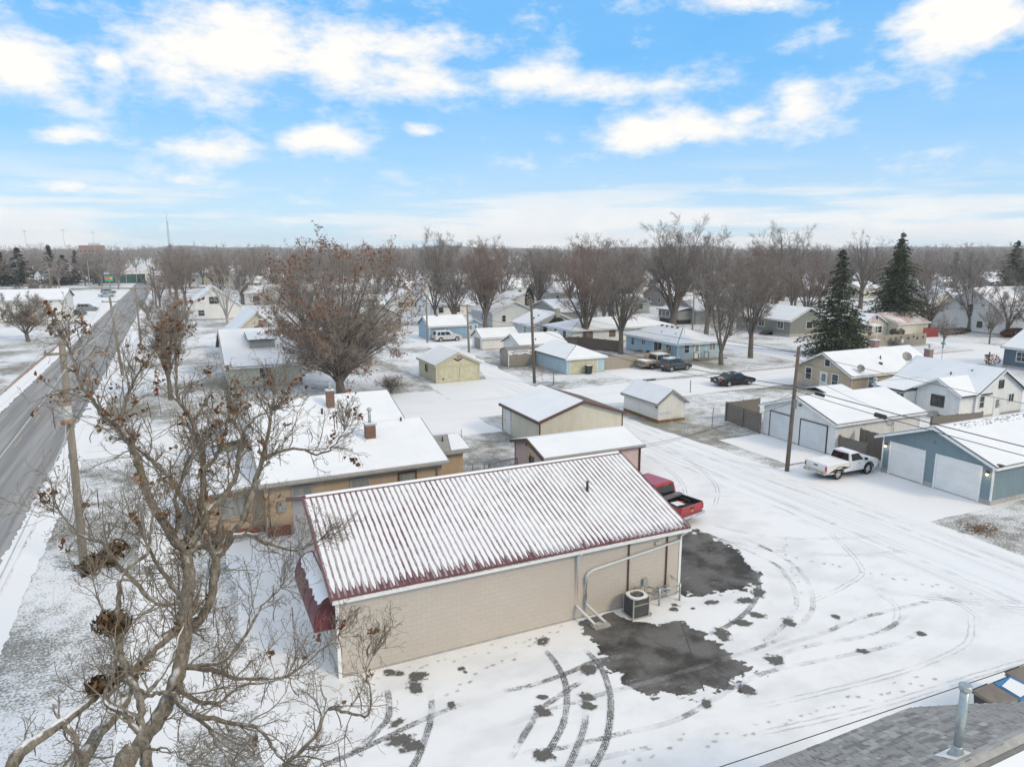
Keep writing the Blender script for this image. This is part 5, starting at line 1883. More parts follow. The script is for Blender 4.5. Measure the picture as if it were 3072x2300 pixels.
    MB().prism([(6.8, 85.6, 3.9), (9.6, 85.6, 3.9), (9.6, 85.6, 4.9), (6.8, 85.6, 4.9)], (0, 3.4, 0)).build('dormer', 's_grey', t)
    lay_roof(t, [[(6.6, 85.2, 4.9), (9.8, 85.2, 4.9), (9.8, 89.2, 5.4), (6.6, 89.2, 5.4)]], 'shingle_dark', 'roof_snow', .1, .06)
    t, w, r = building('house', 'white cottage with a steep brown-edged gable behind the dormered cottage', 'house', 5.0, 14.0, 104, 115, 2.6, 6.6, 'y', 's_ivory', 'shingle_brown', 'roof_snow', .5, .5, .3)
    window(t, 'S', 104, 9.5, 4.0, 1.0, 1.1)
    t, w, r = building('house', 'white storey-and-a-half house with a double window by the pale birch', 'house', 1.5, 12, 165, 178, 3.0, 7.0, 'y', 's_white', 'shingle_dark', 'roof_snow', .4, .4, .3)
    window(t, 'S', 165, 6.7, 4.2, 2.0, 1.5, bars='hv')
    window(t, 'S', 165, 4, 1.6, 1.2, 1.2)
    # low long white sheds / shops farther up the road
    for lab, a in (('long low white building under snow right of the road', (16, 60, 205, 225, 3.2, 4.6, 'x', 's_greywhite')),
                   ('broad cream hall with a shallow snowy roof near the crossing', (10, 34, 330, 365, 4.2, 7.0, 'x', 's_ivory')),
                   ('grey shop building beside the traffic lights', (-9.5, 9, 331, 345, 3.8, 4.3, 'x', 's_greywhite')),
                   ('white house with dark windows behind the spreading bare tree at the left', (-42, -22, 176, 190, 4.6, 6.4, 'x', 's_white')),
                   ('pale grey house left of the road beyond the lawn', (-70, -52, 150, 162, 3.4, 5.2, 'x', 's_grey'))):
        t, w, r = building('house' if 'house' in lab else 'hall', lab, 'house' if 'house' in lab else 'building', *a, 'shingle_dark', 'roof_snow', .4, .4, .3)
        x0, x1, y0 = a[0], a[1], a[2]
        n = max(2, int((x1 - x0) / 5))
        for i in range(n):
            window(t, 'S', y0, x0 + (i + .5) * (x1 - x0) / n, 1.7, 1.4, 1.3)
    t = thing('shop_tower', 'plain white block tower over the corner shop by the traffic lights', 'tower', (-11.5, 343, 0))
    MB().box(-12.4, -9.6, 341, 345, 0, 6.2).build('wall', 's_white', t)
    MB().box(-12.6, -9.4, 340.8, 345.2, 6.2, 6.4).build('coping', 'snow', t)
    t = thing('apartment_block', 'far brick apartment block rising over the trees at the left', 'building', (-60, 620, 0))
    MB().box(-73, -55, 700, 715, 0, 17).build('wall', 'far_brick', t)
    MB().box(-66, -58, 702, 712, 17, 19).build('penthouse', 's_greywhite', t)
    for i in range(6):
        for j in range(2):
            MB().wbox('S', 700, -72 + i * 3, -70.5 + i * 3, 8 + j * 3.4, 9.6 + j * 3.4, 0, .1).build('window', 'glass', t)
    # screen wall with green mesh by the crossing
    t = thing('screen_fence', 'dark green screen fence behind the traffic lights', 'fence', (-22, 345, 0))
    for i in range(5):
        MB().box(-32 + i * 4, -28.1 + i * 4, 350, 350.1, .2, 4).build('panel', 'sign_green_d', t)


MT['brownglass'] = plain('brown_blind', (.20, .13, .09), .5)
MT['red_roof'] = plain('red_shingle', (.30, .12, .10), .9)
t_ = NT('pinkish_thin_snow')
MT['pink_snow'] = t_.done(t_.mix(t_.ss(t_.noise(.6, 5, .65), .35, .65), (.80, .81, .82), (.50, .33, .30)), .8)
MT['sign_green_d'] = plain('dark_green_mesh', (.04, .10, .09), .7)
mid_buildings()

# ---------------------------------------------------------------- the grey shingle roof below the camera
def near_roof():
    t = thing('shingle_roof_building', 'building under the camera with a bare grey shingle roof at the lower right', 'building', (14, 8, 0))
    sl = .385
    zr = lambda y: 4.0 + (10.2 - y) * sl
    edge = [(8.6, 10.36), (12.0, 10.25), (15.87, 10.19), (17.7, 8.70), (19.2, 7.72), (8.6, 7.72)]
    MB().slab([(x, y, zr(y)) for x, y in edge], .12).build('roof_deck', 'shingle_b', t)
    MB().slab([(8.6, 7.72, zr(7.72)), (19.2, 7.72, zr(7.72)), (19.2, 3.0, zr(7.72) - 4.72 * sl), (8.6, 3.0, zr(7.72) - 4.72 * sl)], .12).build('roof_deck', 'shingle_b', t)
    MB().slab([(8.65, 7.45, zr(7.72) - .27 * sl + .04), (19.2, 7.45, zr(7.72) - .27 * sl + .04), (19.2, 3.0, zr(7.72) - 4.72 * sl + .04), (8.65, 3.0, zr(7.72) - 4.72 * sl + .04)], .035).build('snow', 'snow', t)
    MB().prism([(8.9, 9.9, 0), (15.5, 9.7, 0), (18.6, 7.6, 0), (18.6, 3.2, 0), (8.9, 3.2, 0)], (0, 0, 3.8)).build('wall', 's_white', t)
    # shingle tabs: those in view as pieces, the rest of the slope joined
    rnd = random.Random(2)
    course, tab = .135, .30
    ang = math.atan(sl)
    ca, sa = math.cos(ang), math.sin(ang)

    def xlim(y):
        if y >= 10.19:
            return 15.8
        if y >= 8.7:
            return 15.87 + (10.19 - y) / 1.49 * 1.83
        return 17.7 + (8.7 - y) / .98 * 1.5
    cand = []
    s = 0
    r = 0
    y = 10.22
    while y > 7.75:
        x = 8.62 + rnd.uniform(-.3, 0)
        while x < xlim(y) - .02:
            w = tab * rnd.uniform(.45, 1.25)
            a, b = max(x, 8.62), min(x + w, xlim(y) - .01)
            if b - a > .05:
                cand.append((a, b, y, r))
            x += w
        y -= course * ca
        r += 1
    meshes = {m: MB().prism([(-.5, 0, 0), (.5, 0, 0), (.5, 0, .011), (-.5, 0, .011)], (0, 1, -.004)).mesh('shingle', m) for m in ('shingle', 'shingle_b', 'shingle_c')}

    def dist(c):
        return -((c[0] + c[1]) / 2 - 13.9) ** 2 * .55 - (c[2] - 9.1) ** 2
    cand.sort(key=dist, reverse=True)
    rest = MB()
    for i, (a, b, y, r) in enumerate(cand):
        thick = rnd.uniform(.6, 1.4)
        if i < 300:
            put('shingle', meshes[rnd.choice(('shingle', 'shingle', 'shingle_b', 'shingle_c'))], t, ((a + b) / 2, y, zr(y) + .009), (-ang, 0, 0), (b - a - .014, -(course + .02), thick * 1.6))
        else:
            z0, z1 = zr(y) + .009, zr(y - course) + .006
            h = .018 * thick
            rest.add([(a, y, z0), (b - .014, y, z0), (b - .014, y - course - .01, z1), (a, y - course - .01, z1), (a, y, z0 + h), (b - .014, y, z0 + h), (b - .014, y - course - .01, z1 + .002), (a, y - course - .01, z1 + .002)], [(4, 5, 6, 7), (0, 4, 7, 3), (1, 2, 6, 5), (0, 1, 5, 4)])
    o = rest.build('shingles', 'shingle', t)
    o['kind'] = 'stuff'
    cap = MB().prism([(8.6, 7.72 - .16, zr(7.72) - .16 * sl + .03), (8.6, 7.72, zr(7.72) + .035), (8.6, 7.72 + .16, zr(7.72 + .16) + .03)], (10.6, 0, 0))
    cap.build('ridge_cap', 'shingle_c', t)
    # vent pipe with a flashing boot
    x, y = 14.0, 7.98
    z = zr(y)
    p = MB().tube([(x, y, z - .05), (x, y, z + 1.58)], .088, 14)
    p.tube([(x, y, z + 1.50), (x, y, z + 1.54), (x, y, z + 1.63), (x, y, z + 1.64)], [.1, .125, .125, .085], 14)
    po = p.build('vent_pipe', 'galv', t, True)
    MB().tube([(x, y, z - .06), (x, y, z + .06), (x, y, z + .2), (x, y, z + .24)], [.2, .14, .1, .09], 12).build('flashing', 'galv', po, True)
    MB().slab([(x - .32, y + .26, zr(y + .26) + .035), (x + .3, y + .26, zr(y + .26) + .035), (x + .24, y - .15, zr(y - .15) + .035), (x - .26, y - .15, zr(y - .15) + .035)], .02).build('flashing_plate', 'trim', po)
    # wheeled bins in a row below the eave
    for i, (bx, by, m, lab) in enumerate(((22.95, 12.15, 'brown_bin', 'brown-lidded bin, leftmost of the row by the grey roof'), (23.95, 12.1, 'blue_bin', 'blue-lidded recycling bin under snow by the grey roof'), (24.95, 12.3, 'brown_bin', 'brown-lidded bin at the right edge beside the blue one'))):
        b = thing('wheeled_bin', lab, 'bin', (bx, by, 0), group='wheeled bins by the grey roof')
        MB().add([(bx - .38, by - .3, .05), (bx + .38, by - .3, .05), (bx + .38, by + .3, .05), (bx - .38, by + .3, .05), (bx - .46, by - .4, 1.0), (bx + .46, by - .4, 1.0), (bx + .46, by + .4, 1.0), (bx - .46, by + .4, 1.0)], [(0, 3, 2, 1), (4, 5, 6, 7), (0, 1, 5, 4), (1, 2, 6, 5), (2, 3, 7, 6), (3, 0, 4, 7)]).build('body', 'dark', b)
        lid = MB().add([(bx - .5, by - .45, 1.0), (bx + .5, by - .45, 1.0), (bx + .5, by + .45, 1.0), (bx - .5, by + .45, 1.0), (bx - .48, by - .43, 1.05), (bx + .48, by - .43, 1.05), (bx + .48, by + .42, 1.12), (bx - .48, by + .42, 1.12)], [(4, 5, 6, 7), (0, 1, 5, 4), (1, 2, 6, 5), (2, 3, 7, 6), (3, 0, 4, 7)]).build('lid', m, b)
        if i == 1:
            MB().add([(bx - .4, by - .38, 1.075), (bx + .42, by - .3, 1.08), (bx + .3, by + .35, 1.135), (bx - .42, by + .2, 1.13)], [(0, 1, 2, 3)]).build('snow', 'snow', lid)
        for s in (-1, 1):
            MB().tube([(bx + s * .30, by + .36, .1), (bx + s * .38, by + .36, .1)], .1, 10).build('wheel', 'black', b)
        MB().tube([(bx - .4, by + .5, 1.05), (bx + .4, by + .5, 1.05)], .02, 6).build('handle', 'dark', b)


near_roof()


# ---------------------------------------------------------------- fences and yard things
picket_fence('board_fence', 'grey weathered board fence left of the white garage', [(43.1, 43.3), (40.6 + 3.0, 48.0), (47.5, 48.0)], 1.75, 'fence', seed=3)
picket_fence('board_fence', 'grey picket fence between the white and blue garages', [(43.6, 36.0), (43.6, 33.6)], 1.6, 'fence', seed=4)
picket_fence('board_fence', 'tall brown-grey board fence behind the white pickup', [(45.4, 35.7), (45.4, 32.3)], 2.0, 'fence', seed=5)
picket_fence('board_fence', 'weathered board fence in front of the white sided house', [(56, 37.3), (61.6, 36.6)], 1.5, 'fence', seed=6)
picket_fence('board_fence', 'pale board fence joining the pale blue garage to the light blue house', [(47.8, 75.4), (54.2, 75.6), (61.0, 79.0)], 1.75, 'fence_l', seed=7)
picket_fence('board_fence', 'dark brown board fence along the long white bungalow', [(50.5, 95.2), (55.2, 94.3), (58.2, 87.6)], 1.8, 'fence_d', seed=8)
picket_fence('board_fence', 'reddish brown board gate beside the barn-shaped shed', [(41.9, 83.2), (43.2, 82.4)], 1.9, 'fence_d', seed=9)
picket_fence('board_fence', 'pale fence hung with coloured stars below the big double spruce', [(97.0, 76.4), (103, 75.4), (108.2, 74.6)], 1.8, 'fence_l', w=.2, seed=10)
picket_fence('board_fence', 'bright red board fence by the cream garage', [(116.0, 80.5), (119.4, 80.2)], 1.7, 'wood_red', w=.3, seed=11)
picket_fence('board_fence', 'low white fence in front of the far cream houses', [(120, 92), (127, 90.5)], 1.1, 'trim', w=.25, rails=False, seed=12)


def stars():
    cols = ['dark', 'gold', 'brown_bin', 'sign_red', 'trim', 'dark', 'gold', 'dark', 'dark', 'dark']
    names = dict(dark='dark', gold='gold', brown_bin='tan', sign_red='red', trim='large white')
    spots = [(98.6, 1.1, .22, 'dark', 'dark star nearest the flagpole on the pale fence'), (100.2, 1.2, .24, 'gold', 'gold star left of the red one on the pale fence'), (101.3, 1.0, .34, 'brown_bin', 'large rust-brown star on the pale fence'), (102.2, 1.25, .2, 'dark', 'small dark star beside the rust-brown one'), (103.2, 1.35, .26, 'sign_red', 'red star above the white one on the pale fence'), (103.5, .75, .5, 'trim', 'large white star on the pale fence'), (104.6, 1.15, .25, 'dark', 'dark star just right of the white one'), (105.6, 1.35, .25, 'dark', 'dark star second from the right end of the pale fence'), (106.4, 1.1, .27, 'dark', 'dark star low near the right end of the pale fence'), (107.5, 1.2, .26, 'dark', 'dark star at the right end of the pale fence')]
    for x, z, r, m, lab in spots:
        y = (76.4 + (x - 97) / 6 * -1.0 if x < 103 else 75.4 - (x - 103) / 5.2 * .8) - .05
        pts = []
        for k in range(10):
            a = math.pi / 2 + k * math.pi / 5
            q = r if k % 2 == 0 else r * .42
            pts.append((x + q * math.cos(a), y, z + q * math.sin(a)))
        o = MB().prism(pts, (0, -.04, 0)).build('star', m)
        props(o, lab, 'ornament', 'stars on the pale fence')


stars()


def flag():
    t = thing('flagpole', 'white flagpole with a small striped flag by the pale fence', 'flagpole', (98, 76, 0))
    MB().cyl(98.0, 75.7, 0, 5.2, .05, .035, 8).build('pole', 'trim', t)
    n = 9
    base = None
    for i in range(13):
        z = 3.9 + i * .075
        m = MB()
        vs = []
        for k in range(n + 1):
            x = 97.95 - k * .15
            w = .08 * math.sin(k * .9)
            vs += [(x, 75.7 + w, z), (x, 75.7 + w, z + .075)]
        m.add(vs, [(2 * k, 2 * k + 2, 2 * k + 3, 2 * k + 1) for k in range(n)])
        o = m.build('stripe', 'sign_red' if i % 2 == 0 else 'trim', t)
    m = MB()
    vs = []
    for k in range(5):
        x = 97.95 - k * .15
        w = .08 * math.sin(k * .9) - .012
        vs += [(x, 75.7 + w, 4.35), (x, 75.7 + w, 4.875)]
    m.add(vs, [(2 * k, 2 * k + 2, 2 * k + 3, 2 * k + 1) for k in range(4)]).build('canton', 'canton', t)


MT['canton'] = plain('navy_cloth', (.03, .05, .16), .8)
flag()


def post(name, label, cat, x, y, h, r=.05, mat='pole', lean=(0, 0)):
    o = MB().tube([(x, y, -.1), (x + lean[0], y + lean[1], h)], [r, r * .9], 8).build(name, mat)
    return props(o, label, cat)


post('post', 'grey steel post at the street edge right of the small white shed', 'post', 48.9, 59.6, 1.35, .05, 'grey_metal')
post('post', 'short wooden post left of the pale blue garage', 'post', 37.8, 69.9, 2.0, .07, 'pole')
post('marker_stake', 'thin orange stake leaning beside the utility pole', 'stake', 37.6, 72.1, 1.9, .03, 'orange', (-.35, .2))
post('marker_stake', 'rusty stake with a red top in the snowy lawn', 'stake', 40.85, 46.7, 1.7, .035, 'rust', (.15, .1))
w_ = thing('wheeled_bin', 'dark green wheeled bin in front of the cream garage door', 'bin', (44.9, 74.0, 0))
MB().add([(44.65, 73.75, .05), (45.2, 73.75, .05), (45.2, 74.3, .05), (44.65, 74.3, .05), (44.58, 73.68, 1.0), (45.27, 73.68, 1.0), (45.27, 74.37, 1.0), (44.58, 74.37, 1.0)], [(0, 3, 2, 1), (4, 5, 6, 7), (0, 1, 5, 4), (1, 2, 6, 5), (2, 3, 7, 6), (3, 0, 4, 7)]).build('body', 'green_bin', w_)
MB().box(44.55, 45.3, 73.65, 74.4, 1.0, 1.07).build('lid', 'green_bin', w_)
MB().box(44.6, 45.25, 73.7, 74.35, 1.07, 1.10).build('snow', 'snow', w_)
for s_ in (44.66, 45.19):
    MB().tube([(s_ - .03, 74.3, .12), (s_ + .03, 74.3, .12)], .12, 10).build('wheel', 'black', w_)
d_ = thing('storm_drain', 'dark storm drain slot at the street edge', 'drain', (49.2, 67.5, 0))
MB().box(48.6, 49.9, 67.05, 67.3, .03, .12).build('slot', 'dark', d_)
MB().box(48.5, 50.0, 67.3, 67.7, .03, .15).build('lid', 'concrete', d_)


def yard_bits():
    # patio things by the light blue house
    t = thing('grill', 'black kettle grill beside the sliding door of the light blue house', 'grill', (59.6, 82.2, 0))
    MB().tube([(59.6, 82.2, .55), (59.6, 82.2, .7), (59.6, 82.2, .9), (59.6, 82.2, 1.02)], [.12, .3, .3, .08], 12).build('bowl', 'dark', t, True)
    for k in range(3):
        a = k * 2.1
        MB().tube([(59.6 + .1 * math.cos(a), 82.2 + .1 * math.sin(a), .6), (59.6 + .3 * math.cos(a), 82.2 + .3 * math.sin(a), 0)], .018, 5).build('leg', 'dark', t)
    t = thing('patio_table', 'small black metal patio table by the light blue house', 'table', (59.4, 84.2, 0))
    MB().box(58.8, 60.0, 83.8, 84.6, .68, .72).build('top', 'dark', t)
    for dx in (-.5, .5):
        for dy in (-.33, .33):
            MB().cyl(59.4 + dx, 84.2 + dy, 0, .68, .02, .02, 6).build('leg', 'dark', t)
    # stop sign seen end on, road signs
    t = thing('road_sign', 'red road sign on a leaning post behind the foreground tree', 'sign', (-2.4, 72.3, 0))
    MB().tube([(-2.4, 72.3, 0), (-2.55, 72.1, 2.6)], .03, 6).build('post', 'grey_metal', t)
    k = [( -2.55 + .38 * math.cos(R(22.5 + 45 * i)) * .35, 72.05 - .15 * math.cos(R(22.5 + 45 * i)), 2.35 + .38 * math.sin(R(22.5 + 45 * i))) for i in range(8)]
    MB().prism(k, (-.01, -.02, 0)).build('plate', 'sign_red', t)
    t = thing('street_name_sign', 'green street name sign on a thin post in the far junction', 'sign', (94, 62.6, 0))
    MB().cyl(94.0, 62.3, 0, 2.5, .03, .03, 6).build('post', 'grey_metal', t)
    MB().box(93.65, 94.35, 62.28, 62.32, 2.5, 2.66).build('plate', 'sign_green', t)
    MB().box(93.98, 94.02, 61.95, 62.65, 2.3, 2.46).build('plate', 'sign_green', t)
    t = thing('mailbox', 'wooden cross post with a mailbox beside the snowy street', 'mailbox', (97.4, 60.4, 0))
    MB().box(97.33, 97.47, 58.0, 58.14, 0, 1.6).build('post', 'fence', t)
    MB().box(96.8, 98.0, 58.02, 58.12, .95, 1.07).build('arm', 'fence', t)
    MB().prism([(96.55, 57.95, 1.07), (96.55, 58.2, 1.07), (96.55, 58.2, 1.25), (96.55, 58.08, 1.34), (96.55, 57.95, 1.25)], (.5, 0, 0)).build('box', 'grey_metal', t)
    t = thing('road_sign', 'small square sign on a post beside the parked cars at the left', 'sign', (-18.4, 172, 0))
    MB().cyl(-18.4, 172, 0, 2.4, .04, .04, 6).build('post', 'grey_metal', t)
    MB().box(-18.8, -18.0, 171.95, 171.99, 1.8, 2.5).build('plate', 'grey_metal', t)
    t = thing('shop_sign', 'orange and green signboard on a pole by the far crossing', 'sign', (-22, 290, 0))
    MB().cyl(-22, 290, 0, 3.5, .1, .1, 8).build('post', 'grey_metal', t)
    b = MB().box(-23.2, -20.8, 289.8, 290.1, 3.5, 5.3).build('board', 'sign_green', t)
    MB().box(-23.0, -21.8, 289.74, 289.8, 4.1, 5.0).build('patch', 'orange', t)
    MB().box(-21.7, -21.0, 289.74, 289.8, 4.1, 5.0).build('patch', 'yellow', t)
    t = thing('storage_frame', 'white wire gate leaning by the blue garage corner', 'gate', (43.4, 32.8, 0))
    for z in (.25, .55, .85):
        MB().tube([(43.3, 32.5, z), (43.3, 33.5, z)], .02, 5).build('rail', 'grey_metal', t)
    for y in (32.5, 33.0, 33.5):
        MB().cyl(43.3, y, 0, .95, .022, .022, 5).build('post', 'grey_metal', t)
    t = thing('clothes_frame', 'rusty swing frame of thin pipes behind the shop', 'swing frame', (17.3, 40.5, 0))
    for a, b in (((16.6, 39.6, 0), (17.2, 40.4, 1.6)), ((17.8, 39.6, 0), (17.2, 40.4, 1.6)), ((17.2, 40.4, 1.6), (19.6, 41.2, 1.5)), ((19.2, 40.6, 0), (19.6, 41.2, 1.5)), ((20.0, 42.0, 0), (19.6, 41.2, 1.5))):
        MB().tube([a, b], .03, 6).build('pipe', 'trim_b', t)
    for x, y in ((16.4, 36.2), (17.2, 36.2), (18.9, 44.8)):
        post('fence_post', {16.4: 'thin steel fence post nearest the annex corner', 17.2: 'thin steel fence post beside the rusty frame', 18.9: 'thin steel fence post in the lawn before the cream garage'}[x], 'post', x, y + 5, 1.5, .03, 'grey_metal')
    # log border and leafy heap by the blue garage lawn
    m = MB()
    rnd = random.Random(6)
    for i in range(420):
        x, y = rnd.gauss(38.9, .55), rnd.gauss(22.5, .38)
        z = abs(rnd.gauss(.08, .1))
        s = rnd.uniform(.05, .13)
        a = rnd.uniform(0, 6.3)
        m.add([(x, y, z), (x + s * math.cos(a), y + s * math.sin(a), z + rnd.uniform(-.03, .08)), (x + s * math.cos(a + 1), y + s * math.sin(a + 1), z + .05)], [(0, 1, 2)])
    o = m.build('leaf_pile', 'leaf', None)
    props(o, 'heap of brown leaves and twigs on the snowy lawn before the blue garage', 'leaf pile', kind='stuff')


yard_bits()


# ---------------------------------------------------------------- vehicles
def arch(cx, r, z0, n=8):
    """wheel-arch points from rear to front, over the wheel centred at cx"""
    return [(cx - r * math.cos(math.pi * i / n), z0 + r * math.sin(math.pi * i / n)) for i in range(n + 1)]


def shell(outline, w, name, mat, parent, bev=.05, y0=None):
    """side outline (x, z) swept across the width, long edges rounded"""
    bm = bmesh.new()
    vs = [bm.verts.new((x, -w / 2, z)) for x, z in outline]
    f = bm.faces.new(vs)
    r = bmesh.ops.extrude_face_region(bm, geom=[f])
    up = [v for v in r['geom'] if isinstance(v, bmesh.types.BMVert)]
    bmesh.ops.translate(bm, verts=up, vec=(0, w, 0))
    if bev:
        ed = [e for e in bm.edges if abs(e.verts[0].co.y - e.verts[1].co.y) < 1e-6]
        bmesh.ops.bevel(bm, geom=ed, offset=bev, segments=2, affect='EDGES', clamp_overlap=True)
    bmesh.ops.recalc_face_normals(bm, faces=bm.faces)
    me = bpy.data.meshes.new(name)
    bm.to_mesh(me)
    bm.free()
    me.materials.append(MT[mat])
    return put(name, me, parent)


def wheel(parent, x, y, r, w=.22, rim='chrome', side=1):
    m = MB()
    k = 20
    prof = [(-w / 2, r * .72), (-w / 2, r * .93), (-w / 2 + .03, r), (w / 2 - .03, r), (w / 2, r * .93), (w / 2, r * .72)]
    vs, fs = [], []
    for j in range(k):
        a = 2 * math.pi * j / k
        for py, pr in prof:
            vs.append((x + pr * math.cos(a), y + py, r + pr * math.sin(a)))
    n = len(prof)
    for j in range(k):
        for i in range(n - 1):
            q = (j + 1) % k
            fs.append((j * n + i, j * n + i + 1, q * n + i + 1, q * n + i))
    m.add(vs, fs)
    o = m.build('wheel', 'black', parent, True)
    c = MB()
    yy = y + side * w * .36
    vs, fs = [(x, yy + side * .03, r)], []
    for j in range(10):
        a = 2 * math.pi * j / 10
        rr = r * (.70 if j % 2 == 0 else .70)
        vs.append((x + rr * math.cos(a), yy, r + rr * math.sin(a)))
    fs = [(0, 1 + j, 1 + (j + 1) % 10) for j in range(10)]
    c.add(vs, fs).build('rim', rim, o)
    g = MB()
    for j in range(5):
        a = 2 * math.pi * j / 5
        p = [(x + r * .55 * math.cos(a + d) if q else x + r * .3 * math.cos(a + d), yy + side * .022, r + (r * .55 if q else r * .3) * math.sin(a + d)) for q, d in ((0, -.18), (1, -.2), (1, .2), (0, .18))]
        g.prism(p, (0, side * .006, 0))
    g.build('rim_opening', 'dark', o)
    return o


def glass_quad(parent, pts, name='window'):
    m = MB().poly(pts)
    return m.build(name, 'car_glass', parent)


def greenhouse(parent, xs, zb, zt, wb, wt, paint, side_split, name='cab', pillar=.07):
    """xs = rear base, rear top, front top, front base"""
    rb, rt, ft, fb = xs
    m = MB()
    vs = [(rb, -wb / 2, zb), (fb, -wb / 2, zb), (fb, wb / 2, zb), (rb, wb / 2, zb), (rt, -wt / 2, zt), (ft, -wt / 2, zt), (ft, wt / 2, zt), (rt, wt / 2, zt)]
    m.add(vs, [(4, 5, 6, 7), (0, 1, 5, 4), (1, 2, 6, 5), (2, 3, 7, 6), (3, 0, 4, 7)])
    bm = bmesh.new()
    me0 = m.mesh('tmp', paint)
    bm.from_mesh(me0)
    bmesh.ops.bevel(bm, geom=[e for e in bm.edges if min(v.co.z for v in e.verts) > zt - .01], offset=.07, segments=3, affect='EDGES')
    bmesh.ops.recalc_face_normals(bm, faces=bm.faces)
    bm.to_mesh(me0)
    bm.free()
    me0.name = name
    o = put(name, me0, parent)

    def onface(a, b, c, d, u0, u1, v0, v1, off):
        a, b, c, d = map(Vector, (a, b, c, d))
        def P(u, v):
            return (a * (1 - u) + b * u) * (1 - v) + (d * (1 - u) + c * u) * v
        nrm = (b - a).cross(d - a).normalized() * off
        return [tuple(P(u, v) + nrm) for u, v in ((u0, v0), (u1, v0), (u1, v1), (u0, v1))]
    glass_quad(parent, onface(vs[1], vs[2], vs[6], vs[5], .06, .94, .06, .90, .008), 'windscreen')
    glass_quad(parent, onface(vs[3], vs[0], vs[4], vs[7], .07, .93, .10, .86, .008), 'rear_window')
    for s in (0, 1):
        for u0, u1 in side_split:
            if s == 0:
                q = onface(vs[0], vs[1], vs[5], vs[4], u0, u1, .10, .84, .008)
            else:
                q = onface(vs[2], vs[3], vs[7], vs[6], 1 - u1, 1 - u0, .10, .84, .008)
            glass_quad(parent, q, 'side_window')
    return o


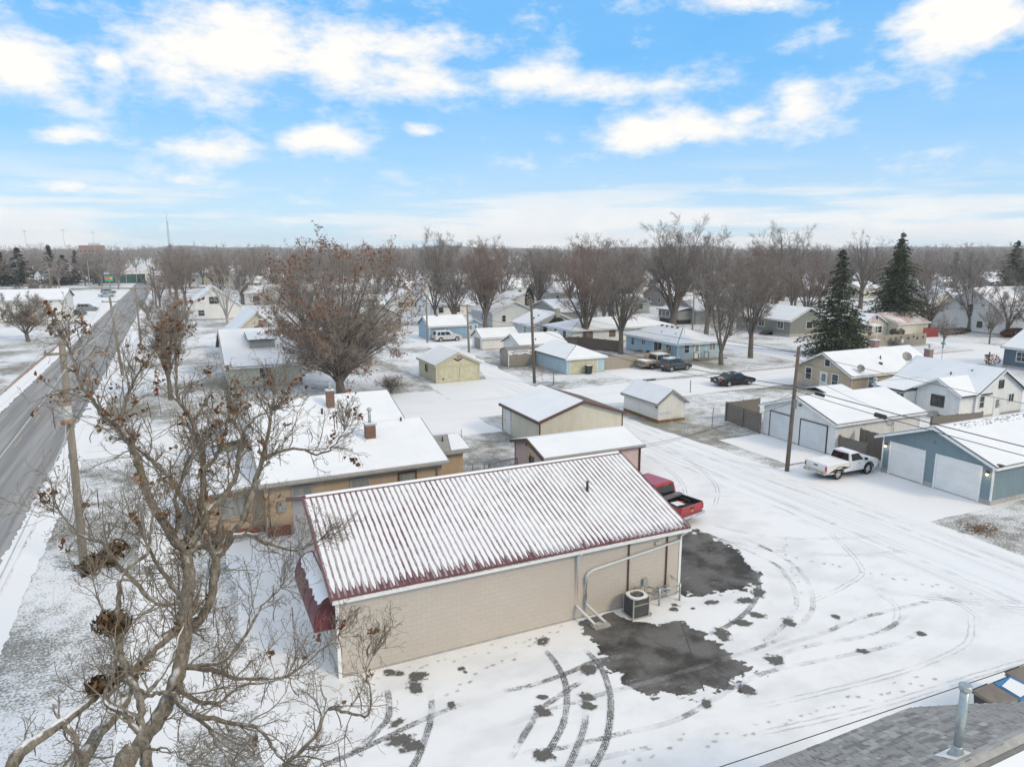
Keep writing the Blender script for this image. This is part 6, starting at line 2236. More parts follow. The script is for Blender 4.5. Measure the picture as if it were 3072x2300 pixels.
def pickup(label, loc, rz, paint, L=5.3, wb=3.2, W=1.85, cab=(1.35, 1.9), open_bed=True, dbl=False, rim='chrome', bed_mat='black', zr=1.72, badge=False, rust=False, grp='parked pickups and cars'):
    t = thing('pickup_truck', label, 'pickup', (loc[0], loc[1], .03), rz, grp, local=True)
    r = .37
    xf = L / 2 - .95
    xr = xf - wb
    rail, belt, hood = 1.10, 1.08, 1.05
    cl = cab[1] if not dbl else cab[1] + .65
    xw = xf - .35                       # base of the windscreen
    xb = xw - cl - .25                  # back of the cab
    out = [(-L / 2 + .04, .52)] + [(-L / 2 + .1, .46)] + arch(xr, .47, .42) + arch(xf, .47, .42) + [(L / 2 - .12, .42), (L / 2 - .03, .55), (L / 2, .72), (L / 2 - .06, .98), (L / 2 - .25, hood), (xw + .05, belt + .05), (xb, belt), (xb, .78), (-L / 2 + .04, .78)]
    shell(out, W, 'body', paint, t, .045)
    # bed
    bd = MB()
    bd.box(-L / 2 + .03, xb - .03, -W / 2 + .012, -W / 2 + .11, .70, rail)
    bd.box(-L / 2 + .03, xb - .03, W / 2 - .11, W / 2 - .012, .70, rail)
    bd.box(xb - .10, xb - .03, -W / 2 + .11, W / 2 - .11, .70, rail)
    bed = bd.build('bed', paint, t)
    tg = MB().box(-L / 2, -L / 2 + .09, -W / 2 + .1, W / 2 - .1, .58, rail - .01).build('tailgate', paint, t)
    MB().box(-L / 2 - .02, -L / 2, -.16, .16, .92, .99).build('handle', 'dark', tg)
    if badge:       # bow-tie shaped emblem
        MB().prism([(-L / 2 - .004, -.13, .765), (-L / 2 - .004, -.05, .765), (-L / 2 - .004, -.05, .745), (-L / 2 - .004, .05, .745), (-L / 2 - .004, .05, .765), (-L / 2 - .004, .13, .765), (-L / 2 - .004, .11, .815), (-L / 2 - .004, .05, .815), (-L / 2 - .004, .05, .835), (-L / 2 - .004, -.05, .835), (-L / 2 - .004, -.05, .815), (-L / 2 - .004, -.11, .815)], (-.015, 0, 0)).build('emblem', 'gold', tg)
    if open_bed:
        MB().box(-L / 2 + .095, xb - .105, -W / 2 + .115, W / 2 - .115, .7, .86).build('bed_liner', 'black', t)
        for s in (-1, 1):
            MB().box(xr - .45, xr + .45, s * W / 2 - (.34 if s > 0 else -.11), s * W / 2 - (.11 if s > 0 else -.34), .82, 1.0).build('wheel_house', 'black', t)
            MB().box(-L / 2 + .05, xb - .05, s * (W / 2 - .06) - .055, s * (W / 2 - .06) + .055, rail, rail + .03).build('rail_cap', 'dark', t)
        for s in (-1, 1):
            MB().box(-L / 2 + .10, xb - .11, s * (W / 2 - .115) - .004, s * (W / 2 - .115) + .004, .8, rail + .002).build('bed_liner', 'black', t)
        MB().box(-L / 2 + .09, -L / 2 + .10, -W / 2 + .12, W / 2 - .12, .8, rail - .01).build('bed_liner', 'black', t)
        MB().box(xb - .11, xb - .10, -W / 2 + .12, W / 2 - .12, .8, rail).build('bed_liner', 'black', t)
        MB().box(xb - .45, xb - .12, -W / 2 + .05, W / 2 - .05, rail + .0, rail + .12).build('folded_cover', 'grey_metal', t)
        xm_ = (xb - L / 2) / 2
        MB().add([(xm_ - .3, -.2, .93), (xm_ + .25, -.25, .95), (xm_ + .3, .4, .99), (xm_ - .25, .45, .96)], [(0, 1, 2, 3)]).build('white_panel', 'trim', t)
    else:
        MB().box(-L / 2 + .05, xb - .05, -W / 2 + .06, W / 2 - .06, rail - .02, rail + .03).build('bed_cover', 'snow', t)
    xs = (xb + .02, xb + .14, xw - .55, xw + .06)
    greenhouse(t, xs, belt - .02, zr, W - .06, W - .42, paint, ((.05, .47), (.52, .90)) if dbl else ((.12, .86),), 'cab')
    MB().box(-L / 2 - .14, -L / 2 + .02, -W / 2 + .02, W / 2 - .02, .46, .62).build('rear_bumper', 'chrome' if not rust else 'rust_chrome', t)
    MB().box(L / 2 - .05, L / 2 + .09, -W / 2 + .02, W / 2 - .02, .42, .62).build('front_bumper', 'chrome', t)
    MB().box(-L / 2 - .155, -L / 2 - .14, -.17, .17, .49, .60).build('number_plate', 'plate', t)
    MB().box(L / 2 - .02, L / 2 + .012, -.55, .55, .68, .92).build('grille', 'dark', t)
    for s in (-1, 1):
        MB().box(-L / 2 - .012, -L / 2 + .05, s * (W / 2 - .055) - .055, s * (W / 2 - .055) + .055, .72, 1.02).build('tail_light', 'red_lens', t)
        MB().box(L / 2 - .06, L / 2 + .008, s * (W / 2 - .18) - .14, s * (W / 2 - .18) + .14, .72, .92).build('headlight', 'clear_lens', t)
        MB().box(xw - .15, xw - .02, s * (W / 2 + .09) - .09, s * (W / 2 + .09) + .09, belt + .02, belt + .18).build('mirror', 'dark', t)
        MB().box(xb + cl * .62, xb + cl * .72, s * (W / 2 + .005) - .012, s * (W / 2 + .005) + .012, .93, .97).build('door_handle', 'dark', t)
        for x in (xr, xf):
            wheel(t, x, s * (W / 2 - .12), r, .23, rim, s)
        if dbl:
            MB().box(xr + .6, xf - .6, s * (W / 2 + .03) - .07, s * (W / 2 + .03) + .07, .36, .42).build('side_step', 'chrome', t)
        if rust:
            q = [(xr + .50 * math.cos(math.pi * i / 8), s * (W / 2 + .004), .42 + .50 * math.sin(math.pi * i / 8)) for i in range(9)] + [(xr + .42 * math.cos(math.pi * i / 8), s * (W / 2 + .004), .42 + .44 * math.sin(math.pi * i / 8)) for i in range(8, -1, -1)]
            MB().prism(q, (0, s * .01, 0)).build('rusty_arch', 'rust', t)
            q = [(xf + .50 * math.cos(math.pi * i / 8), s * (W / 2 + .004), .42 + .50 * math.sin(math.pi * i / 8)) for i in range(5)] + [(xf + .42 * math.cos(math.pi * i / 8), s * (W / 2 + .004), .42 + .44 * math.sin(math.pi * i / 8)) for i in range(4, -1, -1)]
            MB().prism(q, (0, s * .01, 0)).build('rusty_arch', 'dark', t)
    MB().box(-L / 2 + .3, L / 2 - .3, -W / 2 + .25, W / 2 - .25, .3, .46).build('chassis', 'black', t)
    MB().box(xb - .0, xb + .03, -.25, .25, zr - .1, zr - .05).build('brake_light', 'red_lens', t)
    return t


def car(kind, label, loc, rz, paint, L, wb, W, H, rim='chrome', grp='parked pickups and cars'):
    t = thing('car', label, 'car', (loc[0], loc[1], .03), rz, grp, local=True)
    r = .33 if kind == 'sedan' else .36
    xf = L / 2 - .88
    xr = xf - wb
    belt = .92 if kind == 'sedan' else 1.02
    hood = belt - .06
    xw = xf - .42
    trunk = belt + .02
    out = [(-L / 2 + .03, .5), (-L / 2 + .15, .32)] + arch(xr, r + .07, .32) + arch(xf, r + .07, .32) + [(L / 2 - .15, .30), (L / 2 - .02, .42), (L / 2, .60), (L / 2 - .08, .75), (L / 2 - .5, hood), (xw + .15, belt + .03), (xw - .6, belt), (-L / 2 + .6, trunk), (-L / 2 + .06, trunk - .04), (-L / 2, .72)]
    shell(out, W, 'body', paint, t, .06)
    if kind == 'sedan':
        xs = (xr - .28, xr + .42, xw - .72, xw + .12)
        sp = ((.17, .49), (.52, .80))
    else:
        xs = (-L / 2 + .10, -L / 2 + .42, xw - .65, xw + .14)
        sp = ((.09, .25), (.28, .52), (.545, .80))
    greenhouse(t, xs, belt - .02, H, W - .12, W - .48, paint, sp, 'cabin')
    MB().box(-L / 2 - .03, -L / 2 + .06, -W / 2 + .1, W / 2 - .1, .38, .56).build('rear_bumper', paint if kind == 'sedan' else 'dark', t)
    MB().box(-L / 2 - .035, -L / 2 - .03 + .02, -.2, .2, .66, .78).build('number_plate', 'plate', t)
    MB().box(L / 2 - .06, L / 2 + .02, -W / 2 + .15, W / 2 - .15, .36, .52).build('front_bumper', paint, t)
    MB().box(L / 2 - .03, L / 2 + .006, -.4, .4, .54, .66).build('grille', 'dark', t)
    for s in (-1, 1):
        MB().box(-L / 2 - .01, -L / 2 + .12, s * (W / 2 - .15) - .15, s * (W / 2 - .15) + .155, belt - .24, belt - .05).build('tail_light', 'red_lens', t)
        MB().box(L / 2 - .2, L / 2 - .03, s * (W / 2 - .2) - .17, s * (W / 2 - .2) + .17, .60, .74).build('headlight', 'clear_lens', t)
        MB().box(xw - .3, xw - .18, s * (W / 2 + .06) - .07, s * (W / 2 + .06) + .07, belt, belt + .12).build('mirror', paint, t)
        for x in (xr + .75, xr + 1.75):
            MB().box(x - .07, x + .07, s * (W / 2 + .004) - .012, s * (W / 2 + .004) + .012, belt - .13, belt - .10).build('door_handle', paint, t)
            MB().box(x + .16, x + .168, s * (W / 2) - .004, s * (W / 2) + .004, .45, belt - .02).build('door_seam', 'black', t)
        for x in (xr, xf):
            wheel(t, x, s * (W / 2 - .11), r, .2, rim, s)
    MB().box(-L / 2 + .35, L / 2 - .35, -W / 2 + .25, W / 2 - .25, .2, .34).build('chassis', 'black', t)
    return t


MT['rust_chrome'] = plain('rusty_white_bumper', (.42, .36, .28), .6, var=.5, scale=6)
pickup('white pickup with rusty wheel arches parked before the garages', (40.35, 32.9), 0, 'p_white', 5.0, 2.85, 1.8, (1.35, 1.25), False, False, rust=True, zr=1.66)
pickup('red pickup with an open black bed beside the shop', (24.45, 32.8), R(103), 'p_red', 5.85, 3.7, 2.0, (1.35, 1.75), True, True, zr=1.85, badge=True)
pickup('tan four-door pickup with a snowy bed near the light blue house', (55.6, 74.3), 0, 'p_tan', 5.75, 3.55, 2.0, (1.35, 1.7), False, True, zr=1.85)
car('suv', 'dark grey hatchback parked next to the tan pickup', (56.25, 71.7), .08, 'p_dark', 4.25, 2.55, 1.78, 1.66)
car('sedan', 'black sedan with patches of snow parked at the kerb', (56.1, 61.05), -.05, 'p_black', 4.95, 2.8, 1.85, 1.46)
car('suv', 'silver white sport utility car parked by the sky blue garage', (39.85, 111.1), 0, 'p_silver', 4.8, 2.86, 1.82, 1.72)
car('suv', 'grey people carrier parked in the lot left of the road', (-20.6, 202.0), 0, 'p_grey', 4.8, 2.9, 1.85, 1.75)
car('sedan', 'dark snow-topped sedan nearest in the lot left of the road', (-21.8, 189.5), .1, 'p_dark', 4.6, 2.7, 1.8, 1.42)
car('sedan', 'pale blue car at the far end of the lot left of the road', (-20.6, 256.5), 0, 'p_blue', 4.7, 2.75, 1.8, 1.44)
car('suv', 'grey car behind the pale blue one in the far lot', (-21.4, 275), .4, 'p_grey', 4.5, 2.6, 1.8, 1.7)
car('sedan', 'white car half hidden behind the double spruce', (137.5, 103), .2, 'p_white', 4.7, 2.75, 1.8, 1.45)


# ---------------------------------------------------------------- utility poles and wires
def sag(a, b, s, n=14):
    return [(a[0] + (b[0] - a[0]) * f, a[1] + (b[1] - a[1]) * f, a[2] + (b[2] - a[2]) * f - s * 4 * f * (1 - f)) for f in [i / n for i in range(n + 1)]]


def wire(label, a, b, s=.5, r=.014, mat='wire', grp='overhead wires'):
    o = MB().tube(sag(a, b, s), r, 5).build('overhead_wire', mat)
    return props(o, label, 'wire', grp)


def utility_pole(label, x, y, h, r=.14, top=None, mat='pole', arms=(), transformer=None):
    top = top or (x, y)
    t = thing('utility_pole', label, 'utility pole', (x, y, 0), group='wooden utility poles')
    MB().tube([(x, y, -.2), ((x + top[0]) / 2, (y + top[1]) / 2, h / 2), (top[0], top[1], h)], [r * 1.15, r, r * .8], 12).build('pole', mat, t, True)
    for z, half, ax in arms:
        f = z / h
        px, py = x + (top[0] - x) * f, y + (top[1] - y) * f
        if ax == 'x':
            a = MB().box(px - half, px + half, py - .16, py - .06, z, z + .11).build('cross_arm', mat, t)
            for s in (-1, 1):
                MB().tube([(px + s * half * .92, py - .11, z + .11), (px + s * half * .92, py - .11, z + .17), (px + s * half * .92, py - .11, z + .27)], [.03, .05, .03], 8).build('insulator', 'grey_metal', t)
        else:
            MB().tube([(px, py, z), (px + half, py, z + .05)], .03, 6).build('bracket', 'grey_metal', t)
    if transformer:
        z, dx, dy = transformer
        f = z / h
        px, py = x + (top[0] - x) * f + dx, y + (top[1] - y) * f + dy
        c = MB().cyl(px, py, z, z + .85, .25, .25, 14).build('transformer', 'trans', t, True)
        MB().tube([(px, py, z + .85), (px, py, z + .9), (px, py, z + .95)], [.27, .26, .1], 14).build('lid', 'trans_rust', c, True)
        MB().tube([(px, py, z - .02), (px, py, z + .2)], [.255, .255], 14).build('rust_band', 'trans_rust', c, True)
        MB().cyl(px + .1, py - .1, z + .93, z + 1.15, .04, .03, 8).build('bushing', 'grey_metal', c)
        MB().tube([(px, py, z + .4), (x + (top[0] - x) * f, y + (top[1] - y) * f, z + .4)], .05, 6).build('bracket', 'dark', c)
    MB().box(x - .06, x + .06, y - r - .09, y - r + .02, h * .52, h * .52 + .22).build('tag', 'grey_metal', t)
    return t


MT['trans'] = plain('grey_transformer_paint', (.52, .54, .54), .5, var=.12)
MT['trans_rust'] = plain('rusty_transformer_foot', (.36, .22, .13), .8, var=.35, scale=6)


def poles():
    utility_pole('roadside utility pole with a grey transformer in the left foreground', -5.1, 37.0, 11.2, .165, (-4.9, 36.9), 'pole', ((10.6, .7, 'x'), (8.0, .9, 'b')), (7.55, -.05, -.42))
    utility_pole('slim weathered utility pole second along the road', -7.0, 97.0, 9.6, .15, (-7.5, 97), 'pole', ((8.9, .9, 'x'),))
    utility_pole('utility pole third along the road, right of the carriageway', -6.2, 128, 9.5, .14, None, 'pole', ((8.8, .9, 'x'),))
    utility_pole('utility pole fourth along the road before the crossing', -5.5, 204, 10.5, .15, None, 'fence_d', ((9.6, .9, 'x'),))
    utility_pole('far utility pole beside the fourth one on the road', -7.2, 240, 10, .14, None, 'pole', ((9.2, .9, 'x'),))
    utility_pole('weathered utility pole in front of the white two-car garage', 37.4, 34.9, 8.7, .135, (37.75, 35.0), 'pole_b', ())
    utility_pole('tall utility pole beside the barn-shaped shed', 36.2, 71.5, 9.6, .16, (35.6, 71.3), 'pole_b', ((7.0, .25, 'b'),))
    utility_pole('utility pole left of the white alley garages', 38.4, 97.5, 7.1, .15, (38.2, 97.5), 'pole', ((6.9, .5, 'b'),))
    utility_pole('utility pole at the left end of the sky blue garage', 36.2, 110.4, 7.6, .14, None, 'pole', ())
    utility_pole('utility pole between the light blue house and the grey porch house', 79.0, 96.5, 8.5, .14, None, 'pole', ())
    utility_pole('utility pole left of the dark lot across the road', -52, 240, 9, .15, (-52.4, 240), 'pole', ((8.4, .8, 'x'),))
    utility_pole('utility pole before the dark conifers at the left', -36, 262, 9, .15, None, 'pole', ((8.4, .8, 'x'),))
    p = lambda x, y, z: (x, y, z)
    # road line
    for i, dx in enumerate((-1.1, 1.1)):
        wire(('left', 'right')[i] + ' upper road wire running from the transformer pole up the road', (-4.9 + dx * .6, 36.8, 10.85), (-7.5 + dx * .75, 97, 9.1), .9, .02, 'wire_l')
        wire(('left', 'right')[i] + ' upper road wire running from the transformer pole toward the camera', (-4.9 + dx * .6, 36.8, 10.85), (-5.6 + dx, -12, 10.8), .7, .017, 'wire_l')
        wire(('left', 'right')[i] + ' upper road wire between the second and third roadside poles', (-7.5 + dx * .75, 97, 9.1), (-6.2 + dx * .75, 128, 9.0), .4, .013, 'wire_l')
        wire(('left', 'right')[i] + ' upper road wire between the third and fourth roadside poles', (-6.2 + dx * .75, 128, 9.0), (-5.5 + dx * .75, 204, 9.8), .9, .014, 'wire_l')
    wire('thick lower cable from the transformer pole up the road', (-5.0, 37.0, 7.2), (-7.3, 97, 6.6), 1.0, .022, 'wire')
    wire('thick lower cable from the transformer pole toward the camera', (-5.0, 37.0, 7.2), (-5.3, -10, 7.0), .9, .022, 'wire_l')
    wire('guy wire from the transformer pole down to the verge', (-4.95, 37.0, 8.5), (-5.6, 30.0, .05), .02, .012, 'wire_l')
    wire('service wire from the transformer pole to the stucco house', (-5.0, 37.0, 7.9), (2.9, 41, 3.1), .5, .014, 'wire')
    # alley line
    wire('upper alley wire from the garage pole toward the tall pole', (37.7, 35, 8.3), (35.7, 71.3, 9.2), .7, .013)
    wire('heavy black cable from the garage pole toward the tall pole', (37.6, 35, 6.0), (35.9, 71.4, 6.9), .75, .026)
    wire('second black cable from the garage pole toward the tall pole', (37.6, 35, 5.75), (35.9, 71.4, 6.5), .95, .02)
    wire('upper alley wire running right from the garage pole out of the picture', (37.7, 35, 8.3), (37.9, -14, 8.4), .8, .014)
    wire('heavy black cable running right from the garage pole out of the picture', (37.6, 35, 6.0), (37.8, -14, 6.4), .7, .028)
    wire('second black cable running right from the garage pole out of the picture', (37.6, 35, 5.7), (37.8, -14, 6.0), .85, .022)
    wire('thin wire from the garage pole to the white garage corner', (37.65, 35, 7.2), (50, 36.05, 2.5), .3, .012)
    wire('thin wire from the garage pole across the roofs to the white sided house', (37.7, 35, 7.8), (62.6, 43.5, 3.3), .7, .012)
    wire('thin wire from the garage pole to the tan cottage', (37.7, 35, 8.0), (63.0, 55, 3.8), .8, .012)
    wire('thin service wire from the pink garage to the garage pole', (27.95, 39.0, 1.9), (37.45, 34.9, 4.9), .25, .013)
    wire('second thin service wire from the pink garage to the garage pole', (27.95, 39.0, 1.75), (37.45, 34.9, 5.6), .5, .011)
    wire('upper alley wire from the tall pole past the white alley garages', (35.7, 71.3, 9.2), (38.2, 97.5, 6.9), .5, .013)
    wire('lower alley cable from the tall pole past the white alley garages', (35.9, 71.4, 6.9), (38.3, 97.5, 6.0), .6, .02)
    wire('alley wire from the white garages pole to the sky blue garage pole', (38.2, 97.5, 6.9), (36.2, 110.4, 7.4), .3, .016)
    wire('long wire from the tall pole to the light blue house', (35.7, 71.3, 8.8), (61.3, 79.5, 2.7), .7, .013)
    wire('long wire from the tall pole across to the far street', (35.7, 71.3, 9.0), (79, 96.5, 8.3), 1.0, .013)
    wire('wire strung across the far junction at the right', (79, 96.5, 8.2), (112, 62, 6.5), .8, .016)
    wire('service drop crossing the lower right corner over the grey roof', (9.4, 10.3, 4.35), (37.7, 5.0, 8.9), .15, .011)
    for i, (a, b, lab) in enumerate((((37.62, 33.2, 5.8), (37.63, 32.5, 5.77), 'black splice box on the cable just right of the garage pole'), ((37.3, 38.6, 5.75), (37.27, 39.3, 5.7), 'black splice box on the cable just left of the garage pole'), ((37.7, 28.7, 5.35), (37.7, 28.0, 5.32), 'large black splice box hanging on the cable above the blue garage'))):
        props(MB().tube([a, b], .09 if i < 2 else .15, 8).build('splice_box', 'dark'), lab, 'cable box', 'splice boxes on the cables')
    m = thing('meter_case', 'pale meter case on the garage utility pole', 'meter case', (37.4, 34.6, 4.6))
    MB().box(37.33, 37.57, 34.62, 34.77, 4.5, 5.15).build('case', 'grey_metal', m)
    # mast, far lighting columns, signals
    t = thing('radio_mast', 'tall thin radio mast on the horizon at the left', 'mast', (-3.4, 527, 0))
    for k in range(3):
        a = 2 * math.pi * k / 3
        MB().tube([(-3.4 + .8 * math.cos(a), 527 + .8 * math.sin(a), 0), (-3.4 + .45 * math.cos(a), 527 + .45 * math.sin(a), 32)], .09, 4).build('leg', 'grey_metal', t)
    lat = MB()
    for i in range(24):
        z = 1 + i * 1.3
        for k in range(3):
            a, b = 2 * math.pi * k / 3, 2 * math.pi * (k + 1) / 3
            w1, w2 = .8 - .35 * z / 32, .8 - .35 * (z + 1.3) / 32
            lat.tube([(-3.4 + w1 * math.cos(a), 527 + w1 * math.sin(a), z), (-3.4 + w2 * math.cos(b), 527 + w2 * math.sin(b), z + 1.3)], .05, 3)
    lat.build('lattice', 'grey_metal', t)
    MB().tube([(-3.4, 527, 32), (-3.4, 527, 38)], .07, 4).build('antenna', 'grey_metal', t)
    for i, (x, y, h) in enumerate(((-95, 470, 27), (-75, 480, 24), (-58, 490, 25), (-44, 500, 24))):
        t = thing('lighting_column', ('leftmost', 'second', 'third', 'rightmost')[i] + ' of the tall lighting columns on the left horizon', 'lighting column', (x, y, 0), group='tall lighting columns')
        MB().tube([(x, y, 0), (x, y, h)], [.13, .08], 6).build('pole', 'galv', t)
        MB().box(x - .9, x + .9, y - .3, y + .3, h, h + .3).build('lamp_head', 'galv', t)
    t = thing('traffic_signal', 'traffic signal mast arm with yellow heads over the far crossing', 'traffic signal', (-24, 318, 0))
    MB().tube([(-24, 318, 0), (-24, 318, 9)], [.16, .1], 8).build('pole', 'galv', t)
    MB().tube([(-24, 318, 5.6), (-13, 318, 6.2)], [.1, .06], 8).build('arm', 'galv', t)
    MB().tube([(-24, 318, 9), (-23, 318, 9.4), (-21.5, 318, 9.5)], .06, 6).build('lamp_arm', 'galv', t)
    for x in (-18.5, -15.8, -13.4):
        h = MB().box(x - .2, x + .2, 317.7, 318, 5.2, 6.5).build('signal_head', 'yellow', t)
        MB().cyl(x, 317.66, 6.1, 6.35, .14, .14, 8).build('red_lamp', 'lamp_red', h)
    t = thing('traffic_signal', 'bare signal pole left of the mast arm at the far crossing', 'traffic signal', (-29, 300, 0))
    MB().tube([(-29, 300, 0), (-29, 300, 10.5)], [.15, .09], 8).build('pole', 'galv', t)
    MB().tube([(-29, 300, 10.5), (-27, 300, 10.9)], .06, 6).build('lamp_arm', 'galv', t)


poles()


# ---------------------------------------------------------------- trees
def rand_perp(rng, d):
    v = rng.normal(size=3)
    v -= d * np.dot(v, d)
    return v / (np.linalg.norm(v) + 1e-9)


def polyline(rng, p, d, L, n, wig, up):
    pts = [np.array(p, float)]
    d = np.array(d, float)
    s = L / (n - 1)
    for _ in range(n - 1):
        d = d + rng.normal(size=3) * wig + np.array([0, 0, up])
        d /= np.linalg.norm(d)
        pts.append(pts[-1] + d * s)
    return np.array(pts), d


class Tree:
    """branches collected by level as polylines; meshes made per group of levels"""

    def __init__(s, seed):
        s.rng = np.random.default_rng(seed)
        s.lv = {}

    def add(s, lv, P, r0, r1):
        r = np.linspace(r0, r1, len(P))
        s.lv.setdefault((lv, len(P)), []).append((P, r))

    def sprout(s, P, r0, r1, lv, spec):
        """children of a branch: spec[lv] = (count, start, len ratio or absolute, angle, npts, wig, up, radius ratio)"""
        if lv not in spec:
            return
        cnt, start, ln, ang, n, wig, up, rr = spec[lv]
        rng = s.rng
        m = len(P)
        Lp = np.linalg.norm(np.diff(P, axis=0), axis=1).sum()
        k = max(1, int(round(cnt if cnt >= 1 else Lp * cnt * 10)))
        for i in range(k):
            f = start + (1 - start) * (i + rng.random()) / k
            f = min(f, .999)
            q = f * (m - 1)
            j = min(int(q), m - 2)
            g = q - j
            p = P[j] * (1 - g) + P[j + 1] * g
            t = P[j + 1] - P[j]
            t = t / (np.linalg.norm(t) + 1e-9)
            a = math.radians(ang) * rng.uniform(.6, 1.35)
            d = t * math.cos(a) + rand_perp(rng, t) * math.sin(a)
            L = ln * Lp if ln < 0 else ln
            if ln < 0:
                L = -ln * Lp
            L *= rng.uniform(.65, 1.25) * (1.15 - .55 * f)
            r = (r0 + (r1 - r0) * f) * rr
            Q, _ = polyline(rng, p, d, L, n, wig, up)
            re = max(r * .35, .004)
            s.add(lv, Q, r, re)
            s.sprout(Q, r, re, lv + 1, spec)

    def mesh(s, name, lo, hi, mat, ks):
        parts = []
        for (lv, n), items in s.lv.items():
            if lo <= lv <= hi:
                parts.append(tubes_np(np.stack([a for a, _ in items]), np.stack([b for _, b in items]), ks.get(lv, 3)))
        V, F = join_np(parts)
        return np_mesh(name, V, F, mat, True)

    def tips(s, lv):
        return [P for (l, n), it in s.lv.items() if l == lv for P, _ in it]


def fuzz(rng, P, k, L, ang, up, r0, r1, n=3):
    """k small twigs on each of the branches P (N,m,3), all at once"""
    N, m, _ = P.shape
    f = rng.uniform(.12, .999, size=(N, k)) * (m - 1)
    j = np.minimum(f.astype(int), m - 2)
    g = (f - j)[..., None]
    ii = np.arange(N)[:, None]
    a, b = P[ii, j], P[ii, j + 1]
    p = (a * (1 - g) + b * g).reshape(-1, 3)
    t = (b - a).reshape(-1, 3)
    t /= np.linalg.norm(t, axis=1)[:, None] + 1e-9
    v = rng.normal(size=t.shape)
    v -= t * (v * t).sum(1)[:, None]
    v /= np.linalg.norm(v, axis=1)[:, None] + 1e-9
    an = np.radians(ang) * rng.uniform(.5, 1.4, size=(len(p), 1))
    d = t * np.cos(an) + v * np.sin(an)
    d[:, 2] += up
    d /= np.linalg.norm(d, axis=1)[:, None]
    ln = L * rng.uniform(.45, 1.35, size=(len(p), 1))
    pts = [p]
    for _ in range(n - 1):
        d = d + rng.normal(size=d.shape) * .16 + np.array([0, 0, up * .4])
        d /= np.linalg.norm(d, axis=1)[:, None]
        pts.append(pts[-1] + d * ln / (n - 1))
    Q = np.stack(pts, 1)
    return Q, np.broadcast_to(np.linspace(r0, r1, n), (len(p), n))


def blades(rng, P, r):
    """the finest twigs: one slim flat face each"""
    a, b = P[:, 0], P[:, -1]
    w = np.cross(b - a, rng.normal(size=a.shape))
    w /= np.linalg.norm(w, axis=1)[:, None] + 1e-9
    V = np.stack([a - w * r, a + w * r, b + w * r * .6, b - w * r * .6], 1).reshape(-1, 3)
    return V, np.arange(len(V)).reshape(-1, 4)


def bare_tree_meshes(seed, h, w, trunk_r, fork, limbs, spec=None, mat_b='bark', mat_t='twig', low=100, k4=7, k5=4, tw=1., n2=8, n3=7, gnarl=.05, cen=None):
    """trunk to the fork, limbs bending out to fill an oval crown, branches and clouds of twigs"""
    T = Tree(seed)
    rng = T.rng
    zf = h * fork
    P, _ = polyline(rng, (0, 0, -.2), (rng.normal() * .04, rng.normal() * .04, 1), zf + .2, 5, .03, .1)
    T.add(0, P, trunk_r * 1.2, trunk_r * .9)
    top = P[-1]
    c = np.array([0, 0, zf * .8 + (h - zf * .8) * .52])
    rx, rz = w / 2 * .86, (h - zf * .8) / 2 * .90
    if cen:
        c[2], rz = cen
    l3 = []
    for i in range(limbs):
        th = math.acos(1 - (1 - math.cos(R(low))) * (i + .5) / limbs)
        ph = i * 2.39996 + rng.uniform(-.3, .3)
        tg = c + np.array([rx * math.sin(th) * math.cos(ph), rx * math.sin(th) * math.sin(ph), rz * math.cos(th)]) * rng.uniform(.84, 1.0)
        st = np.array([top[0], top[1], zf * (1.0 - .45 * rng.random() * th / 1.6)])
        D = np.linalg.norm(tg - st)
        mid = st + (tg - st) * .38 + np.array([0, 0, D * .16 * math.sin(th)])
        u = np.linspace(0, 1, 9)[:, None]
        Q = (1 - u) ** 2 * st + 2 * u * (1 - u) * mid + u * u * tg
        Q[1:] += np.cumsum(rng.normal(size=(8, 3)) * gnarl * D / 9, axis=0)
        r0 = trunk_r * rng.uniform(.36, .58) * (1 if limbs < 14 else .62)
        T.add(1, Q, r0, .022)
        sp = {2: (n2, .18, -.36, 42, 6, .11, .05, .5), 3: (n3, .10, -.48, 44, 5, .13, .05, .5)}
        T.sprout(Q, r0, .022, 2, sp)
    l2 = np.stack([p for (lv, n), it in T.lv.items() if lv == 2 for p, _ in it])
    l3 = np.stack([p for (lv, n), it in T.lv.items() if lv == 3 for p, _ in it])
    m3 = np.linalg.norm(np.diff(l3, axis=1), axis=2).sum(1).mean()
    Q4, R4 = fuzz(rng, l3, k4, max(.5, m3 * .55), 42, .10, .012 * tw, .007 * tw)
    Q4b, R4b = fuzz(rng, l2, k4, max(.5, m3 * .5), 46, .12, .012 * tw, .007 * tw)
    Q4, R4 = np.concatenate([Q4, Q4b]), np.concatenate([R4, R4b])
    parts = [tubes_np(Q4, R4, 3)]
    if k5:
        parts.append(blades(rng, fuzz(rng, Q4, k5, max(.3, m3 * .28), 40, .10, 1, 1, 2)[0], .0085 * tw))
    k = {0: 8, 1: 6, 2: 4, 3: 3}
    for (lv, n), it in T.lv.items():
        if lv == 3:
            parts.append(tubes_np(np.stack([a for a, _ in it]), np.stack([np.maximum(b, .008 * tw) for _, b in it]), 3))
    T.tip = Q4
    V, F = join_np(parts)
    return T, T.mesh('trunk', 0, 2, mat_b, k), np_mesh('crown', V, F, mat_t, False)


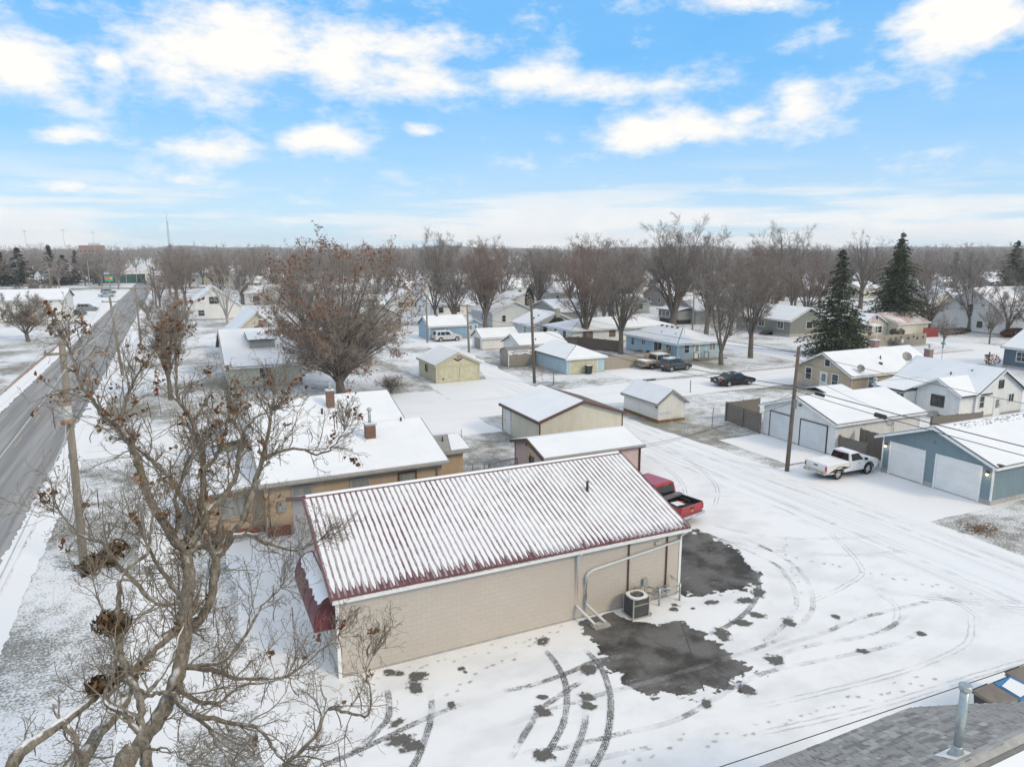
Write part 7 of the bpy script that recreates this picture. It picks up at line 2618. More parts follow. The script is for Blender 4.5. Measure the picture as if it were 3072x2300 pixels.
def leaf_cloud(rng, centers, size, jitter, mat, name='leaves', flat=False):
    """small folded leaf quads at given points"""
    C = np.asarray(centers) + rng.normal(size=(len(centers), 3)) * jitter
    n = len(C)
    a = rng.normal(size=(n, 3))
    a /= np.linalg.norm(a, axis=1)[:, None]
    b = rng.normal(size=(n, 3))
    b -= a * (a * b).sum(1)[:, None]
    b /= np.linalg.norm(b, axis=1)[:, None]
    c = np.cross(a, b)
    s = size * rng.uniform(.6, 1.35, size=(n, 1))
    V = np.stack([C - a * s, C + b * s * .55 + c * s * .25, C + a * s, C - b * s * .55 + c * s * .25], 1).reshape(-1, 3)
    F = np.arange(n * 4).reshape(-1, 4)
    F = np.concatenate([F[:, [0, 1, 2]], F[:, [0, 2, 3]]])
    return np_mesh(name, V, F, mat)


def place_tree(name, label, meshes, x, y, rz=0., sc=1., cat='tree', group=None, extra=()):
    t = thing(name, label, cat, (x, y, 0), rz, group, local=True)
    t.scale = (sc, sc, sc) if not isinstance(sc, tuple) else sc
    put('trunk', meshes[0], t)
    put('crown', meshes[1], t)
    for nm, me in extra:
        o = put(nm, me, t)
    return t


# the big brown-leaved tree in the middle
def big_tree():
    T, a, b = bare_tree_meshes(21, 16.4, 17.2, .44, .09, 52, None, 'bark', 'twig_big', 136, 5, 3, 1.2, 8, 6, .045, (8.5, 6.9))
    rng = np.random.default_rng(5)
    pts = []
    for P in T.tip:
        q = P[-1]
        rad = math.hypot(q[0], q[1])
        e = math.sqrt((rad / 8.2) ** 2 + ((q[2] - 8.4) / 8.0) ** 2)
        prob = .03 + 1.3 * max(0, e - .72)
        if q[2] > 14.0:
            prob += .35
        if q[0] < -4.0 and q[2] > 6.5:
            prob += .22
        if q[0] > 4.5 and 7 < q[2] < 13:
            prob += .08
        if rng.random() < prob * 1.3:
            for _ in range(rng.integers(1, 5)):
                pts.append(P[rng.integers(1, 3)] + rng.normal(size=3) * .12)
    lm = leaf_cloud(rng, pts, .12, .08, 'leaf_rust')
    t = place_tree('leafy_tree', 'broad tree full of grey twigs with rusty leaves clinging around its edge', (a, b), 14.9, 75.2, .4, 1.0, 'tree')
    o = put('leaves', lm, t)


big_tree()


# foreground tree: its limbs as measured, twigs grown from them
LIMBS = [
    [(-1.5,12.36,6.68,0.175),(-1.3,12.57,6.79,0.171),(-0.92,12.76,7.17,0.167),(-0.66,12.98,7.5,0.162),(-0.51,13.26,7.82,0.157),(-0.41,13.58,8.2,0.152),(-0.36,13.92,8.63,0.146),(-0.27,14.24,9.01,0.14),(-0.27,14.6,9.37,0.134)],
    [(-0.25,14.61,9.45,0.117),(-0.46,14.86,9.55,0.111),(-0.61,15.11,9.82,0.104),(-0.82,15.4,10.12,0.098),(-0.94,15.67,10.52,0.091),(-1.01,15.9,10.83,0.084),(-1.13,16.16,11.22,0.077),(-1.26,16.41,11.48,0.07),(-1.35,16.61,11.61,0.063),(-1.65,16.91,11.81,0.056),(-1.87,17.22,12.15,0.048),(-2.08,17.5,12.43,0.041),(-2.18,17.77,12.88,0.033),(-2.3,18.02,13.2,0.025),(-2.33,18.2,13.35,0.017)],
    [(-1.36,16.7,11.59,0.05),(-1.26,16.94,11.9,0.043),(-1.19,17.19,12.16,0.036),(-1.02,17.4,12.46,0.029),(-0.81,17.59,12.77,0.022),(-0.46,17.73,13.13,0.014)],
    [(-0.21,14.6,9.51,0.094),(0.04,14.77,9.8,0.085),(0.22,14.97,10.07,0.077),(0.54,15.1,10.31,0.068),(0.8,15.28,10.7,0.059),(0.88,15.54,11.03,0.05),(1.04,15.78,11.44,0.041),(1.26,15.94,11.66,0.031),(1.6,16.03,11.75,0.021)],
    [(-0.15,14.81,9.55,0.095),(-0.03,15.13,9.88,0.089),(0.1,15.46,10.19,0.083),(0.17,15.83,10.62,0.076),(0.18,16.22,11.01,0.07),(0.11,16.61,11.23,0.063),(0.02,17.04,11.58,0.055),(-0.18,17.51,11.83,0.048),(-0.22,17.9,12.09,0.04),(-0.18,18.3,12.63,0.031),(-0.18,18.72,13.1,0.023)],
    [(0.14,15.5,10.79,0.059),(0.4,15.76,10.89,0.049),(0.56,16.1,11.13,0.039),(0.7,16.46,11.39,0.029),(0.81,16.84,11.69,0.018)],
    [(-0.11,15.0,10.01,0.076),(-0.21,15.24,10.18,0.07),(-0.39,15.55,10.51,0.064),(-0.63,15.88,10.82,0.057),(-0.86,16.19,11.0,0.05),(-1.12,16.51,11.19,0.043)],
    [(-0.42,14.97,9.73,0.057),(-0.37,15.18,9.99,0.051),(-0.4,15.44,10.31,0.045),(-0.27,15.6,10.51,0.039),(-0.11,15.8,10.91,0.033),(0.12,15.93,11.19,0.027)],
    [(-0.4,13.95,8.12,0.108),(-0.07,13.98,8.3,0.106),(0.14,14.13,8.77,0.104),(0.26,14.34,9.33,0.102)],
    [(0.26,14.34,9.33,0.097),(0.58,14.57,9.58,0.087),(0.93,14.83,10.07,0.077),(1.18,15.15,10.61,0.067),(1.37,15.47,11.02,0.056),(1.52,15.79,11.38,0.045),(1.65,16.13,11.75,0.034),(1.77,16.46,12.04,0.021)],
    [(1.31,15.3,10.87,0.05),(1.64,15.3,11.03,0.042),(2.02,15.24,11.06,0.035),(2.46,15.12,10.93,0.027),(2.77,15.11,11.05,0.019),(3.03,15.17,11.36,0.01)],
    [(0.6,14.27,9.72,0.062),(0.89,14.27,9.7,0.053),(1.14,14.24,9.5,0.044),(1.52,14.16,9.33,0.034),(1.76,14.17,9.24,0.025),(2.21,14.12,9.39,0.015)],
    [(-1.87,11.07,7.76,0.114),(-1.67,11.49,7.97,0.115),(-1.37,11.84,8.11,0.115),(-1.25,12.27,8.18,0.114),(-1.18,12.72,8.25,0.114),(-0.96,13.09,8.3,0.113),(-0.65,13.42,8.34,0.112),(-0.44,13.77,8.26,0.11)],
    [(-2.4,9.87,8.86,0.093),(-2.22,10.16,8.92,0.087),(-1.9,10.38,8.98,0.08),(-1.68,10.64,8.98,0.073),(-1.52,10.92,8.96,0.065),(-1.35,11.19,8.93,0.056)],
    [(-0.89,9.65,8.48,0.076),(-0.93,9.86,8.65,0.072),(-0.96,10.08,8.86,0.068),(-0.94,10.27,9.08,0.064),(-1.06,10.54,9.33,0.06),(-1.17,10.8,9.54,0.055),(-1.21,11.03,9.81,0.051),(-1.18,11.23,10.06,0.046),(-1.14,11.44,10.38,0.041),(-1.03,11.57,10.51,0.036),(-0.76,11.65,10.7,0.031),(-0.69,11.83,10.99,0.026),(-0.65,12.01,11.17,0.021)],
    [(-0.98,9.98,8.81,0.054),(-1.12,10.19,8.95,0.047),(-1.31,10.41,9.01,0.04),(-1.39,10.58,9.13,0.033),(-1.28,10.69,9.36,0.026),(-1.22,10.83,9.62,0.019)],
    [(-0.93,10.35,9.05,0.04),(-0.74,10.56,9.14,0.035),(-0.56,10.78,9.26,0.029),(-0.42,11.04,9.48,0.024),(-0.32,11.31,9.63,0.018)],
    [(-1.24,11.2,9.75,0.022),(-1.37,11.41,9.92,0.018),(-1.47,11.61,10.12,0.013),(-1.53,11.79,10.33,0.009)],
    [(-0.44,13.97,8.66,0.068),(-0.82,14.11,8.68,0.061),(-1.06,14.23,8.91,0.054),(-1.29,14.36,9.24,0.048),(-1.52,14.49,9.54,0.041),(-1.67,14.58,9.87,0.034),(-1.99,14.72,9.98,0.027),(-2.19,14.82,10.24,0.021),(-2.32,14.89,10.46,0.014)],
    [(-0.43,14.19,8.67,0.069),(-0.67,14.49,9.05,0.054),(-0.9,14.8,9.44,0.038),(-1.02,15.03,9.73,0.022)],
    [(-0.48,13.23,7.76,0.066),(-0.08,13.29,7.58,0.06),(0.17,13.41,7.36,0.054),(0.43,13.51,7.11,0.048),(0.84,13.57,6.96,0.042),(1.2,13.65,6.81,0.035),(1.66,13.74,6.89,0.028),(2.15,13.85,7.16,0.021),(2.49,13.99,7.26,0.014)],
    [(-0.33,13.26,7.7,0.056),(0.19,13.32,7.64,0.048),(0.55,13.51,7.84,0.04),(0.83,13.76,8.12,0.031),(1.04,14.0,8.27,0.023),(1.4,14.19,8.47,0.013)],
    [(-0.62,12.82,7.63,0.057),(-0.31,12.81,7.29,0.048),(0.09,12.8,7.17,0.04),(0.43,12.88,7.33,0.031),(0.86,12.87,7.28,0.022),(1.27,12.88,7.29,0.013)],
    [(-0.65,12.72,7.62,0.07),(-0.43,12.43,7.34,0.061),(-0.08,12.13,7.32,0.052),(0.29,11.82,7.3,0.044),(0.66,11.52,7.28,0.035),(0.85,11.23,6.99,0.027),(0.97,11.03,6.92,0.019)],
    [(-0.43,12.45,7.33,0.043),(-0.15,12.16,7.14,0.036),(-0.03,11.95,6.92,0.029),(0.08,11.77,6.83,0.022),(0.17,11.58,6.68,0.016)],
    [(0.94,11.03,6.85,0.05),(1.26,11.07,7.01,0.046),(1.56,11.13,7.26,0.042),(1.69,11.26,7.46,0.038),(1.89,11.31,7.44,0.033),(2.2,11.28,7.25,0.029),(2.44,11.3,7.17,0.025),(2.55,11.44,7.38,0.02),(2.52,11.68,7.73,0.015),(2.69,11.8,7.96,0.01)],
    [(-0.84,9.77,8.64,0.028),(-0.65,9.65,8.69,0.023),(-0.49,9.52,8.6,0.018),(-0.39,9.42,8.5,0.013)],
    [(-0.64,12.61,7.65,0.049),(-0.83,12.43,7.83,0.042),(-1.02,12.23,7.97,0.036),(-1.15,12.04,8.26,0.029),(-1.33,11.87,8.55,0.023),(-1.46,11.63,8.63,0.018)],
    [(-1.89,10.34,9.0,0.051),(-1.83,10.29,8.9,0.047),(-1.75,10.22,8.78,0.042),(-1.76,10.19,8.6,0.038)],
]


def foreground_tree():
    T = Tree(77)
    rng = T.rng
    t = thing('catalpa_tree', 'big bare tree with hanging seed pods and curled dead leaves in the left foreground', 'tree', (-1.9, 11.9, 0))
    big = []
    base = [[(-1.9, 11.9, -.2, .42), (-1.88, 11.95, 1.5, .34), (-1.85, 12.0, 3.6, .30), (-1.75, 12.1, 5.2, .27), (-1.5, 12.36, 6.7, .185)],
            [(-1.85, 12.0, 4.2, .2), (-1.95, 11.7, 5.6, .165), (-1.98, 11.35, 6.8, .135), (-1.87, 11.07, 7.76, .116)],
            [(-1.88, 11.95, 4.4, .17), (-2.2, 11.2, 6.2, .14), (-2.45, 10.3, 7.8, .11), (-2.4, 9.87, 8.86, .094)],
            [(-1.85, 12.0, 4.0, .17), (-1.6, 11.2, 5.6, .13), (-1.1, 10.2, 7.4, .095), (-.89, 9.65, 8.48, .078)]]
    parts = []
    # smooth each limb
    base[0].append(LIMBS[0][1])
    for bl, li in ((1, 12), (2, 13), (3, 14)):
        base[bl].append(LIMBS[li][1])
    for L in base + LIMBS:
        A = np.array(L, float)
        A[:, 3] *= .82 if L not in base else np.linspace(1, .8, len(A)) if L is base[0] else .82
        n = max(8, (len(A) - 1) * 4)
        S = smooth_path(A, n)
        seglen = np.linalg.norm(np.diff(S[:, :3], axis=0), axis=1).sum()
        wob = rng.normal(size=(n, 3)) * .012
        wob[0] = wob[-1] = 0
        P = S[:, :3] + wob
        r = np.clip(S[:, 3], .006, None) * (1 + rng.normal(size=n) * .03)
        parts.append(tubes_np(P[None], r[None], 10 if r.max() > .06 else 7))
        if L in base:
            continue
        big.append((P, r, seglen))
    V, F = join_np(parts)
    put('trunk', np_mesh('trunk', V, F, 'bark_fg', True), t)
    # side branches every so often, then twigs, then fine tips
    spec = {2: (6, .12, -.52, 46, 5, .26, .07, .6), 3: (3.4, .2, -.58, 46, 4, .28, .08, .62), 4: (1.4, .3, -.6, 42, 2, .22, .06, .7)}
    for bi, (P, r, Ls) in enumerate(big):
        m = len(P)
        front = 3.0 if P[:, 1].mean() < 12.2 and P[:, 2].mean() > 8 else 1.3 if P[:, 2].mean() < 8.5 else .9
        s = 0.0
        nxt = .12 * rng.random()
        for i in range(1, m):
            seg = np.linalg.norm(P[i] - P[i - 1])
            s += seg
            while nxt < s:
                rr = r[i]
                nxt += rng.uniform(.075, .2) * (1.0 if rr < .07 else 1.7 if rr < .1 else 2.6) * front
                d0 = (P[i] - P[i - 1]) / (seg + 1e-9)
                a = math.radians(rng.uniform(30, 80))
                d = d0 * math.cos(a) + rand_perp(rng, d0) * math.sin(a)
                d[2] += .25
                d /= np.linalg.norm(d)
                Lb = rng.uniform(.3, 1.15) * (1.15 if rr < .06 else .8)
                rb = min(rr * .5, .017) * rng.uniform(.6, 1.1)
                Q, _ = polyline(rng, P[i], d, Lb, 6, .24, .10)
                T.add(1, Q, rb, .006)
                T.sprout(Q, rb, .006, 2, spec)
        # crown of shoots at the end
        for _ in range(7 if front < 2 else 4):
            d = (P[-1] - P[-3])
            d = d / (np.linalg.norm(d) + 1e-9) + rng.normal(size=3) * .45
            d[2] += .2
            d /= np.linalg.norm(d)
            Q, _ = polyline(rng, P[-1], d, rng.uniform(.4, 1.0), 6, .2, .10)
            T.add(1, Q, max(.009, r[-1] * .7), .006)
            T.sprout(Q, max(.009, r[-1] * .7), .006, 2, spec)
    put('crown', T.mesh('crown', 1, 9, 'twig_fg', {1: 5, 2: 4, 3: 3, 4: 3}), t)
    # knobbly curled leaves, gathered at twig ends in the upper crown
    ends = T.tips(2) + T.tips(3)
    pts = []
    for P in ends:
        q = P[-1]
        pr = .004 + .07 * max(0, (q[2] - 9.9)) / 3.0
        if rng.random() < pr * .5:
            for _ in range(rng.integers(2, 9)):
                pts.append(q + rng.normal(size=3) * .05)
    C = np.array(pts)
    n = len(C)
    # each leaf: two curled halves with a fold
    Vs, Fs = [], []
    for i in range(n):
        a = rng.normal(size=3)
        a /= np.linalg.norm(a)
        b = rand_perp(rng, a)
        c = np.cross(a, b)
        s = rng.uniform(.03, .068)
        k = len(Vs) * 7
        cur = rng.uniform(.3, .8)
        Vs.append(np.array([C[i] - a * s, C[i] - a * s * .2 + c * s * cur * .4, C[i] + a * s * .9 + c * s * cur, C[i] + b * s * .7 - a * s * .3 - c * s * cur * .5, C[i] + b * s * .55 + a * s * .5 - c * s * cur * .3, C[i] - b * s * .7 - a * s * .3 - c * s * cur * .5, C[i] - b * s * .5 + a * s * .5 + c * s * cur * .2]))
        Fs += [(k, k + 3, k + 1), (k + 1, k + 3, k + 4), (k + 1, k + 4, k + 2), (k, k + 1, k + 5), (k + 1, k + 6, k + 5), (k + 1, k + 2, k + 6)]
    lm = np_mesh('leaves', np.concatenate(Vs), np.array(Fs), 'leaf')
    put('leaves', lm, t)
    # hanging pods
    pm = []
    for i in range(8):
        L = rng.uniform(.26, .46)
        f = np.linspace(0, 1, 7)
        P = np.stack([np.sin(f * 2.6) * rng.uniform(-.10, .10) + f * f * rng.uniform(-.08, .08), np.zeros(7), -L * f], 1)
        pm.append(np_mesh('seed_pod', *tubes_np(P[None], np.array([[.004, .009, .010, .010, .010, .008, .003]]), 5), 'pod', True))
    for i in rng.permutation(len(ends))[:95]:
        put('seed_pod', pm[i % 8], t, tuple(ends[i][-1]), (0, 0, rng.uniform(0, 6.28)))
    for lab, c, s in (('round leafy nest high in the left branches of the foreground tree', (-1.69, 14.39, 9.52), .33), ('leaf nest wedged in a fork in the middle of the foreground tree', (-1.27, 11.23, 9.84), .24), ('spiky lowest nest near the snowy limb of the foreground tree', (-1.44, 10.93, 9.07), .18)):
        k = 330
        d = rng.normal(size=(k, 3))
        d /= np.linalg.norm(d, axis=1)[:, None]
        rad = s * rng.uniform(.15, 1.35, size=(k, 1)) ** .6
        lump = rng.normal(size=(4, 3)) * s * .45
        pc = np.array(c) + d * rad * np.array([.75, .75, .5]) + lump[rng.integers(0, 4, k)] * np.array([1, 1, .6])
        a = np.cross(d, rng.normal(size=(k, 3)))
        a /= np.linalg.norm(a, axis=1)[:, None]
        ln = rng.uniform(.04, .13, size=(k, 1)) * (s / .3) ** .5 * 1.25
        b = np.cross(a, d) * ln * rng.uniform(.06, .4, size=(k, 1))
        Vn = np.stack([pc - a * ln, pc + b, pc + a * ln, pc - b], 1).reshape(-1, 3)
        Fn = np.arange(k * 4).reshape(-1, 4)
        o = put('nest', np_mesh('nest', Vn, Fn, 'nest'))
        props(o, lab, 'nest', 'nests in the foreground tree')
    return T


FG = foreground_tree()


# ---------------------------------------------------------------- bare trees of the middle distance
def mid_trees():
    PR = [bare_tree_meshes(31, 17, 13, .40, .12, 9, None, 'bark', 'twig_red', 80, 7, 4, 1.3, 8, 7),
          bare_tree_meshes(32, 17, 12, .45, .20, 10, None, 'bark', 'twig', 92, 7, 4, 1.3, 8, 7),
          bare_tree_meshes(33, 20, 18.5, .62, .13, 10, None, 'bark', 'twig_dk', 96, 6, 3, 1.4, 8, 7, .075),
          bare_tree_meshes(34, 14.5, 9.5, .30, .12, 6, None, 'bark', 'twig', 75, 7, 4, 1.2, 8, 7, .06),
          bare_tree_meshes(35, 15, 10, .34, .24, 8, None, 'bark', 'twig', 88, 7, 4, 1.2, 8, 7, .06),
          bare_tree_meshes(36, 20, 14, .5, .34, 9, None, 'bark', 'twig_dk', 100, 4, 2, 1.5, 6, 5, .10)]
    M = [p[1:] for p in PR]
    PT = lambda i, lab, x, y, rz, sc, grp='bare trees among the houses': place_tree('bare_tree', lab, M[i], x, y, rz, sc, 'tree', grp)
    PT(0, 'reddish bare tree with many stems behind the sky blue garage', 53.1, 126.1, .3, 1.0)
    PT(1, 'tall bare tree with a stout straight trunk by the two-storey white house', 60.3, 172.3, 1.2, 1.14)
    PT(0, 'wide bare tree rising over the long white bungalow', 58.4, 97.2, 2.2, (1.05, 1.05, .99))
    PT(4, 'bare tree with a mossy trunk inside the board fence', 57.8, 86.3, .8, .98)
    PT(2, 'largest bare tree with a thick dark trunk behind the light blue house', 86.5, 111.7, .2, 1.05)
    PT(1, 'bare tree between the light blue house and the far street', 84.0, 98.8, 3.0, (.85, .85, 1.05))
    PT(3, 'fork-trunked bare tree at the corner of the light blue house', 64.4, 72.5, 2.5, 1.0)
    PT(4, 'straight-trunked bare tree in the corner lawn by the second street', 72.3, 75.5, .5, (1.0, 1.0, 1.0))
    PT(2, 'spreading bare tree standing over the far roofs right of centre', 158.8, 154.9, 1.5, (1.18, 1.18, 1.1))
    PT(5, 'gaunt bare tree with broken top between the two spruces', 156.4, 126.3, .4, (1.0, 1.0, .98))
    PT(1, 'vase-shaped bare tree right of the double spruce', 194.6, 123.5, 1.0, (1.05, 1.05, .85))
    PT(2, 'bare tree reaching into the picture at the right edge', 147.5, 80.0, 2.0, (.95, .95, .86))
    PT(5, 'bare tree with a pale trunk far right beyond the cream hall', 232, 133, 2.6, .8)
    PT(0, 'reddish bare tree next to the reddish many-stemmed one, farther off', 66, 158, 2.4, .95)
    PT(4, 'slim bare tree behind the two white alley garages', 72, 140, .9, 1.05)
    PT(1, 'bare tree behind the grey porch house', 104, 132, 2.9, 1.1)
    PT(0, 'bare tree behind the olive grey house', 112, 116, 1.9, .95)
    PT(3, 'slender bare tree left of the dark spruce, across the street', 100, 107, .1, 1.05)
    PT(1, 'bare tree directly behind the light blue house', 76.5, 118, .4, 1.0)
    PT(4, 'multi-stemmed bare tree by the road behind the foreground tree', -1.6, 79.2, .7, (.62, .62, .70))
    PT(4, 'bare tree behind the dormered cottage', 18, 118, 2.0, (.9, .9, .8))
    PT(3, 'small bare tree leaning over the road edge', -6.6, 172, 1.4, (.5, .5, .36))
    PT(0, 'reddish bare shrubby tree right of the road, mid distance', -1.2, 118, .2, (.55, .55, .55))
    PT(0, 'low reddish tree behind the white storey-and-a-half house', 26, 188, .2, .62)
    sp = bare_tree_meshes(40, 8.2, 10, .3, .16, 14, None, 'bark', 'twig', 104, 6, 3, 1.3, 7, 6)[1:]
    place_tree('bare_tree', 'low spreading bare tree on the lawn left of the road', sp, -23.2, 139.5, 0, 1.0, 'tree', 'bare trees among the houses')
    place_tree('bare_tree', 'brown bare thicket tree beside the parked cars left of the road', sp, -29, 192, 1.3, (1.0, 1.0, 1.1), 'tree', 'bare trees among the houses')
    bi = bare_tree_meshes(41, 12.5, 12, .26, .1, 8, None, 'birch', 'birch', 85, 3, 2, 1.6, 5, 4, .08)[1:]
    place_tree('birch_tree', 'pale birch with white branches beside the storey-and-a-half house', bi, 8.5, 155, .3, 1.0, 'tree')
    place_tree('birch_tree', 'second pale birch right of the first, behind the dormered cottage', bi, 18.5, 160, 2.3, .9, 'tree')
    sm = bare_tree_meshes(42, 5.2, 3.8, .09, .3, 8, None, 'bark', 'twig', 100, 3, 2, .9, 5, 4)[1:]
    place_tree('young_tree', 'young bare tree in the verge beside the far junction', sm, 106.5, 70.6, 0, 1.0, 'tree', 'young street trees')
    place_tree('young_tree', 'second young bare tree farther along the verge at the right', sm, 118.0, 70.6, 2, 1.28, 'tree', 'young street trees')
    sh = bare_tree_meshes(43, 2.0, 2.2, .04, .06, 14, None, 'bark', 'twig_dk', 85, 3, 1, .8, 4, 3)[1:]
    place_tree('shrub', 'round bare shrub in front of the starred fence', sh, 95.6, 70.9, 0, 1.0, 'shrub')
    place_tree('shrub', 'bare shrub below the big brown-leaved tree', sh, 19.6, 72.6, 0, (1.5, 1.5, .9), 'shrub')
    place_tree('shrub', 'bare weed clump against the beige wall behind the air conditioner', sh, 16.9, 23.5, 0, (.26, .1, .45), 'shrub')
    place_tree('shrub', 'reddish bare bush in the left foreground below the snowy limb', sh, -3.6, 15.2, 0, (1.0, 1.0, 1.6), 'shrub')
    # leafy rust shrub, hedges
    rng = np.random.default_rng(9)
    for lab, c, s, mat, n, cat, nm in (('rusty leaved shrub by the dark blue-grey house', (95.4, 56.4, .9), (1.0, .9, .8), 'leaf_rust', 260, 'shrub', 'shrub'),
                                       ('brown clipped hedge left of the white steep-gabled house', (125, 81, .6), (4.5, .8, .6), 'shrub', 1500, 'hedge', 'hedge'),
                                       ('dark brown hedge right of the white steep-gabled house', (131.5, 74.8, .7), (3.6, 1.0, .8), 'shrub', 3500, 'hedge', 'hedge'),
                                       ('dark round bush at the foot of the double spruce', (112, 82.6, .9), (1.2, 1.2, .9), 'shrub', 1500, 'shrub', 'shrub'),
                                       ('dark evergreen arborvitae clump by the pale grey gabled house', (58.8, 107.6, 1.6), (1.7, 1.2, 1.9), 'needle', 5000, 'shrub', 'shrub'),
                                       ('tall narrow evergreen behind the white and grey-blue house', (72.5, 146, 3.2), (1.1, 1.1, 3.4), 'needle_c', 3000, 'shrub', 'shrub'),
                                       ('dark bushes under the fork-trunked tree row', (69, 139, .8), (1.5, 1.0, .9), 'shrub', 1200, 'shrub', 'shrub')):
        d = rng.normal(size=(n, 3))
        d /= np.linalg.norm(d, axis=1)[:, None]
        p = d * rng.uniform(.55, 1, size=(n, 1)) ** .5
        p = np.clip(p, -.97, .97) * np.array(s) + np.array(c)
        p[:, 2] = np.abs(p[:, 2])
        o = put(nm, leaf_cloud(rng, p, .11, .02, mat))
        props(o, lab, cat)


mid_trees()


# ---------------------------------------------------------------- conifers
def spruce_meshes(seed, h, w, mat, bare=.08, droop=.35, dens=1.0, snow=True, airy=0., big=1.):
    rng = np.random.default_rng(seed)
    T = tubes_np(np.array([[(0, 0, -.2), (0, 0, h * .5), (0, 0, h)]]), np.array([[h * .019, h * .012, .02]]), 8)
    tr = np_mesh('trunk', *T, 'bark', True)
    quads, sn = [], []
    z = h * bare
    while z < h * .985:
        f = (z - h * bare) / (h * (1 - bare))
        Lm = w / 2 * (1 - f) ** .85 * rng.uniform(.68, 1.12) + .12
        nb = max(5, int((15 - 8 * f) * dens))
        for i in range(nb):
            az = rng.uniform(0, 2 * math.pi)
            L = Lm * rng.uniform(.45, 1.22)
            if airy and rng.random() < airy:
                continue
            dirh = np.array([math.cos(az), math.sin(az), 0])
            side = np.array([-math.sin(az), math.cos(az), 0])
            nseg = max(3, int(L / .24 * dens))
            for k in range(nseg):
                g = (k + rng.random()) / nseg
                if g < .12:
                    continue
                p = np.array([0, 0, z]) + dirh * L * g + np.array([0, 0, -droop * L * g * g * .7 + .12 * L * g])
                ww = .55 * L * (1 - g * .72) * .42 + .10
                for _ in range(3):
                    q = p + side * rng.uniform(-ww, ww) + rng.normal(size=3) * .07
                    d = dirh * rng.uniform(.4, 1) + side * rng.uniform(-.9, .9) + np.array([0, 0, rng.uniform(-.55, .12)])
                    d /= np.linalg.norm(d)
                    up = np.cross(d, rng.normal(size=3))
                    up /= np.linalg.norm(up) + 1e-9
                    s = rng.uniform(.16, .34) * big
                    quads.append(np.stack([q - d * s * .5, q + up * s * .30, q + d * s, q - up * s * .30]))
                if snow and rng.random() < .11 * (1.2 - f):
                    s = rng.uniform(.08, .2)
                    q = p + np.array([0, 0, .06])
                    sn.append(np.stack([q - dirh * s, q + side * s * .8 + [0, 0, .03], q + dirh * s, q - side * s * .8 + [0, 0, .03]]))
        z += h * rng.uniform(.012, .02) / max(dens, .5)
    V = np.concatenate(quads)
    cr = np_mesh('crown', V, np.arange(len(V)).reshape(-1, 4), mat)
    out = [tr, cr]
    if sn:
        V = np.concatenate(sn)
        out.append(np_mesh('snow', V, np.arange(len(V)).reshape(-1, 4), 'snow_clump'))
    return out


def conifers():
    def pt(lab, me, x, y, rz=0, sc=1., nm='spruce_tree', grp=None):
        t = thing(nm, lab, 'tree', (x, y, 0), rz, grp, local=True)
        t.scale = sc if isinstance(sc, tuple) else (sc,) * 3
        for n2, m in zip(('trunk', 'crown', 'snow'), me):
            put(n2, m, t)
    a = spruce_meshes(51, 15.2, 10.2, 'needle', .03, .35, 1.0, True, .14)
    b = spruce_meshes(52, 18.2, 11.4, 'needle', .20, .4, 1.0, True, .14)
    b2 = spruce_meshes(53, 17.2, 7.0, 'needle', .24, .4)
    c = spruce_meshes(54, 14, 7, 'needle_b', .15, .3, .7, True, .35)
    pt('dark green pointed spruce rising over the tan cottage', a, 84.6, 71.9)
    pt('low spreading spruce at the foot of the pointed one', a, 90.6, 74.0, 1.0, (.62, .62, .42))
    pt('tall double-topped spruce with a bare trunk by the starred fence', b, 117.4, 87.4)
    pt('slimmer twin of the double-topped spruce', b2, 119.6, 89.2, 2.0)
    pt('sparse spruce far right beyond the white gables', c, 206, 135.5, 1)
    pt('dark spruce half out of the picture at the right edge', a, 173, 100, 2, 1.12)
    d = spruce_meshes(55, 14.5, 11, 'needle_b', .06, .25, .6, False, .1, 2.4)
    e = spruce_meshes(56, 13, 8, 'needle_c', .04, .25, .6, False, .05, 2.4)
    f = spruce_meshes(57, 14, 7.4, 'needle_b', .06, .3, .6, False, .15, 2.2)
    g = 'dark conifers at the left'
    pt('brown-green conifer at the left edge', e, -64, 349, 0, (1.25, 1.25, 1.05), 'pine_tree', g)
    pt('broad blue-green pine second from the left edge', d, -57.5, 346, 0, (1.25, 1.25, 1.06), 'pine_tree', g)
    pt('ragged-topped pine right of the broad one', f, -46.8, 346, 0, (1.3, 1.3, 1.16), 'pine_tree', g)
    pt('dark conifer between the ragged pine and the pointed spruce', e, -42.5, 347, 2, (1.4, 1.4, .95), 'pine_tree', g)
    pt('narrow pointed spruce right of the dark conifers', f, -41.2, 378, 2, 1.0, 'pine_tree', g)
    pt('low dark conifer beside the pointed spruce', e, -33, 366, 1, (1.0, 1.0, .65), 'pine_tree', g)


conifers()


# ---------------------------------------------------------------- the town beyond
def sector(x, y):
    a = math.degrees(math.atan2(x, y))
    for lim, w in ((-3, 'left of the road'), (3, 'behind the far crossing'), (8, 'left of the big brown-leaved tree'), (15, 'behind the big brown-leaved tree'), (21, 'above the sky blue garage'), (27, 'above the white alley garages'), (33, 'above the pale blue garage'), (39, 'above the light blue house'), (44, 'left of the pointed spruce'), (48, 'just behind the pointed spruce'), (53, 'between the two spruces'), (57, 'right of the double spruce')):
        if a < lim:
            return w
    return 'at the right edge'


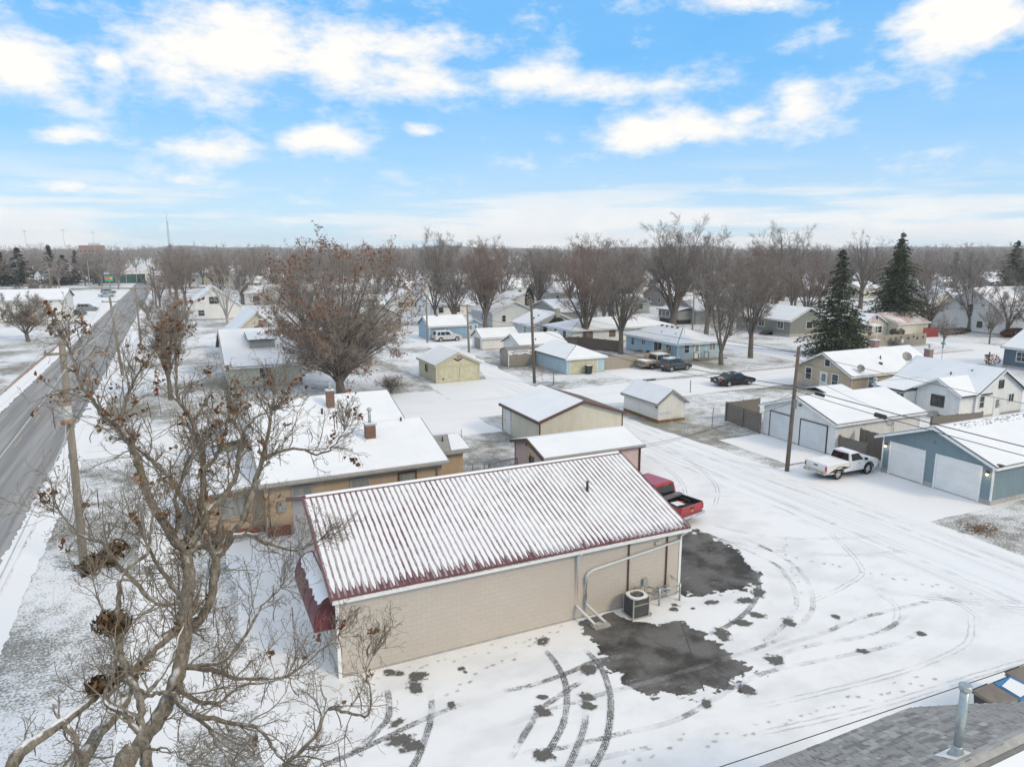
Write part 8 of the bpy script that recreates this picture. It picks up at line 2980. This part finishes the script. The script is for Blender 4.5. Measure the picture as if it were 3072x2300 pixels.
def distant():
    rnd = random.Random(17)
    rng = np.random.default_rng(17)
    cols = ['s_white', 's_white', 's_greywhite', 's_ivory', 's_grey', 's_ltblue', 's_taupe', 's_green']
    words = dict(s_white='white', s_greywhite='pale grey', s_ivory='cream', s_grey='grey', s_ltblue='light blue', s_taupe='brown-grey', s_green='pale green')
    spots = [(151, 104, 'cream bungalow behind the double spruce', 's_ivory', 9, 9), (168, 112, 'pale green house right of the double spruce', 's_green', 9, 10), (176, 118, 'grey gabled house behind the pale green one', 's_grey', 8, 9), (150, 88, 'white house behind the steep white gable', 's_white', 9, 9), (177, 163, 'red brick house with a tall chimney left of the pointed spruce', 'far_brick', 9, 10), (158, 168, 'yellow house half hidden behind bare trees', 's_yellow', 10, 9), (186, 108, 'white house with a grey roof edge at the far right', 's_white', 10, 9), (205, 112, 'tan hall far right under bare trees', 's_ivory', 20, 10), (68, 150, 'pale grey house behind the reddish tree', 's_greywhite', 10, 9), (92, 150, 'white house behind the long bungalow', 's_white', 11, 9), (78.5 + 14, 140, 'cream house beyond the second street', 's_ivory', 9, 9), (50, 150, 'white gabled house left of the reddish tree', 's_white', 9, 10), (46, 168, 'light grey house behind the white gabled one', 's_greywhite', 9, 9), (30, 150, 'white house right of the birches', 's_white', 10, 9), (28, 128, 'grey house behind the big brown-leaved tree', 's_grey', 9, 9)]

    def simple_house(lab, x, y, m, w, d, group=None, axis=None):
        axis = axis or rnd.choice('xy')
        ev = rnd.uniform(2.6, 3.2)
        rd = ev + rnd.uniform(1.6, 2.8)
        t, wo, ro = building('house', lab, 'house', x, x + w, y, y + d, ev, rd, axis, m, 'shingle_dark', rnd.choice(('roof_snow', 'roof_snow_thin')), .4, .35, .2, group=group)
        for i in range(2):
            window(t, 'S', y, x + w * (.28 + .44 * i), 1.6, 1.1, 1.2)
            window(t, 'W', x, y + d * (.28 + .44 * i), 1.6, 1.0, 1.2)
        if rnd.random() < .4:
            brick_chimney(t, x + w * .6, y + d * .5, rd - .6, rd + .9, .6, .6, False)
        return t
    for x, y, lab, m, w, d in spots:
        simple_house(lab, x, y, m, w, d)
    # rows of houses along the farther streets
    taken = [(s[0], s[1]) for s in spots] + [(60, 131), (70, 126), (59, 113), (65, 101), (97, 119), (100, 97), (108, 89), (135, 84), (61, 185), (9, 110), (7, 171), (40, 215), (22, 347), (79, 150)]
    n = 0
    for row in range(14):
        y = 150 + row * 26 + rnd.uniform(-3, 3)
        for k in range(26):
            x = 20 + k * 19 + rnd.uniform(-4, 4)
            az = math.degrees(math.atan2(x, y))
            if not (2 < az < 62) or 73 < x < 84 or n >= 78:
                continue
            if any(math.hypot(x + 4 - a, y + 4 - b) < 15 for a, b in taken):
                continue
            if rnd.random() < .35:
                continue
            if math.hypot(x, y) > 420:
                continue
            taken.append((x, y))
            m = rnd.choice(cols)
            t = simple_house('%s %s house %s' % ('far off small' if math.hypot(x, y) > 290 else 'small snow-roofed', words[m], sector(x, y)), x, y, m, rnd.uniform(8, 11), rnd.uniform(8, 10), 'far houses among the trees')
            n += 1
    # single trees one can still tell apart, sharing four forms
    FM = [bare_tree_meshes(60 + i, 15, 12, .34, .2, 9, None, 'bark', ('far_twig', 'twig_red', 'twig', 'far_twig')[i], 96, 5, 3, 2.6, 6, 4)[1:] for i in range(4)]
    k = 0
    tries = 0
    while k < 230 and tries < 6000:
        tries += 1
        az = R(rnd.uniform(-12, 63))
        d = 130 + 270 * rnd.random() ** .8
        x, y = d * math.sin(az), d * math.cos(az)
        if -19 < x < -6 or 74 < x < 84 or (x < -6 and y < 330):
            continue
        if any(-3 < x - a < 12 and -3 < y - b < 12 for a, b in taken):
            continue
        if -10 < x < 40 and y < 200:
            continue
        s = rnd.uniform(.7, 1.12)
        d_ = math.hypot(x, y)
        lab = '%s %s bare tree %s' % ('large' if s > .98 else 'mid-sized' if s > .84 else 'smaller', ('grey', 'reddish', 'brown-grey', 'pale grey')[k % 4], ('among the nearer roofs' if d_ < 210 else 'among the middle roofs' if d_ < 300 else 'among the farthest roofs') + ' ' + sector(x, y))
        place_tree('bare_tree', lab, FM[k % 4], x, y, rnd.uniform(0, 6.28), (s, s, s * rnd.uniform(.85, 1.05)), 'tree', 'far bare trees in the town')
        k += 1
    # woods closing the horizon
    forms = []
    for i in range(5):
        rg = np.random.default_rng(90 + i)
        P, _ = polyline(rg, (0, 0, 0), (0, 0, 1), 4, 3, .02, .1)
        lim = []
        for j in range(11):
            th = math.acos(1 - 1.15 * (j + .5) / 11)
            ph = j * 2.4
            tg = np.array([0, 0, 8.6]) + np.array([5.2 * math.sin(th) * math.cos(ph), 5.2 * math.sin(th) * math.sin(ph), 5.6 * math.cos(th)])
            st = np.array([0, 0, rg.uniform(2.5, 4)])
            md = st + (tg - st) * .4 + np.array([0, 0, 1.0])
            u = np.linspace(0, 1, 4)[:, None]
            lim.append((1 - u) ** 2 * st + 2 * u * (1 - u) * md + u * u * tg)
        lim = np.stack(lim)
        Q, rr = fuzz(rg, lim, 9, 2.1, 48, .15, .07, .05, 2)
        Q2, rr2 = fuzz(rg, Q, 3, 1.3, 45, .12, .055, .04, 2)
        forms.append(join_np([tubes_np(P[None], np.array([[.3, .27, .25]]), 3), tubes_np(lim, np.broadcast_to([.16, .12, .09, .06], (11, 4)), 3), blades(rg, Q, .075), blades(rg, Q2, .062)]))

    def wood(name, lab, n, d0, d1, az0, az1, hz, mat):
        Vs, Fs, b = [], [], 0
        for i in range(n):
            az = R(rng.uniform(az0, az1))
            d = math.exp(rng.uniform(math.log(d0), math.log(d1)))
            x, y = d * math.sin(az), d * math.cos(az)
            if d < 480 and (-19 < x < -6 or 74 < x < 84):
                continue
            V, F = forms[rng.integers(0, 5)]
            a = rng.uniform(0, 6.28)
            c, s = math.cos(a), math.sin(a)
            sc = rng.uniform(.75, 1.15)
            W = np.stack([(V[:, 0] * c - V[:, 1] * s) * sc * 1.1, (V[:, 0] * s + V[:, 1] * c) * sc * 1.1, V[:, 2] * sc * hz], 1) + np.array([x, y, 0])
            Vs.append(W)
            Fs.append(F + b)
            b += len(V)
        o = put(name, np_mesh(name, np.concatenate(Vs), np.concatenate(Fs), mat))
        props(o, lab, 'woods', kind='stuff')
    wood('woods', 'grey-brown mass of bare trees filling the far town', 480, 300, 620, -12, 64, 1.0, 'far_twig')
    wood('woods', 'distant bare woods closing the horizon', 640, 600, 1300, -14, 66, 1.1, 'far_twig')
    # low wooded rise behind everything
    vs, fs = [], []
    N = 160
    for i in range(N + 1):
        az = R(-20 + 95 * i / N)
        h = 9 + 5 * math.sin(i * .21) + 3 * math.sin(i * .57 + 1) + rnd.uniform(-.8, .8)
        for d, z in ((1300, -1), (1500, h), (2100, h + 4), (2900, -2)):
            vs.append((d * math.sin(az), d * math.cos(az), z))
    for i in range(N):
        for j in range(3):
            fs.append((i * 4 + j, i * 4 + j + 1, i * 4 + j + 5, i * 4 + j + 4))
    struct(MB().add(vs, fs).build('hill', 'far_wood', None, True))


t_ = NT('far_wooded_hill')
MT['far_wood'] = t_.done(t_.mix(t_.ss(t_.noise(.02, 6, .7), .35, .7), (.13, .115, .11), (.20, .18, .17)), .95)
distant()


# ---------------------------------------------------------------- the air
hz_ = MB().box(-1500, 2600, -300, 2950, -1.2, 60).build('haze', None)
props(hz_, kind='stuff')
hm_ = bpy.data.materials.new('haze')
hm_.use_nodes = True
hm_.node_tree.nodes.clear()
hv_ = hm_.node_tree.nodes.new('ShaderNodeVolumePrincipled')
hv_.inputs['Color'].default_value = (.97, .98, 1, 1)
hv_.inputs['Density'].default_value = .00017
ho_ = hm_.node_tree.nodes.new('ShaderNodeOutputMaterial')
hm_.node_tree.links.new(hv_.outputs[0], ho_.inputs['Volume'])
hz_.data.materials.append(hm_)
